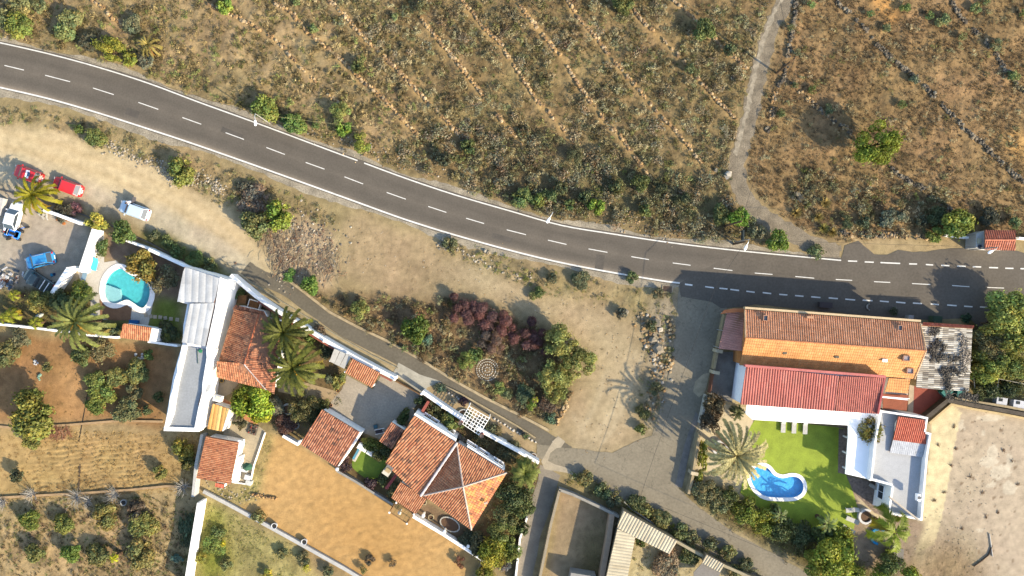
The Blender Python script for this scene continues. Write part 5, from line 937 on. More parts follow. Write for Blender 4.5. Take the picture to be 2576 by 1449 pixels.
for i, (x, y, r, c) in enumerate([(2248,785,12,(70,84,36)),(2433,800,14,(60,90,44)),(2432,0,0,0),(2580,150,0,0),(2480,0,10,(140,150,80)),(2458,20,14,(146,156,84)),(2352,40,10,(0,0,0)),(2375,50,20,(142,150,84)),(2340,36,12,(128,150,74)),(2276,0,0,0),(2278,20,14,(134,150,68)),(2300,200,13,(136,140,96)),(2420,90,12,(150,150,80)),(2505,112,16,(142,140,84)),(2550,190,16,(134,146,74)),(2575,35,12,(150,160,76)),(2230,72,12,(140,150,90)),(2190,35,12,(118,142,70)),(2270,262,12,(130,146,70)),(2085,275,14,(120,130,80)),(2005,130,12,(130,134,86)),(2000,215,10,(118,130,70)),(2046,225,12,(126,140,60)),(1990,70,12,(134,136,78)),(2040,12,12,(124,150,70))]):
    if r and c != (0,0,0): B('small green shrub %s' % ['under the orange building eave by the road','at the shed corner by the road','','','at the top edge near the right wall','on the far right stone wall near the top','','on the right slope stone wall','left of the pale shrub on the right wall','','beside the bare orange soil patch','halfway along the long right stone wall','beside the far right wall, upper','beside the far right wall, middle','beside the far right wall, lower','in the top right corner','beside the tail of the orange soil','near the top of the long right wall','near the foot of the long right wall','on the small wall right of the track','beside the track wall, upper','beside the wooden utility pole foot','at the guy wire foot','by the track edge near the top','at the top edge right of the track'][i], x, y, r, .9, c)
# ---- palms
def frond_mesh(L, droop, n, wid, rs, dens=1.0):
    V = []; F = []; c = []
    return V, F, c
def palm(label, x, y, r, h, rgb, nf=46, wid=.5, style='date', fruit=False, seed=1, name='palm_tree', cat='palm', trunk=True, base=None):
    top = P(x, y, h); rs = random.Random(seed); Rw = r / S * (H - h) / H
    b = P(*base) if base else Vector((top.x, top.y, 0)); t = tag(empty(name, b), label, cat); tp = top - b
    V = []; F = []; Cc = []
    ga = 2.39996
    for i in range(nf):
        a = i * ga + rs.uniform(-.15, .15); q = (i + .5) / nf; el = R(72 - 100 * q + rs.uniform(-8, 8)) if style != 'queen' else R(40 - 50 * q)
        L = Rw * rs.uniform(.9, 1.15) * (.62 + .5 * math.sin(min(1, q * 1.25) * 1.57)); seg = 9; p = tp.copy(); d0 = el; pts = [p.copy()]; dirs = []
        for s in range(seg):
            dd = Vector((math.cos(a) * math.cos(d0), math.sin(a) * math.cos(d0), math.sin(d0))); p = p + dd * L / seg; pts.append(p.copy()); dirs.append(dd); d0 -= (.10 + .05 * q + .02 * s) * (1.4 if style == 'queen' else 1.0)
        side = Vector((-math.sin(a), math.cos(a), 0)); br = rs.uniform(.7, 1.25); dry = (q > .82 and rs.random() < .5); nl = 34
        for k in range(nl):
            u = .08 + .92 * (k / (nl - 1)); s = min(seg - 1, int(u * seg)); fr = u * seg - s; c0 = pts[s].lerp(pts[s + 1], fr); dd = dirs[s]; up = side.cross(dd).normalized() * -1
            if up.z < 0: up = -up
            w = wid * L * .30 * (math.sin(min(1, u * 1.6 + .12) * 1.9) if u < .95 else .55)
            for sg in (-1, 1):
                ld = (side * sg * .8 + dd * .75 + up * rs.uniform(-.15, .35)).normalized(); tip = c0 + ld * w * rs.uniform(.85, 1.1) - Vector((0, 0, w * .1)); hw = dd * L / nl * .8
                o = len(V); V += [c0 - hw, c0 + hw, tip + hw * .3, tip - hw * .3]; F.append((o, o + 1, o + 2, o + 3)); e = br * rs.uniform(.8, 1.2); Cc.append((e * (1.5 if dry else 1), e, e * (1.0 if dry else .9)))
        for s in range(seg):
            o = len(V); w = side * .035; V += [pts[s] - w, pts[s] + w, pts[s + 1] + w, pts[s + 1] - w]; F.append((o, o + 1, o + 2, o + 3)); Cc.append((1.5, 1.35, .9))
    me = np_mesh('fronds', V, F, Cc); me.materials.append(leafM); o = link(bpy.data.objects.new('fronds', me), t); o.color = (*[v * 1.0 for v in A(*rgb)], 1)
    m = MB(); n = 10; path = [Vector((0, 0, -.1)).lerp(tp, i / n) for i in range(n + 1)]; m.tube(path, [.26 + .05 * (i % 2) + (.14 if i >= n - 1 else 0) + (.1 if i == 0 else 0) for i in range(n + 1)], 9); m.build('trunk', barkM, t)
    if fruit:
        m = MB()
        for i in range(4):
            a = rs.uniform(0, 6.3); c = tp + Vector((math.cos(a) * .8, math.sin(a) * .8, .35 - .1 * i))
            for k in range(26): v = Vector((rs.gauss(0, .28), rs.gauss(0, .28), rs.gauss(0, .12))); m.rock(c + v, .09, A(*((226,158,40) if fruit == 1 else (196,110,50))), 1)
        m.build('fruit_cluster', stoneM, t)
    TREES.append((x, y, r)); return t
palm('small bright palm growing over the red cars', 83, 490, 60, 3.2, (170,160,40), nf=34, wid=.36, seed=2)
palm('large pale green leaning palm with orange fruit at the pool garden corner', 190, 810, 82, 5.5, (142,146,78), nf=46, wid=.3, fruit=1, seed=3)
palm('upper of the twin palms beside the terracotta house', 714, 838, 72, 6.0, (116,118,50), nf=50, wid=.3, seed=4)
palm('lower of the twin palms, with yellow fruit', 738, 926, 78, 6.0, (120,122,50), nf=50, wid=.3, fruit=1, seed=5)
palm('dusty pale date palm with orange fruit beside the blue pool', 1853, 1146, 92, 6.4, (206,192,136), nf=56, wid=.26, fruit=2, seed=6, base=(1810, 1126))
palm('slender feathery palm with few thick fronds by the white ring', 2252, 1338, 76, 5.0, (150,162,44), nf=10, wid=.75, style='queen', seed=7)
palm('fan palm beside the lower lane crossing', 1322, 1190, 40, 4.0, (136,142,64), nf=26, wid=.9, seed=8)
palm('withered yellow palm above the big roadside bush', 372, 112, 36, 1.6, (180,160,90), nf=26, wid=.35, seed=9)
palm('small cycad in the paved garden below the red roof building', 1855, 1038, 23, 1.0, (112,116,72), nf=22, wid=.6, seed=10)
palm('young palm half hidden in the hedge row', 2082, 1318, 30, 3.2, (140,156,84), nf=18, wid=.5, seed=11)
palm('young palm in the hedge row south of the blue pool', 1962, 1296, 24, 2.6, (136,150,90), nf=16, wid=.5, seed=12)
palm('grey blue yucca rosette beside the carport', 829, 954, 16, .9, (128,140,116), nf=26, wid=.25, seed=13, name='yucca', cat='yucca')
palm('spiky blue green rosette at the end of the succulent strip', 1322, 1098, 12, .6, (104,132,86), nf=16, wid=.4, seed=14, name='agave', cat='agave')
palm('green agave cluster in the succulent strip by the garden wall', 1017, 876, 13, .7, (124,144,92), nf=16, wid=.4, seed=15, name='agave', cat='agave')
for i, (x, y, r) in enumerate([(26,792,28),(86,812,24),(32,742,20),(6,800,22),(283,1405,16),(1345,1006,14)]):
    palm(['banana plant on the left, by the thin white wall', 'banana plant beside the small garden boat', 'banana plant near the black pickup', 'banana plant cut by the left picture edge', 'yellow banana plant in the orchard', 'broad leaved green plant near the lane corner'][i], x, y, r, 2.0, (166,168,54) if i != 4 else (206,204,44), nf=10, wid=.85, style='queen', seed=20 + i, name='banana_plant', cat='banana plant')
# ================================================================ SCRUB, GRASS, STONES
def sample(poly, dens, avoid=True):
    xs = [p[0] for p in poly]; ys = [p[1] for p in poly]; x0, x1, y0, y1 = max(min(xs), -240), min(max(xs), 2780), max(min(ys), -200), min(max(ys), 1600)
    n = int((x1 - x0) * (y1 - y0) / S / S * dens); px = np.random.uniform(x0, x1, n); py = np.random.uniform(y0, y1, n)
    k = inside(poly, px, py); px, py = px[k], py[k]
    if avoid and len(px):
        ok = np.ones(len(px), bool)
        for q in NOGO: ok &= ~inside(q, px, py)
        px, py = px[ok], py[ok]
    return px, py
NOGO = [grow(ribbon(trk, 22, 22), 0), jag(road, .1), ribbon(LANE, 20, 20)]
NOGO += [[(1226 + 33 * math.cos(t * .6283), 930 + 33 * math.sin(t * .6283)) for t in range(10)]]
NOGO += [ribbon(spline(w_, 3), 13, 6) for w_ in WALLPTS]
NOGO = [[tuple(p) for p in q] for q in NOGO]
def tuft_template(seed, n, spiky):
    rs = np.random.RandomState(seed); th = rs.rand(n) * 6.283
    if spiky:
        el = rs.uniform(.35, 1.4, n); L = rs.uniform(.7, 1.1, n); d = np.stack([np.cos(th) * np.cos(el), np.sin(th) * np.cos(el), np.sin(el)], 1); p0 = d * .05
        w = np.stack([-np.sin(th), np.cos(th), np.zeros(n)], 1) * .05; p1 = d * L[:, None]; V = np.stack([p0 - w, p0 + w, p1 + w * .4, p1 - w * .4], 1)
    else:
        K = 6; cth = rs.rand(K) * 6.283; cr = np.sqrt(rs.rand(K)) * .6; cen = np.stack([cr * np.cos(cth), cr * np.sin(cth), .25 + .35 * rs.rand(K)], 1); li = rs.randint(0, K, n)
        d = rs.normal(size=(n, 3)); d[:, 2] = np.abs(d[:, 2]) - .2; d /= np.linalg.norm(d, axis=1)[:, None]; p = cen[li] + d * .38 * (.5 + .5 * rs.rand(n, 1)) * (1, 1, .8)
        nor = d + rs.normal(size=(n, 3)) * .6; nor /= np.linalg.norm(nor, axis=1)[:, None]; a = np.cross(nor, rs.normal(size=(n, 3))); a /= np.linalg.norm(a, axis=1)[:, None]; b = np.cross(nor, a); s = (.13 if n < 60 else .085) * rs.uniform(.5, 1.3, (n, 1))
        V = np.stack([p - a * s * 1.4, p - b * s * .7, p + a * s * 1.4, p + b * s * .7], 1)
    c = rs.uniform(.65, 1.3, n); return V, c
TPL = {('b', i): tuft_template(500 + i, 120, False) for i in range(6)}; TPL.update({('t', i): tuft_template(600 + i, 22, True) for i in range(6)}); TPL.update({('s', i): tuft_template(700 + i, 16, False) for i in range(6)})
def scatter(name, label, cat, items):
    """items: list of (kind, x, y, radius m, height m, rgb)"""
    Vs = []; Cs = []
    for kd, x, y, r, hh, rgb in items:
        V, c = TPL[(kd, random.randrange(6))]; w = P(x, y); a = random.uniform(0, 6.3); ca, sa = math.cos(a), math.sin(a)
        q = V.reshape(-1, 3); q = np.stack([(q[:, 0] * ca - q[:, 1] * sa) * r + w.x, (q[:, 0] * sa + q[:, 1] * ca) * r + w.y, q[:, 2] * hh + gz(w.x, w.y) - .03], 1); Vs.append(q)
        Cs.append(np.array(A(*rgb))[None, :] * c[:, None] * (random.uniform(.8, 1.6) * 1.28 if kd == 'b' else random.uniform(1.05, 1.5)))
    if not Vs: return
    V = np.concatenate(Vs); n = len(V) // 4; me = np_mesh(name, V, np.arange(n * 4).reshape(n, 4), np.concatenate(Cs)); me.materials.append(dryM); o = link(bpy.data.objects.new(name, me)); tag(o, label, cat, kind='stuff'); return o
PAL_L = [(166,144,98),(150,128,86),(118,104,70),(134,128,76),(184,160,108),(140,146,84),(104,92,64)]
PAL_M = [(180,162,120),(176,158,118),(146,132,92),(134,122,82),(152,138,98),(166,154,114),(112,98,66),(124,120,72),(150,148,102),(136,116,84),(104,90,62),(160,142,108),(170,160,120)]
PAL_D = [(150,144,104),(140,134,88),(106,102,66),(120,118,78),(136,134,88),(150,146,108),(92,84,60),(126,130,70),(144,128,90),(156,148,106)]
PAL_R = [(150,122,84),(132,106,74),(168,138,94),(116,94,68),(104,86,64),(142,118,84),(158,136,96)]
PAL_G = [(128,132,62),(112,120,56),(146,142,76),(160,148,88)]
def field(poly, dens, kd, rr, hr, pal): 
    px, py = sample(poly, dens * 1.6)
    if len(px): nn_ = fbm(px / S, py / S, 5.0, 777, 3); kk = np.random.rand(len(px)) < np.clip((nn_ - .25) * 3.2, .3, 1); px, py = px[kk], py[kk]
    return [(kd, x, y, random.uniform(*rr), random.uniform(*hr), random.choice(pal)) for x, y in zip(px, py)]
NL = [(-240,-200),(560,-200),(900,100),(1100,330),(1000,420),(786,345),(500,238),(250,150),(-240,40)]; NMID = [(500,-200),(1990,-200),(1900,120),(1845,340),(1825,430),(1640,420),(1400,330),(1250,330),(1100,330),(900,100)]
NLOW = [(1020,340),(1250,320),(1420,330),(1640,400),(1825,430),(1850,520),(1940,600),(1788,605),(1538,570),(1288,512),(1144,468),(1000,410)]
bushes = field(NL, .5, 'b', (.35, .9), (.3, .7), PAL_L) + field(NMID, .85, 'b', (.45, 1.0), (.3, .75), PAL_M) + field(NLOW, 1.0, 'b', (.5, 1.15), (.45, 1.0), PAL_D + PAL_M) + field(NEAST, .32, 'b', (.3, .75), (.25, .6), PAL_M) + field([(1990,420),(2400,480),(2400,590),(2110,590),(1990,520)], .9, 'b', (.45, 1.0), (.4, .9), PAL_M + PAL_D)
bushes.sort(key=lambda b_: -b_[3])
low = field(NL, 1.6, 't', (.25, .6), (.2, .45), PAL_L) + field([(620,-60),(900,60),(1100,300),(1050,400),(900,360),(700,220)], 1.0, 't', (.45, .85), (.3, .5), [(206,184,136),(196,174,126),(186,160,112)]) + field(NMID, 2.2, 't', (.25, .55), (.2, .4), PAL_M + PAL_L) + field(NORTH, 3.2, 's', (.15, .4), (.15, .35), PAL_M + PAL_L) + field(NEAST, 5.5, 's', (.15, .42), (.12, .3), PAL_R) + field(NEAST, 2.2, 't', (.25, .5), (.15, .3), PAL_R)
low += field(VERGE1, 3, 's', (.15, .45), (.12, .35), PAL_L + PAL_D) + field(VERGE1, .6, 'b', (.3, .7), (.25, .6), PAL_L + PAL_D) + field(VERGE2, 2.6, 's', (.15, .45), (.12, .35), PAL_L + PAL_G) + field(VERGE2, .5, 'b', (.3, .7), (.25, .6), PAL_D + PAL_G) + field(MIDB, 1.3, 'b', (.4, .95), (.4, .9), PAL_M + PAL_R + PAL_D) + field(MIDB, 2, 's', (.2, .5), (.2, .4), PAL_R)
low += field(VERGE3, 3, 's', (.2, .5), (.15, .4), PAL_G + PAL_L) + field(VERGE3, .8, 'b', (.3, .7), (.3, .7), PAL_G + PAL_D)
grass = field(STRAW, 5, 't', (.2, .4), (.08, .18), [(206,172,112),(192,156,100),(176,140,90)]) + field(ORCH, 4, 't', (.2, .45), (.12, .3), PAL_L + [(190,160,116)]) + field(ORCH, .35, 'b', (.3, .7), (.2, .5), [(130,104,80),(120,116,70),(140,120,90)]) + field(GREENS, 4, 's', (.15, .4), (.12, .3), PAL_G + [(184,164,104)]) + field(GARDENL, 1.3, 's', (.1, .3), (.08, .2), [(150,120,78),(136,118,66),(176,138,92)]) + field([(2110,600),(2330,600),(2450,605),(2440,622),(2250,622),(2120,615)], 2, 's', (.1, .25), (.08, .15), PAL_L)
grass += field([(640,1180),(668,1090),(690,1100),(660,1200),(640,1262),(560,1262),(520,1235),(600,1225)], 3, 's', (.15, .4), (.1, .3), PAL_G) + field([(590,710),(700,790),(860,890),(860,1010),(820,1070),(750,1110),(680,1070),(640,1040),(690,960)], 1.6, 's', (.2, .5), (.15, .4), PAL_D) + field([(1010,1050),(1200,1085),(1345,1165),(1365,1180),(1345,1250),(1300,1440),(1215,1400),(1190,1340),(1280,1190),(1150,1105)], 2.2, 's', (.2, .55), (.15, .45), PAL_D + PAL_G) + field([(1735,1235),(1830,1235),(1900,1280),(2060,1340),(2170,1390),(2290,1460),(2060,1460),(1950,1400),(1830,1330)], 2.6, 's', (.2, .6), (.2, .5), PAL_G + PAL_D) + field([(345,600),(480,660),(600,725),(590,700),(520,650),(440,600),(370,580)], 2.5, 's', (.15, .4), (.12, .35), PAL_G) + field([(0,725),(190,720),(240,760),(240,835),(0,815)], 2.5, 's', (.2, .5), (.2, .5), PAL_G + PAL_D) + field([(1570,1300),(1920,1455),(1600,1460)], 1.6, 's', (.15, .5), (.12, .35), PAL_G + PAL_L) + field([(2430,790),(2600,760),(2600,1000),(2450,985)], 2, 'b', (.4, .9), (.5, 1.2), PAL_D) + field([(1500,1300),(1528,1300),(1512,1460),(1450,1460),(1470,1380)], 4, 's', (.1, .3), (.08, .2), PAL_D) + field([(2270,1380),(2380,1340),(2480,1400),(2470,1500),(2260,1500)], 1.6, 's', (.1, .3), (.05, .15), [(130,110,80),(112,108,64)])
wn = field([(-60,-60),(2640,-60),(2640,600),(-60,60)], .0, 't', (.2, .4), (.1, .2), PAL_L)
# individual shrubs: the 290 largest, as separate objects
SHM = {}
def shrub_mesh(i):
    if i not in SHM:
        V, F, c = leaf_cloud(900 + i, 150, 'round'); me = np_mesh('hillside_shrub', V, F, c); me.materials.append(leafM); SHM[i] = me
    return SHM[i]
vis = [b_ for b_ in bushes if 0 < b_[1] < 2576 and 0 < b_[2] < 640][:285]; vs_ = set(id(b_) for b_ in vis)
for kd, x, y, r, hh, rgb in vis:
    w = P(x, y); o = link(bpy.data.objects.new('hillside_shrub', shrub_mesh(random.randrange(8)))); o.location = (w.x, w.y, gz(w.x, w.y) - .1); o.scale = (r * 1.1, r * 1.1 * random.uniform(.8, 1.1), hh * 1.15); o.rotation_euler.z = random.uniform(0, 6.3); o.color = (*[v * 1.45 + .01 for v in A(*rgb)], 1)
    tag(o, 'low dry shrub scattered among others on the scrubby hillside above the road', 'shrub', 'dry shrubs on the hillside')
scatter('scrub', 'low dry scrub covering the terraced hillside', 'scrub', [b_ for b_ in bushes if id(b_) not in vs_])
scatter('dry_grass', 'dry grass tufts and twigs over hillside and verges', 'grass', low); scatter('garden_weeds', 'weeds and stubble in gardens and fields', 'weeds', grass)
def tussock(x, y, r, label, rgb=(196,172,116)):
    V, c = tuft_template(int(x), 130, True); q = V.reshape(-1, 3) * (r / S, r / S, r / S * 1.0); n = len(q) // 4
    me = np_mesh('grass_tussock', q, np.arange(n * 4).reshape(n, 4), np.array(A(*rgb))[None, :] * c[:, None]); me.materials.append(dryM); o = link(bpy.data.objects.new('grass_tussock', me)); w = P(x, y); o.location = (w.x, w.y, gz(w.x, w.y) - .03); tag(o, label, 'grass tussock')
for x, y, s, c in ((2004,497,'pale grey spiky tussock beside the dirt track bend',(190,180,158)),(2074,512,'golden tussock right of the grey one',(206,176,104)),(2002,537,'golden tussock touching the dirt track edge',(206,176,104)),(2057,547,'golden tussock in the middle of the row by the track',(204,178,104)),(2070,575,'green and gold tussock at the end of the track row',(176,164,90)),(2092,585,'last tussock at the track mouth',(196,170,96))): tussock(x, y, 17, s, c)
for i in range(44):
    x = random.uniform(830, 1110); y = random.uniform(60, 330) ; x = x + (y - 200) * .6
    if i < 44: tussock(x, y, random.uniform(9, 15), 'straw coloured grass tussock on the pale terraces above the road', random.choice([(198,174,120),(186,164,116),(206,184,132)])); bpy.data.objects[-1] if False else None
for o in bpy.data.objects:
    if o.name.startswith('grass_tussock') and o.get('label', '').startswith('straw'): o['group'] = 'straw tussocks on the terraces'
# ---- dry stone walls
STC = [(216,176,118),(196,156,104),(228,194,144),(160,126,86),(196,168,128),(176,136,88),(140,112,80)]
STD = [(112,100,84),(134,120,98),(92,82,68),(164,148,122),(110,96,78),(150,132,106)]
def drystone(label, pts, pal=STC, wid=.3, gap=.12, dens=1.0, name='dry_stone_wall', rmax=.3):
    m = MB(); w0 = P(*pts[0])
    for (x0, y0), (x1, y1) in zip(pts, pts[1:]):
        a, b = P(x0, y0), P(x1, y1); L = (b - a).length; d = (b - a) / max(L, .01); q = Vector((-d.y, d.x, 0)); s = 0
        while s < L:
            s += random.uniform(.10, .2) / dens
            if random.random() < gap * .3: s += random.uniform(0, 1.1) * (gap > .1); continue
            for k in range(2):
                c = a + d * s + q * random.uniform(-wid, wid); z = gz(c.x, c.y); m.rock((c.x - w0.x, c.y - w0.y, z + random.uniform(-.06, .2)), random.uniform(.1, rmax) * random.uniform(.75, 1.15), A(*random.choice(pal)), .8)
    o = m.build(name, stoneM); o.location = w0; tag(o, label, 'stone wall'); return o
DW = [([(232,0),(262,20),(280,42),(315,67)], 'short orange stone wall at the top left corner'), ([(512,0),(542,20),(600,45),(644,70),(694,100),(744,155),(794,205)], 'first long stone wall, from top left to the street lamp bushes'), ([(824,237),(845,255),(864,267)], 'short stone remnant below the first long wall'), ([(689,5),(739,37),(764,72),(819,117),(869,160),(909,200),(969,252),(1006,292),(1056,345)], 'second long stone wall from the left'), ([(826,0),(864,35),(906,85),(956,132),(1006,180),(1044,225),(1094,275),(1154,337)], 'third long stone wall from the left'), ([(1056,42),(1106,105),(1156,165),(1219,245)], 'fourth stone wall, straight and neat in the middle'), ([(1249,287),(1288,332),(1312,362)], 'lower stub of the fourth stone wall'), ([(1161,0),(1189,35),(1231,87),(1254,102),(1276,140),(1305,180),(1320,207),(1348,250),(1375,277),(1415,322),(1443,360)], 'fifth stone wall with a bulge near its top'), ([(1293,0),(1325,37),(1363,85),(1388,117),(1418,147),(1450,207),(1495,270),(1525,307),(1570,357),(1600,400),(1635,450)], 'sixth stone wall, the longest of the slope'), ([(1428,0),(1458,50),(1505,100),(1538,150),(1570,182),(1610,232),(1663,292),(1723,357),(1763,410)], 'seventh stone wall ending near the track'), ([(1588,20),(1623,62),(1688,120),(1718,155),(1753,195),(1798,245),(1850,300)], 'eighth stone wall reaching the dirt track'), ([(1690,0),(1725,30),(1795,95),(1838,140),(1878,172)], 'ninth stone wall at the top beside the dirt track')]
for i, (pts, lb) in enumerate(DW): drystone(lb, pts, gap=.1 if i in (5, 4, 3) else .25, wid=.2)
drystone('long dark stone wall running down the right slope', [(2102,2),(2170,67),(2207,112),(2252,155),(2290,185),(2332,222),(2392,287),(2432,332),(2470,360),(2494,387),(2540,427),(2576,462)], STD, gap=.15)
drystone('dark stone wall across the top right corner', [(2390,0),(2422,47),(2460,87),(2507,142),(2537,187),(2580,232)], STD, gap=.2)
drystone('stone wall below the lone yellow green tree', [(2240,420),(2265,445),(2307,467),(2357,505),(2390,525)], STD, gap=.25)
drystone('rough stone wall along the gully above the road bay', [(2102,587),(2157,591),(2240,592),(2332,594),(2360,597)], STD + STC, wid=.45)
drystone('stone edging on the right side of the dirt track, upper', [(2001,0),(1995,75),(1984,120),(1972,200),(1956,217)], STD, gap=.3)
drystone('stone edging on the right side of the dirt track, lower', [(1952,217),(1940,295),(1930,330)], STD + STC, gap=.3)
drystone('short stone wall by the guy wire', [(1987,207),(2032,250),(2074,287),(2110,312),(2140,333)], STC + STD, gap=.4)
drystone('stone row at the acacia side of the dirt lot', [(1436,985),(1422,1020),(1408,1050),(1400,1065)], STC, gap=.1)
drystone('pale stones lining the right verge above the side road', [(1686,800),(1690,850),(1688,900),(1680,930)], STC, gap=.4, wid=.5)
# rubble
def stones(name, label, pts, n, spread, pal, r=(.06, .2), cat='rubble'):
    m = MB(); t = spline(pts, 6) if len(pts) > 2 else pts
    for i in range(n): c = random.choice(t); w = P(c[0] + random.gauss(0, spread), c[1] + random.gauss(0, spread)); m.rock((w.x, w.y, gz(w.x, w.y) + .03), random.uniform(*r), A(*random.choice(pal)), .7)
    o = m.build(name, stoneM); tag(o, label, cat, kind='stuff')
PALE = [(206,190,164),(220,204,180),(180,160,130),(160,146,124)]
stones('rubble', 'pale rubble on the bank above the parking strip', [(270,365),(330,395),(400,415),(440,450),(520,455),(560,480)], 420, 9, PALE)
stones('rubble', 'mixed rubble heap beside the lane', [(700,600),(760,570),(820,600),(800,660),(740,690),(700,650)], 420, 26, PALE + [(150,120,96),(160,124,96),(140,126,108)])
stones('roadside_gravel', 'loose stones scattered along the upper road edge', [(780,320),(900,370),(1000,400),(1060,420),(1500,540),(1600,560),(1700,590)], 420, 14, STC + PALE, (.05, .16))
stones('boulder_rubble', 'stones on the verge right of the dirt lot', [(1620,800),(1640,860),(1660,900),(1660,980),(1630,1040)], 260, 14, PALE + STC, (.06, .3))
stones('field_stones', 'small stones scattered over the central dirt lot', [(880,600),(1000,640),(1100,700),(1250,720),(1400,760),(1560,860),(1560,1000),(1480,1100)], 420, 42, PALE + STC, (.03, .09))
lotm = field([(860,560),(1144,610),(1413,680),(1663,730),(1690,900),(1600,1060),(1480,1100),(1430,1000),(1440,830),(1240,765),(930,735)], .35, 's', (.1, .3), (.05, .15), [(150,128,88),(136,122,76),(170,146,100)])
scatter('lot_weeds', 'sparse low dry weeds on the central dirt lot', 'weeds', lotm)
stones('lot_litter', 'small pale stones and litter on the sandy lot', [(2350,1350),(2400,1300),(2450,1200),(2500,1100),(2400,1380),(2520,1330)], 200, 34, PALE + [(120,100,80)], (.03, .08))
stones('roadside_gravel', 'stones along the wall row near the white roadside rocks', [(1100,615),(1130,625),(1170,640),(1230,670),(1330,700)], 90, 6, PALE, (.06, .2))
stones('garden_stones', 'small stones around the furrows and cottage garden', [(560,1240),(600,1255),(640,1240),(520,1222)], 60, 8, PALE, (.05, .16))
m = MB(); DT = [(204,180,146),(186,160,128),(216,190,150),(150,132,112),(176,124,90)]
for i in range(620):
    c = random.choice([(700,640,22),(720,670,18),(745,600,24),(800,640,24),(760,650,30),(830,670,22),(690,600,16)]); w = P(c[0] + random.gauss(0, c[2]), c[1] + random.gauss(0, c[2])); a = random.gauss(1.2, .7); L = random.uniform(.3, 1.5); d = Vector((math.cos(a), math.sin(a), random.uniform(-.05, .3))) * L / 2; z = Vector((0, 0, .15)); m.tube([w - d + z, w + d * .2 + z * 1.6, w + d + z], .025, 3, A(*random.choice(DT)), cap=False)
tag(m.build('brushwood', stoneM), 'heap of cut branches and dead palm leaves beside the lane', 'brushwood', kind='stuff')
for i, (x, y, r) in enumerate([(1651,812,.8),(1660,828,.45),(1656,875,.9),(1640,855,.6),(1575,785,.4),(1643,892,.5),(1221,632,.35),(1229,636,.35),(1116,619,.5),(1830,440,.7),(1800,428,.4),(1830,555,.4)]):
    m = MB(); m.rock((0, 0, 0), r, A(*random.choice(PALE)), .8); o = m.build('boulder', stoneM); w = P(x, y); o.location = (w.x, w.y, gz(w.x, w.y) + .1); tag(o, ['largest pale boulder on the verge right of the dirt lot','round boulder just below the largest pale one','tan boulder halfway down the right verge','brown boulder left of the tan boulder','small boulder at the dirt lot corner','boulder below the tan boulder on the right verge','left one of two white roadside rocks','right one of two white roadside rocks','dark boulder beside the roadside olive shrub','pale boulder beside the dirt track foot','small pale boulder left of the track foot','pale rock next to the leaning utility pole'][i], 'boulder')
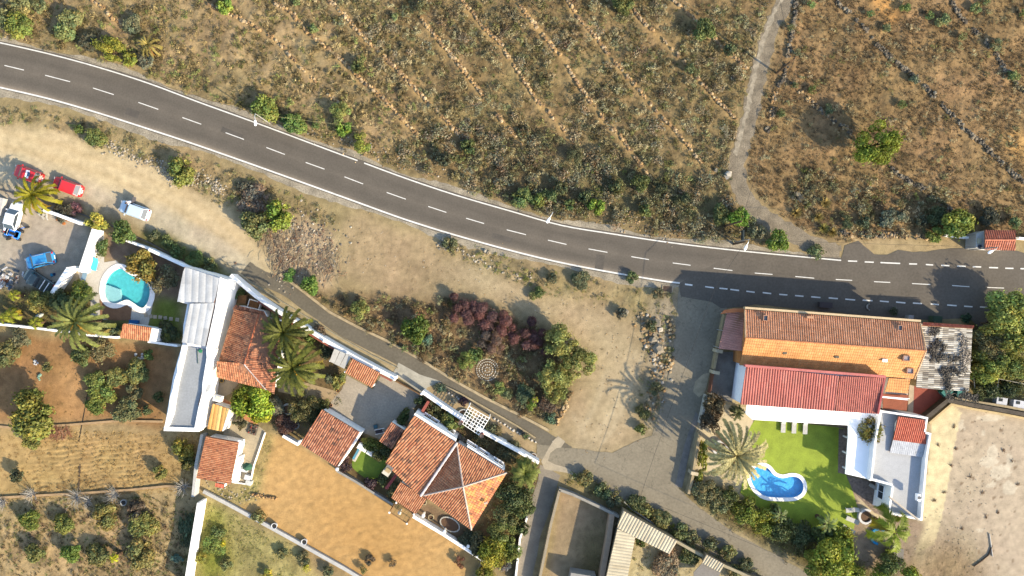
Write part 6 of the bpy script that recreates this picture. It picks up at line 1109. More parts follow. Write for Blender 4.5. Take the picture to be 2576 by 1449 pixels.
# ================================================================ VEHICLES
def carpaint(n, rgb): return M('paint_' + n, rgb, rough=.25, spec=.6, var=.03, fine=0, metal=.1)
def car(label, x, y, ang, L, Wd, mat, style='hatch', cat='car', name='parked_car', rail=False, screen=None, doors=None):
    """ang: direction the nose points, degrees from +X"""
    t = tag(empty(name, P(x, y, .7) * Vector((1, 1, 0)), R(ang)), label, cat); hl, hw = L / 2, Wd / 2
    # body: cross-sections along the length: x, half width, belt height
    st = [(-hl, .72, .42), (-hl + .06, .9, .62), (-hl + .3, .99, .86), (-hl + .9, 1, .92), (0, 1, .92), (hl * .3, 1, .9), (hl * .52, .99, .86), (hl * .8, .95, .76), (hl - .14, .84, .62), (hl, .62, .42)]
    V = []; F = []
    for sx, w, z in st:
        w *= hw
        for q in ((-w * .92, .22), (-w, .42), (-w, z - .12), (-w * .86, z), (0, z + .04), (w * .86, z), (w, z - .12), (w, .42), (w * .92, .22)): V.append((sx, q[0], q[1] if q[1] <= z else z))
    n = 9
    for i in range(len(st) - 1):
        for k in range(n - 1): F.append([i * n + k, i * n + k + 1, (i + 1) * n + k + 1, (i + 1) * n + k][::-1])
        F.append([i * n + n - 1, i * n, (i + 1) * n, (i + 1) * n + n - 1][::-1])
    F += [list(range(n)), [(len(st) - 1) * n + k for k in range(n)][::-1]]
    m = MB(); m.add(V, F); b = m.build('body', mat, t, smooth=False)
    rx0, rx1 = (-hl + .62, hl * .22) if style != 'sedan' else (-hl * .42, hl * .2)
    bx0, bx1 = (-hl + .18, hl * .52) if style != 'sedan' else (-hl * .72, hl * .52)
    if style == 'pickup': rx0, rx1, bx0, bx1 = -.1, hl * .35, -.3, hl * .55
    if style == 'van': rx0, rx1, bx0, bx1 = -hl + .35, hl * .4, -hl + .12, hl * .66
    zr = 1.42 if style in ('hatch', 'sedan') else 1.62; a = .9 * hw; c = .74 * hw
    Q = [Vector(v) for v in ((bx0, -a, .9), (bx1, -a * .96, .86), (bx1, a * .96, .86), (bx0, a, .9), (rx0, -c, zr), (rx1, -c, zr), (rx1, c, zr), (rx0, c, zr))]
    def pane(nm, a_, b_, c_, d_, mt, s=.06, off=.012):
        q = [Q[i] for i in (a_, b_, c_, d_)]; cn = sum(q, Vector()) / 4; q = [p + (cn - p) * s for p in q]; nn = (q[1] - q[0]).cross(q[3] - q[0]).normalized(); nn = nn if nn.dot(cn - Vector((0, 0, 1.0))) > 0 else -nn
        mm = MB(); mm.add([p + nn * off for p in q] + [p - nn * .02 for p in q], [[0, 1, 2, 3], [7, 6, 5, 4], [0, 4, 5, 1], [1, 5, 6, 2], [2, 6, 7, 3], [3, 7, 4, 0]]); return mm.build(nm, mt, t)
    m = MB(); m.add(Q, [[0, 1, 5, 4], [1, 2, 6, 5], [2, 3, 7, 6], [3, 0, 4, 7]]); m.build('pillars', mat, t)
    m = MB(); k = .05; m.add([(rx0 - k, -c - k, zr), (rx1 + k, -c - k, zr), (rx1 + k, c + k, zr), (rx0 - k, c + k, zr), (rx0 + .1, -c * .8, zr + .05), (rx1 - .1, -c * .8, zr + .05), (rx1 - .1, c * .8, zr + .05), (rx0 + .1, c * .8, zr + .05)], [[4, 5, 6, 7], [0, 1, 5, 4], [1, 2, 6, 5], [2, 3, 7, 6], [3, 0, 4, 7]]); m.build('roof', mat, t)
    pane('windscreen', 1, 2, 6, 5, screen or glassM); pane('rear_window', 3, 0, 4, 7, glassM); pane('side_window', 0, 1, 5, 4, glassM, .14); pane('side_window', 2, 3, 7, 6, glassM, .14)
    for sx in (-hl + .75, hl - .8):
        for sy in (-1, 1):
            w = MB(); w.tube([(sx, sy * (hw - .2), .31), (sx, sy * (hw + .01), .31)], .31, 14); wo = w.build('wheel', blackM, t)
            w = MB(); w.tube([(sx, sy * (hw - .05), .31), (sx, sy * (hw + .025), .31)], .18, 10); w.build('rim', metalM, wo)
    for sy in (-1, 1):
        w = MB(); w.box((hl - .12, sy * hw * .62, .64), (.12, .28, .08), sy * -.3); w.build('headlight', M('lamp_glass', (.3, .3, .31), rough=.1, var=0), t)
        w = MB(); w.box((-hl + .1, sy * hw * .74, .74), (.14, .26, .14), sy * .2); w.build('tail_light', M('tail_red', (.4, .02, .02), rough=.2, var=0), t)
        w = MB(); w.box((hl * .42, sy * (hw + .1), .95), (.14, .2, .12)); w.build('mirror', mat, t)
        if rail: w = MB(); w.tube([(rx0 + .2, sy * c * .92, zr + .09), (rx1 - .2, sy * c * .92, zr + .09)], .03, 5); w.build('roof_rail', metalM, t)
    if doors:
        w = MB(); w.box((hl * .3 - .15, doors * (hw + .42), .72), (.09, .9, .85), doors * -.15); w.build('open_door', M('door_trim', (.05, .05, .06), var=.1), t)
    w = MB(); w.box((-hl + .0, 0, .5), (.04, .5, .12)); w.build('number_plate', whitepM, t)
    return t
redp = carpaint('red', (.52, .025, .03)); sil = carpaint('silver', (.42, .52, .60)); blu = carpaint('blue', (.03, .20, .42)); wht = carpaint('white', (.8, .8, .8)); dkg = carpaint('dark', (.05, .07, .07))
sun_shade = M('sun_shade', A(150, 150, 110), rough=.4, var=.2)
c1 = car('darker red car half covered by the small palm', 69, 438, 160, 4.1, 1.75, redp, screen=sun_shade)
m = MB(); m.box((-.55, -.05, 1.5), (.5, 1.1, .05), .1, (.8, .8, .8)); m.box((-.75, -.1, 1.53), (.35, .6, .04), .1, A(60, 90, 130)); o = m.build('roof_cover', stoneM, c1)
car('bright red car parked right of the small palm', 168, 469, 160, 4.3, 1.75, redp)
car('silver blue car on the dirt strip with its door open and a person beside', 337, 529, 160, 4.35, 1.78, sil, doors=-1)
car('white car parked at the far left beside the blue quad bike', 33, 548, 75, 4.5, 1.75, wht, style='sedan')
car('blue estate car with roof rails in the gravel yard', 99, 655, 193, 4.1, 1.75, blu, rail=True, screen=sun_shade)
bp = car('black pickup truck in the shade at the yard wall', 96, 707, 147, 4.6, 1.85, dkg, style='pickup')
m = MB(); m.box((-1.35, 0, .95), (1.5, 1.5, .04), 0, A(70, 78, 70)); m.box((-.9, 0, 1.0), (.08, 1.5, .1), 0, (.7, .7, .7)); m.box((-1.6, 0, 1.0), (.08, 1.5, .1), 0, (.7, .7, .7)); m.build('load_bed', stoneM, bp)
# quad bike and bicycles
t = tag(empty('quad_bike', P(42, 588), R(160)), 'blue quad bike with a black wheel behind the white car', 'quad bike')
m = MB(); m.box((0, 0, .75), (1.9, .8, .35), 0, (.02, .16, .6)); m.box((.7, 0, .85), (.5, 1.1, .15), 0, (.03, .2, .7)); m.box((-.7, 0, .85), (.6, 1.1, .15), 0, (.03, .2, .7)); m.build('bodywork', stoneM, t)
m = MB(); m.box((-.15, 0, 1.0), (.8, .35, .15)); m.build('seat', blackM, t); m = MB(); m.tube([(.5, -.45, 1.1), (.6, 0, 1.05), (.5, .45, 1.1)], .03, 5); m.build('handlebar', metalM, t)
for sx in (-.75, .75):
    for sy in (-1, 1): w = MB(); w.tube([(sx, sy * .45, .3), (sx, sy * .75, .3)], .3, 12); w.build('wheel', blackM, t)
for i, (x, y, a) in enumerate([(62, 576, 20), (36, 597, 25)]):
    t = tag(empty('motorcycle', P(x, y), R(a)), ['black motorcycle front wheel and fork beside the quad bike', 'small dark bicycle lying below the quad bike'][i], ['motorcycle', 'bicycle'][i])
    for sx in (-.6, .6): w = MB(); w.tube([(sx, -.06, .33), (sx, .06, .33)], .33, 14); w.build('wheel', blackM, t)
    w = MB(); w.tube([(-.6, 0, .33), (-.1, 0, .75), (.45, 0, .8), (.6, 0, .33)], .05, 5); w.build('frame', M('blue_frame', (.02, .16, .6), rough=.3) if not i else blackM, t); w = MB(); w.tube([(.42, -.35, 1.0), (.45, 0, .9), (.42, .35, 1.0)], .03, 5); w.build('handlebar', metalM, t); w = MB(); w.box((-.2, 0, .85), (.5, .2, .1)); w.build('saddle', blackM, t)
# person beside the silver car
def person(label, x, y, ang):
    t = tag(empty('person', P(x, y), R(ang)), label, 'person')
    J = {'pel': (0, 0, .93, .15), 'ch': (.22, 0, 1.25, .17), 'nk': (.33, 0, 1.43, .06), 'hd': (.42, 0, 1.52, .1), 'ht': (.47, 0, 1.64, .09), 'sl': (.26, .19, 1.36, .07), 'el': (.5, .24, 1.2, .05), 'wl': (.68, .16, 1.12, .035), 'sr': (.26, -.19, 1.36, .07), 'er': (.48, -.26, 1.16, .05), 'wr': (.64, -.2, 1.04, .035),
         'hl': (0, .1, .88, .1), 'kl': (.06, .11, .5, .07), 'al': (-.03, .11, .1, .045), 'tl': (.14, .12, .05, .04), 'hr': (0, -.1, .88, .1), 'kr': (.03, -.11, .5, .07), 'ar': (-.12, -.11, .1, .045), 'tr': (.05, -.12, .05, .04)}
    E = [('pel', 'ch'), ('ch', 'nk'), ('nk', 'hd'), ('hd', 'ht'), ('ch', 'sl'), ('sl', 'el'), ('el', 'wl'), ('ch', 'sr'), ('sr', 'er'), ('er', 'wr'), ('pel', 'hl'), ('hl', 'kl'), ('kl', 'al'), ('al', 'tl'), ('pel', 'hr'), ('hr', 'kr'), ('kr', 'ar'), ('ar', 'tr')]
    ks = list(J); V = [J[k][:3] for k in ks]; Rr = [J[k][3] for k in ks]; ed = [(ks.index(a), ks.index(b)) for a, b in E]
    for wk, sg in (('wl', 1), ('wr', -1)):       # five fingers each, slightly curled
        w = Vector(J[wk][:3]); palm_ = w + Vector((.08, -.01 * sg, -.02)); V.append(palm_); Rr.append(.032); pi = len(V) - 1; ed.append((ks.index(wk), pi))
        for f in range(5):
            a = (f - 1.5) * .018; ln = [.075, .085, .08, .065, .055][f]; b0 = palm_ + (Vector((.03, a * sg, 0)) if f < 4 else Vector((-.02, -.035 * sg, 0))); b1 = b0 + (Vector((ln * .6, a * .4, -.012)) if f < 4 else Vector((.03, -.03 * sg, -.01))); b2 = b1 + Vector((ln * .35, 0, -.03))
            for q in (b0, b1, b2): V.append(q); Rr.append(.009)
            ed += [(pi, len(V) - 3), (len(V) - 3, len(V) - 2), (len(V) - 2, len(V) - 1)]
    me = bpy.data.meshes.new('body'); me.from_pydata([tuple(v) for v in V], ed, []); skin = M('skin', A(196, 150, 122), rough=.6, var=.05); me.materials.append(skin); o = link(bpy.data.objects.new('body', me), t)
    md = o.modifiers.new('skin', 'SKIN'); sv = me.skin_vertices[0].data
    for i, r in enumerate(Rr): sv[i].radius = (r, r)
    sv[0].use_root = True; o.modifiers.new('sub', 'SUBSURF').levels = 1; o.modifiers['sub'].render_levels = 1
    m = MB(); m.tube([(0, 0, .9), (.1, 0, 1.08), (.23, 0, 1.28), (.3, 0, 1.4)], [.19, .18, .2, .11], 12); 
    for s in (-1, 1): m.tube([(.27, s * .14, 1.37), (.27, s * .21, 1.34), (.4, s * .235, 1.26)], [.09, .09, .075], 8)
    m.build('shirt', M('white_shirt', (.8, .8, .82), var=.05), t); m = MB()
    for s in (-1, 1): m.tube([(0, s * .08, .95), (.02, s * .1, .8), (.05, s * .11, .5), (-.02 if s > 0 else -.1, s * .11, .14)], [.14, .12, .09, .07], 9)
    m.build('trousers', M('navy_cloth', (.015, .015, .06), var=.1), t); m = MB(); m.lathe((.45, 0, 1.54), [(.1, 0), (.125, .06), (.11, .14), (.05, .18)], 10); m.build('hair', M('dark_hair', (.03, .02, .015), var=.1), t)
    m = MB(); m.box((.555, 0, 1.56), (.03, .03, .05)); m.build('nose', skin, t)
    for s in (-1, 1): m = MB(); m.rock((.535, s * .035, 1.6), .014, (.02, .02, .02)); m.build('eye', stoneM, t); m = MB(); m.box((.1 if s > 0 else .02, s * .12, .05), (.27, .1, .09)); m.build('shoe', blackM, t)
    m = MB(); m.box((.548, 0, 1.515), (.015, .05, .012)); m.build('mouth', redM, t)
person('person in white top and navy trousers leaning into the open door of the silver car', 339, 510, 215)
# ================================================================ STREET FURNITURE
wireM = M('wire_black', (.02, .02, .02), var=0, fine=0)
def street_lamp(label, base, top, head, h=5.4):
    b = P(*base); tp = P(*top, h); hd = P(*head, h + .25); t = tag(empty('street_lamp', b), label, 'street lamp', 'lamps along the upper road edge')
    tp = Vector((b.x, b.y, h)); m = MB(); m.tube([(0, 0, -.2), tp - b], [.1, .065], 8); m.build('pole', concM, t); m = MB(); m.tube([tp - b, (tp - b).lerp(hd - b, .5) + Vector((0, 0, .2)), hd - b], .045, 6); m.build('arm', metalM, t)
    d = (hd - tp); a = math.atan2(d.y, d.x); m = MB(); c = hd - b + Vector((math.cos(a), math.sin(a), 0)) * .4
    for k in range(1): m.add([c + Matrix.Rotation(a, 3, 'Z') @ Vector(v) for v in ((-.4, -.12, .04), (.15, -.2, .04), (.38, -.1, .02), (.38, .1, .02), (.15, .2, .04), (-.4, .12, .04), (-.3, -.07, .16), (.22, -.1, .16), (.22, .1, .16), (-.3, .07, .16), (-.3, -.07, -.07), (.22, -.12, -.08), (.22, .12, -.08), (-.3, .07, -.07))], [[0, 1, 7, 6], [1, 2, 7], [2, 3, 8, 7], [3, 4, 8], [4, 5, 9, 8], [5, 0, 6, 9], [6, 7, 8, 9], [10, 11, 1, 0], [11, 2, 1], [12, 3, 2, 11], [4, 3, 12], [13, 5, 4, 12], [0, 5, 13, 10], [13, 12, 11, 10]])
    m.build('lamp_head', whitepM, t); return tp
L1 = street_lamp('street lamp nearest the left, over the upper edge line', (679, 311), (645, 287), (642, 302)); L2 = street_lamp('middle street lamp at the road bend', (1385, 545), (1388, 530), (1383, 548)); L3 = street_lamp('street lamp beside the dark roadside sign', (1850, 609), (1880, 603), (1879, 616)); L4 = street_lamp('street lamp at the roadside hut', (2440, 628), (2498, 618), (2498, 630))
def upole(label, base, h, arm=True):
    b = P(*base); t = tag(empty('utility_pole', b), label, 'utility pole'); m = MB(); m.tube([(0, 0, -.2), (0, 0, h)], [.16, .1], 8); m.build('pole', barkM, t)
    if arm:
        m = MB(); m.box((0, 0, h - .3), (1.3, .1, .1), .6); m.build('crossarm', woodM, t)
    return b + Vector((0, 0, h))
U1 = upole('wooden utility pole beside the dirt track with guy wire', (1953, 184), 6.2); U2 = upole('dark utility pole leaning over the bright green bush', (1823, 569), 7.0, False); U3 = upole('short pole behind the roadside sign', (1845, 614), 5.0, False)
def cable(label, a, b, sag=.5, r=.022, col=None):
    m = MB(); n = 14; a = Vector(a); b = Vector(b); m.tube([a.lerp(b, i / n) - Vector((0, 0, sag * 4 * (i / n) * (1 - i / n))) for i in range(n + 1)], r, 4, cap=False); o = m.build('cable', col or wireM); tag(o, label, 'cable')
cable('thin wire from the left edge to the first street lamp', P(-60, 62, 5.4), L1, 1.0); cable('long wire between the first and second street lamps', L1, L2, 1.2); cable('wire between the second street lamp and the sign lamp', L2, L3, .8); cable('wire along the road bay to the hut lamp', L3, L4, .8)
cable('wire crossing the dirt track between two utility poles', U1, U2, .6); cable('wire crossing the main road down to the junction', U3, P(1795, 735, 5), .3); cable('wire running down over the side road', P(1795, 735, 5), P(1610, 1252, 3.5), .6); cable('guy wire of the wooden utility pole', U1, P(2005, 222), 0, .02, M('rust_wire', A(190, 150, 110), var=0)); cable('wire from the pole to the top edge', U1, P(1950, -60, 6), .4); cable('pale wire from the first lamp into the hillside bushes', L1, P(900, 318, 1.5), .3, .016, M('pale_wire', A(176, 166, 110), var=0)); cable('thin wire over the lower side road', P(1610, 1252, 3.5), P(2080, 1449, 3), .3)
t = tag(empty('roadside_sign', P(1858, 597)), 'long dark sign board on two posts between road and bushes', 'sign'); m = MB(); m.box((0, 0, 1.7), (.22, 1.7, .7), -.02, A(52, 62, 62)); m.build('board', stoneM, t)
for s in (-1, 1): m = MB(); m.tube([(0, s * .7, 0), (0, s * .7, 1.4)], .05, 6); m.build('post', metalM, t)
t = tag(empty('drain_grate', P(1679, 727), -.05), 'rusty drain grate at the road junction corner', 'drain'); m = MB(); m.box((0, 0, .05), (1.5, 1.0, .1), 0, A(200, 176, 140)); m.build('surround', stoneM, t); m = MB()
for i in range(10): m.box((-.55 + i * .122, 0, .12), (.05, .8, .05), 0, A(110, 76, 54))
m.build('bars', stoneM, t)
def boxy(nm, label, cat, x, y, z, d, ang, rgb, mat=None, lid=None):
    t = tag(empty(nm, P(x, y, z), ang), label, cat); m = MB(); m.box((0, 0, d[2] / 2), d, 0, A(*rgb)); m.build('body', mat or stoneM, t)
    m = MB(); m.box((0, 0, d[2] + .03), (d[0] + .08, d[1] + .08, .06), 0, A(*(lid or rgb))); m.build('lid', stoneM, t); return t
boxy('waste_bin', 'green waste container at the corner of the orange building by the road', 'bin', 2346, 802, 0, (1.2, .8, 1.1), -.07, (74, 92, 66), lid=(60, 80, 58)); boxy('waste_bin', 'grey utility box left of the green container by the building', 'box', 2281, 799, 0, (.6, .7, 1.0), -.07, (170, 166, 160)); boxy('bench', 'dark table with pale ends in the shaded road bay', 'table', 2072, 767, 0, (1.7, .7, .7), -.07, (74, 66, 64), lid=(86, 74, 72))
t = tag(empty('curved_planter', P(2183, 772)), 'small crescent shaped pale kerb in the shaded road bay', 'planter'); m = MB(); m.tube([(.15, .45, .15), (-.12, .25, .15), (-.2, 0, .15), (-.12, -.25, .15), (.15, -.45, .15)], .12, 6, A(190, 180, 165)); m.build('kerb', stoneM, t)
# ================================================================ GARDEN THINGS
def lounger(label, x, y, ang, L=1.9, rgb=(226, 220, 208), bl=None, nm='sun_lounger', group=None):
    t = tag(empty(nm, P(x, y), R(ang)), label, 'sun lounger', group); f = whitepM; c = A(*rgb) if not bl else bl
    m = MB(); m.box((-.2, 0, .34), (L * .66, .62, .07), 0, c); m.build('seat', stoneM, t); m = MB(); m.box((L * .33, 0, .46), (L * .36, .6, .07), 0, c, tilt=-.5); m.build('backrest', stoneM, t)
    for sx in (-.75, .45):
        for sy in (-1, 1): m = MB(); m.tube([(sx, sy * .26, 0), (sx, sy * .26, .32)], .035, 5); m.build('leg', f, t)
    return t
lounger('left of three white loungers under the white annex edge', 1968, 1072, 88, group='three white sun loungers by the annex'); lounger('middle of three white loungers under the white annex edge', 1995, 1074, 88, group='three white sun loungers by the annex'); lounger('right of three white loungers under the white annex edge', 2023, 1076, 88, group='three white sun loungers by the annex')
lounger('uppermost lounger beside the white ring planter', 2140, 1281, 5, group='loungers at the lawn edge'); lounger('middle lounger with a bag beside the white ring planter', 2140, 1306, -22, group='loungers at the lawn edge'); lounger('lowest lounger half under the tree at the lawn edge', 2130, 1329, -30, group='loungers at the lawn edge')
lounger('blue lounger against the tall yard wall', 233, 662, 74, bl=(.05, .3, .66)); lounger('second blue lounger beside the pool patio planter', 243, 666, 76, bl=(.05, .36, .7)); lounger('blue and white folding chair by the pool patio', 216, 694, 70, L=1.2, rgb=(150, 180, 200))
def ring(label, x, y, r, t_, h, rgb, arc=6.283, a0=0, nm='ring_planter', soil=True, sy=1, cat='planter'):
    o = tag(empty(nm, P(x, y)), label, cat); m = MB(); n = max(6, int(16 * arc / 6.28)); p = [(r * math.cos(a0 + arc * i / n), sy * r * math.sin(a0 + arc * i / n), h) for i in range(n + 1)]
    vs = []
    for q in p:
        u = Vector((q[0], q[1])).normalized() * t_ / 2; vs += [(q[0] - u.x, q[1] - u.y, 0), (q[0] - u.x, q[1] - u.y, h), (q[0] + u.x, q[1] + u.y, h), (q[0] + u.x, q[1] + u.y, 0)]
    m.add(vs, [[i * 4 + k, (i + 1) * 4 + k, (i + 1) * 4 + k + 1, i * 4 + k + 1] for i in range(n) for k in range(3)] + ([[0, 1, 2, 3], [n * 4 + 3, n * 4 + 2, n * 4 + 1, n * 4]] if arc < 6 else []), A(*rgb)); m.build('rim', stoneM, o)
    if soil: m = MB(); m.lathe((0, 0, 0), [(r - t_ / 2, .0), (r - t_ / 2, h * .6), (.05, h * .65)], 16, A(116, 86, 62), sy=sy); m.build('soil', stoneM, o)
    return o
ring('white round planter at the foot of the dusty palm', 1810, 1126, .95, .35, .5, (240, 234, 226)); ring('white open ring planter by the grey terrace house', 2175, 1297, .95, .3, .5, (246, 240, 234), arc=4.9, a0=.9)
ring('blue crescent shaped inflatable on the gravel by the ring planter', 2208, 1348, 1.05, .3, .35, (34, 150, 200), arc=3.9, a0=.7, nm='inflatable_seat', soil=False, cat='inflatable')
ring('ring of pale stones around a plant in the shady garden', 725, 1029, .72, .24, .3, (190, 184, 172)); ring('smaller ring planter near the long tiled house', 744, 1069, .5, .16, .3, (170, 164, 150)); ring('kidney shaped white edged flower bed by the sandy field wall', 1132, 1318, 1.45, .16, .25, (214, 206, 190), sy=.6, nm='flower_bed').rotation_euler.z = -.5; ring('round pot bed below the hip roof', 1085, 1300, .36, .1, .35, (200, 180, 140)); ring('small white ringed plant below the chimney garden', 1068, 1263, .3, .1, .3, (190, 176, 140))
ring('white lime ring on the crossing corner', 1342, 1148, .45, .12, .2, (210, 196, 180))
m = MB(); w0 = P(1226, 930)
for rr_ in (.35, .75, 1.15, 1.5):
    for i in range(int(rr_ * 22)): a = i / int(rr_ * 22) * 6.283; m.rock((rr_ * math.cos(a), rr_ * math.sin(a), .05), .12, A(*random.choice([(214,200,176),(190,176,150),(226,216,196)])), .7)
o = m.build('stone_spiral', stoneM); o.location = w0; tag(o, 'spiral of pale stones laid on the bank above the lane', 'stone spiral')
t = tag(empty('swing_seat', P(926, 1130), -.55), 'white double swing seat on the small lawn', 'garden seat')
for s in (-1, 1): m = MB(); m.box((s * .72, 0, .5), (1.3, .95, .12), 0, (.78, .77, .76)); m.box((s * .72, .42, .8), (1.3, .1, .5), 0, (.8, .8, .8)); m.build('seat', stoneM, t)
for s in (-1, 1): m = MB(); m.box((s * 1.38, 0, .35), (.08, .9, .7)); m.build('leg', whitepM, t)
sheet('water_trough_rim', [(886,1158),(893,1162),(918,1118),(911,1114)], .5, creamM, label='cream stone trough beside the long tiled house', cat='trough', kind=None, thick=.5); m = MB(); m.prism([P(x, y, .5).xy for x, y in [(886,1154),(891,1157),(907,1128),(902,1125)]], .5, .53, A(90, 150, 172)); tag(m.build('trough_water', stoneM), 'strip of blue water in the cream trough', 'water channel')
t = tag(empty('garden_furniture', P(956, 1083), .2), 'dark folding table with white frame in the paved yard', 'table'); m = MB(); m.box((0, 0, .7), (1.0, .5, .05), 0, A(70, 60, 64)); m.build('table_top', stoneM, t)
for s in (-1, 1): m = MB(); m.tube([(-.6, s * .3, .6), (.8, s * .3, .6)], .04, 5); m.build('rail', whitepM, t); m = MB(); m.tube([(.45 * s, -.2, 0), (.45 * s, .2, .66)], .03, 5); m.build('leg', whitepM, t)
boxy('garden_chair', 'teal cushioned chair above the folding table', 'chair', 946, 1072, 0, (.45, .45, .45), .2, (70, 110, 120)); m = MB(); m.prism([P(x, y, 2.4).xy for x, y in [(1009,1163),(1014,1168),(977,1214),(971,1209)]] if False else [P(x, y, 1.6).xy for x, y in [(996,1189),(1002,1193),(974,1232),(968,1228)]], 1.3, 1.6, A(190, 88, 80)); tag(m.build('red_beam', stoneM), 'red painted wall beam between chimney and field wall', 'wall')
m = MB(); m.prism([P(x, y, 1.5).xy for x, y in [(1075,1008),(1081,1011),(1065,1038),(1059,1034)]], 0, 1.5, A(186, 100, 84)); tag(m.build('red_beam', stoneM), 'red painted wall stub behind the garden wall left end', 'wall')
for i, (x, y, r, h_, c, lb) in enumerate([(613,1114,.3,.4,(60,140,90),'green plant pot at the cottage corner'),(640,1083,.35,.4,(110,80,60),'round pot cluster in the rockery bed'),(1172,1303,.22,.3,(130,190,170),'pale turquoise starry pot below the hip roof'),(1184,1317,.22,.3,(90,150,180),'blue starry pot below the hip roof'),(907,1105,.3,.5,(150,90,60),'terracotta pots at the top of the cream trough'),(769,1387,.0,0,0,''),(693,1320,.42,.6,(240,236,230),'white planter tub on the concrete wall, upper one'),(768,1360,.42,.6,(240,236,230),'white planter tub on the concrete wall, lower one'),(851,982,.2,.3,(196,120,60),'orange pot at the yard steps, upper'),(834,1019,.2,.3,(196,130,70),'orange pot at the yard steps, lower'),(560,957,.3,.4,(206,164,76),'yellow round pot on the roof terrace corner'),(315,1262,.45,.5,(200,196,186),'white stone ring tub on the orchard wall path'),(1072,1054,.3,.4,(190,150,110),'sandy urn among garden shrubs'),(2432,1012,.3,.4,(120,160,150),'teal tub by the lot wall')]):
    if r: t = tag(empty('plant_pot', P(x, y, .0)), lb, 'pot'); m = MB(); m.lathe((0, 0, 0), [(r * .75, 0), (r, h_), (r * .85, h_), (r * .8, h_ - .08)], 14, A(*c)); m.build('pot', stoneM, t); m = MB(); m.lathe((0, 0, h_ - .1), [(r * .8, 0), (r * .7, .03), (.02, .05)], 12, A(60, 56, 50)); m.build('soil', stoneM, t)
t = tag(empty('parasol', P(634, 1166), 0), 'folded dark green parasol beside the tan terrace edge', 'parasol'); m = MB(); m.lathe((0, 0, 1.7), [(.75, 0), (.6, .2), (.1, .55)], 7, A(62, 104, 78), sy=.8); m.build('canopy', stoneM, t); m = MB(); m.tube([(0, 0, 0), (0, 0, 2.2)], .03, 6); m.build('pole', metalM, t)
for x, y, a, lb, c in ((627,1198,-.3,'white garden table at the terrace edge',(236,232,226)),(620,1178,-.2,'white chair with dark frame on the tan terrace',(226,224,222)),(630,1211,-.3,'second white table leaf at the terrace corner',(228,224,214))): boxy('garden_table', lb, 'table', x, y, 0, (.75, .6, .7), a, c)
t = tag(empty('rockery', P(638, 1080), -.3), 'square rockery bed with red pots on the tan terrace', 'rockery'); m = MB(); m.box((0, 0, .12), (1.2, 1.4, .24), 0, A(120, 108, 92)); m.build('bed', stoneM, t); m = MB()
for i in range(30): m.rock((random.uniform(-.5, .5), random.uniform(-.6, .6), .26), random.uniform(.06, .16), A(*random.choice([(150,140,124),(90,80,70),(170,70,56)])), .8)
m.build('rocks', stoneM, t)
t = tag(empty('garden_boat', P(101, 794), .45), 'small upturned white dinghy among banana plants', 'boat'); m = MB(); m.lathe((0, 0, .1), [(1, 0), (.9, .25), (.4, .38)], 14, A(200, 206, 200), sx=.62, sy=.28); m.build('hull', stoneM, t); m = MB(); m.box((0, 0, .5), (.9, .06, .05), 0, A(150, 156, 160)); m.build('keel', stoneM, t)
for x, y, lb, c in ((92,915,'crumpled white sheet on dark ash in the brown garden',(236,234,230)),(347,896,'small white bucket on the garden soil',(230,228,220)),(359,896,'second white bucket near the ash heap',(226,226,222)),(101,948,'pale green cloth on the garden soil',(150,186,160))):
    m = MB(); 
    for i in range(5): m.rock((random.uniform(-.25, .25), random.uniform(-.4, .4), .12), random.uniform(.12, .26), A(*c), .7)
    o = m.build('white_litter', stoneM); o.location = P(x, y); tag(o, lb, 'litter')
m = MB(); m.rock((0, 0, 0), .3, A(60, 160, 190), .8); m.rock((.3, .1, 0), .26, A(50, 70, 100), .8); o = m.build('blue_tub', stoneM); o.location = P(131, 692); tag(o, 'turquoise tub beside the black pickup', 'tub')
m = MB(); rr2 = random.Random(5)
for i in range(46): m.box((rr2.gauss(0, 1.1), rr2.gauss(0, .6), rr2.uniform(.1, .5)), (rr2.uniform(.2, .9), rr2.uniform(.1, .4), .1), rr2.uniform(0, 3), A(*rr2.choice([(220,214,208),(170,110,80),(90,100,110),(200,180,160),(230,226,220)])), tilt=rr2.uniform(-.3, .3))
o = m.build('scrap_pile', stoneM); o.location = P(22, 706); tag(o, 'pile of white scrap and boards left of the black pickup', 'scrap', kind='stuff')
m = MB(); rr2 = random.Random(8)
for i in range(16): m.box((rr2.gauss(0, .5), rr2.gauss(0, .4), rr2.uniform(.1, .3)), (rr2.uniform(.3, .9), rr2.uniform(.1, .3), .1), rr2.uniform(0, 3), A(*rr2.choice([(226,220,206),(180,176,160),(206,196,180)])), tilt=rr2.uniform(-.3, .3))
o = m.build('scrap_pile', stoneM); o.location = P(110, 536); tag(o, 'small pile of pale boards below the small palm', 'scrap', kind='stuff')
m = MB(); 
for i in range(9): m.rock((random.gauss(0, .5), random.gauss(0, .35), .1), random.uniform(.15, .35), A(*random.choice([(206,130,70),(214,170,120),(230,220,206)])), .6)
o = m.build('sand_heap', stoneM); o.location = P(155, 552); tag(o, 'small heap of orange sand and rubble in the gravel yard', 'heap')
boxy('shed_box', 'white concrete block at the left edge near the parked white car', 'block', 4, 520, 0, (1.6, 2.4, 1.0), -.2, (226, 216, 204)); boxy('plank_table', 'weathered plank table between the bottom trees', 'table', 2246, 1393, 0, (2.0, 1.9, .75), -.05, (140, 132, 120)); boxy('plank_walk', 'pale board across the plank table', 'board', 2252, 1400, .8, (.55, 3.0, .06), -.04, (176, 168, 152)); boxy('pool_step_box', 'blue bench by the end of the white pool path', 'bench', 341, 809, 0, (1.2, .4, .45), -.05, (40, 110, 170)); boxy('cool_box', 'pale cushion in the middle of the gravel court', 'table', 2193, 1222, 0, (.9, .4, .5), -.5, (214, 204, 190))
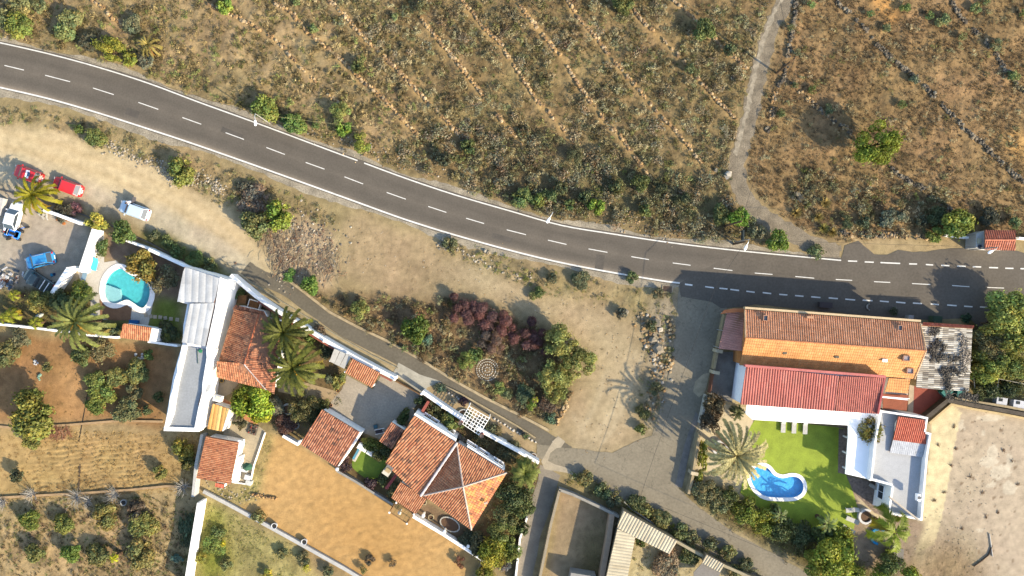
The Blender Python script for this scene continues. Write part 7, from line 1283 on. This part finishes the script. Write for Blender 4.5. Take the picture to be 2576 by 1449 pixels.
for i, (x, y, w_, lb) in enumerate([(2508,1009,1.4,'left white hutch behind the lot wall'),(2551,1016,1.5,'middle white hutch behind the lot wall'),(2588,1022,1.3,'right white hutch cut by the picture edge'),(2408,984,1.1,'turquoise and white crate by the end of the shed roof'),(2372,984,1.0,'teal crate leaning on the red patio')]): 
    t = boxy('animal_hutch', lb, 'hutch', x, y, 0, (w_, 1.2, .9), -.15 if i < 3 else -.8 * (i == 4), (226, 222, 220) if i < 3 else (70, 140, 130)); 
    if i < 3: m = MB(); m.box((-.2, .3, .98), (.5, .4, .04), 0, A(40, 48, 50)); m.build('opening', stoneM, t)
m = MB(); m.tube(RP((2425,940,1.8), (2432,985,1.8)), .05); m.tube(RP((2448,930,2), (2452,975,2)), .05); m.tube(RP((2510,952,2), (2576,966,2)), .06); m.tube(RP((2512,955,2), (2508,985,2)), .05); tag(m.build('wire_frame', M('pale_pipe', A(190, 180, 160))), 'pale pipe frame standing in the right grove', 'frame')
m = MB(); m.tube([P(2489, 1342, .1), P(2497, 1400, .1)], .07, 6, A(226, 214, 196)); tag(m.build('white_pipe', stoneM), 'straight white pipe lying on the sandy lot', 'pipe'); m = MB(); m.tube([P(2496, 1372, .1), P(2488, 1395, .1), P(2468, 1412, .1), P(2450, 1425, .1)], .09, 5, A(92, 76, 60), cap=False); tag(m.build('dead_branch', barkM), 'dark curved branch beside the white pipe', 'branch')
for i in range(14):
    x, y = [(2392,1172),(2404,1130),(2440,1200),(2470,1240),(2525,1135),(2545,1160),(2480,1300),(2510,1290),(2400,1075),(2350,1260),(2420,1330),(2375,1240),(2560,1220),(2360,1120)][i]
    m = MB(); rr2 = random.Random(i)
    for k in range(16): a = rr2.uniform(0, 6.28); L = rr2.uniform(.12, .45); c = Vector((rr2.gauss(0, .05), rr2.gauss(0, .05), .06)); d = Vector((math.cos(a), math.sin(a), rr2.uniform(0, .25))) * L; m.tube([c, c + d * .6, c + d * .9 + Vector((0, .1, 0))], .02, 3, A(124, 92, 64), cap=False)
    o = m.build('dead_twigs', stoneM); o.location = P(x, y); tag(o, 'small tangle of dead brown twigs lying on the sandy lot', 'twigs', 'dead twig tangles on the sandy lot')
m = MB(); m.box((0, 0, .02), (.09, 8.3, .05), -.18, A(50, 44, 38)); o = m.build('irrigation_pipe', stoneM); o.location = P(212, 1038); tag(o, 'black irrigation hose lying straight across the brown garden', 'hose'); m = MB(); m.box((0, 0, .02), (.22, 3.6, .12), -.05, A(94, 76, 56)); o = m.build('field_ditch', stoneM); o.location = P(200, 1200); tag(o, 'dark timber edging between the two furrowed plots', 'edging')
wall('field_edge', 'rough tan ledge under the furrowed plots', [(-20,1252),(70,1247),(140,1243),(200,1240),(330,1231),(420,1222),(490,1224)], .25, .3, M('earth_ledge', A(196, 160, 116), var=.2)); wall('field_edge', 'rough earthen ledge under the brown garden', [(-20,1070),(40,1076),(180,1068),(300,1058),(410,1060)], .2, .3, M('earth_ledge', A(196, 160, 116)))
for i, (x, y, r) in enumerate([(85,1242,22),(195,1250,28),(290,1243,24),(462,1223,24),(8,1262,24),(225,1257,18)]):
    m = MB(); rr2 = random.Random(40 + i)
    for k in range(60):
        a = rr2.uniform(0, 6.28); L = r / S * rr2.uniform(.5, 1.1); d = Vector((math.cos(a), math.sin(a), rr2.uniform(.3, 1))) * L; s = Vector((rr2.gauss(0, .1), rr2.gauss(0, .1), .1)); m.tube([s, s + d * .5, s + d * .8 + Vector((0, 0, .1)), s + d + Vector((rr2.gauss(0, .2), rr2.gauss(0, .2), .1))], [.035, .025, .015, .008], 3, A(190, 182, 170), cap=False)
    o = m.build('bare_fig_tree', stoneM); o.location = P(x, y); tag(o, ['first pale leafless tree on the ledge from the left','large pale leafless tree at the end of the timber edging','pale leafless tree left of the white tub','pale leafless tree beside the tall white wall','pale leafless tree cut by the left edge','small pale leafless shrub on the ledge'][i], 'bare tree')
m = MB(); 
for k in range(90): a = random.gauss(1.2, .5); L = random.uniform(.5, 1.4); d = Vector((math.cos(a), math.sin(a), .15)) * L / 2; c = Vector((random.gauss(0, .9), random.gauss(0, .4), .2)); m.tube([c - d, c + d], .03, 3, A(*random.choice([(190,130,96),(170,110,80),(206,160,120)])), cap=False)
o = m.build('brushwood', stoneM); o.location = P(150, 1088); tag(o, 'pile of reddish cut branches above the furrows', 'brushwood', kind='stuff')
m = MB()
for k in range(46): m.rock((k * .075 - 1.7, random.gauss(0, .12) - k * .012, .12), random.uniform(.09, .2), A(*random.choice([(214,170,110),(120,96,70),(196,150,96)])), .9)
o = m.build('stone_row', stoneM); o.location = P(666, 1244); tag(o, 'short stone row at the left of the sandy field', 'stone row')
for i, (x, y) in enumerate([(870,1246),(983,1275),(1108,1235),(853,1305),(905,1280),(926,1355),(830,1210)]):
    if i in (2,): continue
# stepping stones, white edge stones of the succulent strip
m = MB()
for (x, y) in [(367,793),(379,796),(390,797),(403,798),(416,800),(430,802),(446,804)]: m.box(P(x, y, .06), (.5, .5, .06), random.uniform(-.2, .2), A(206, 186, 156))
tag(m.build('stepping_stones', stoneM), 'row of tan stepping stones across the lower garden lawn', 'path', kind='structure')
for i in range(26):
    t = i / 25; a = Vector((1130, 985)).lerp(Vector((1345, 1108)), t)
    if 1172 < a[0] < 1235: continue
    m = MB(); m.rock((0, 0, .05), random.uniform(.14, .22), A(226, 214, 196), .8); o = m.build('edging_stone', stoneM); o.location = P(a[0] + random.uniform(-3, 3), a[1] + 4); tag(o, 'small white painted stone edging the succulent strip by the lane', 'stone', 'white edging stones of the succulent strip')
for i, (x, y) in enumerate([(1110,978),(1165,1012),(1140,1010),(1255,1075),(1178,1046),(1100,972)]): B(['grey green succulent at the left tip of the strip','dark maroon succulent left of the lattice','silvery succulent beside the maroon one','tiny grey succulents on the bare strip','green shrub in the white bed left of the lattice','pale succulent near the lane kerb'][i], x, y, [14,13,9,8,12,9][i], .6, [(110,128,86),(84,48,52),(150,156,136),(150,146,120),(108,124,60),(130,138,96)][i])
ring('white square edged bed left of the lattice', 1166, 1044, .8, .12, .25, (232, 228, 220), nm='white_bed')
# gully hose near the bottom trees, water pipe by the verge
m = MB(); m.tube([P(1570, 1262, .3), P(1590, 1282, .3), P(1610, 1294, .3), P(1655, 1325, .3)], .09, 6, A(204, 200, 190)); tag(m.build('drain_pipe', stoneM), 'grey drain pipe lying on the verge above the corrugated roof', 'pipe')
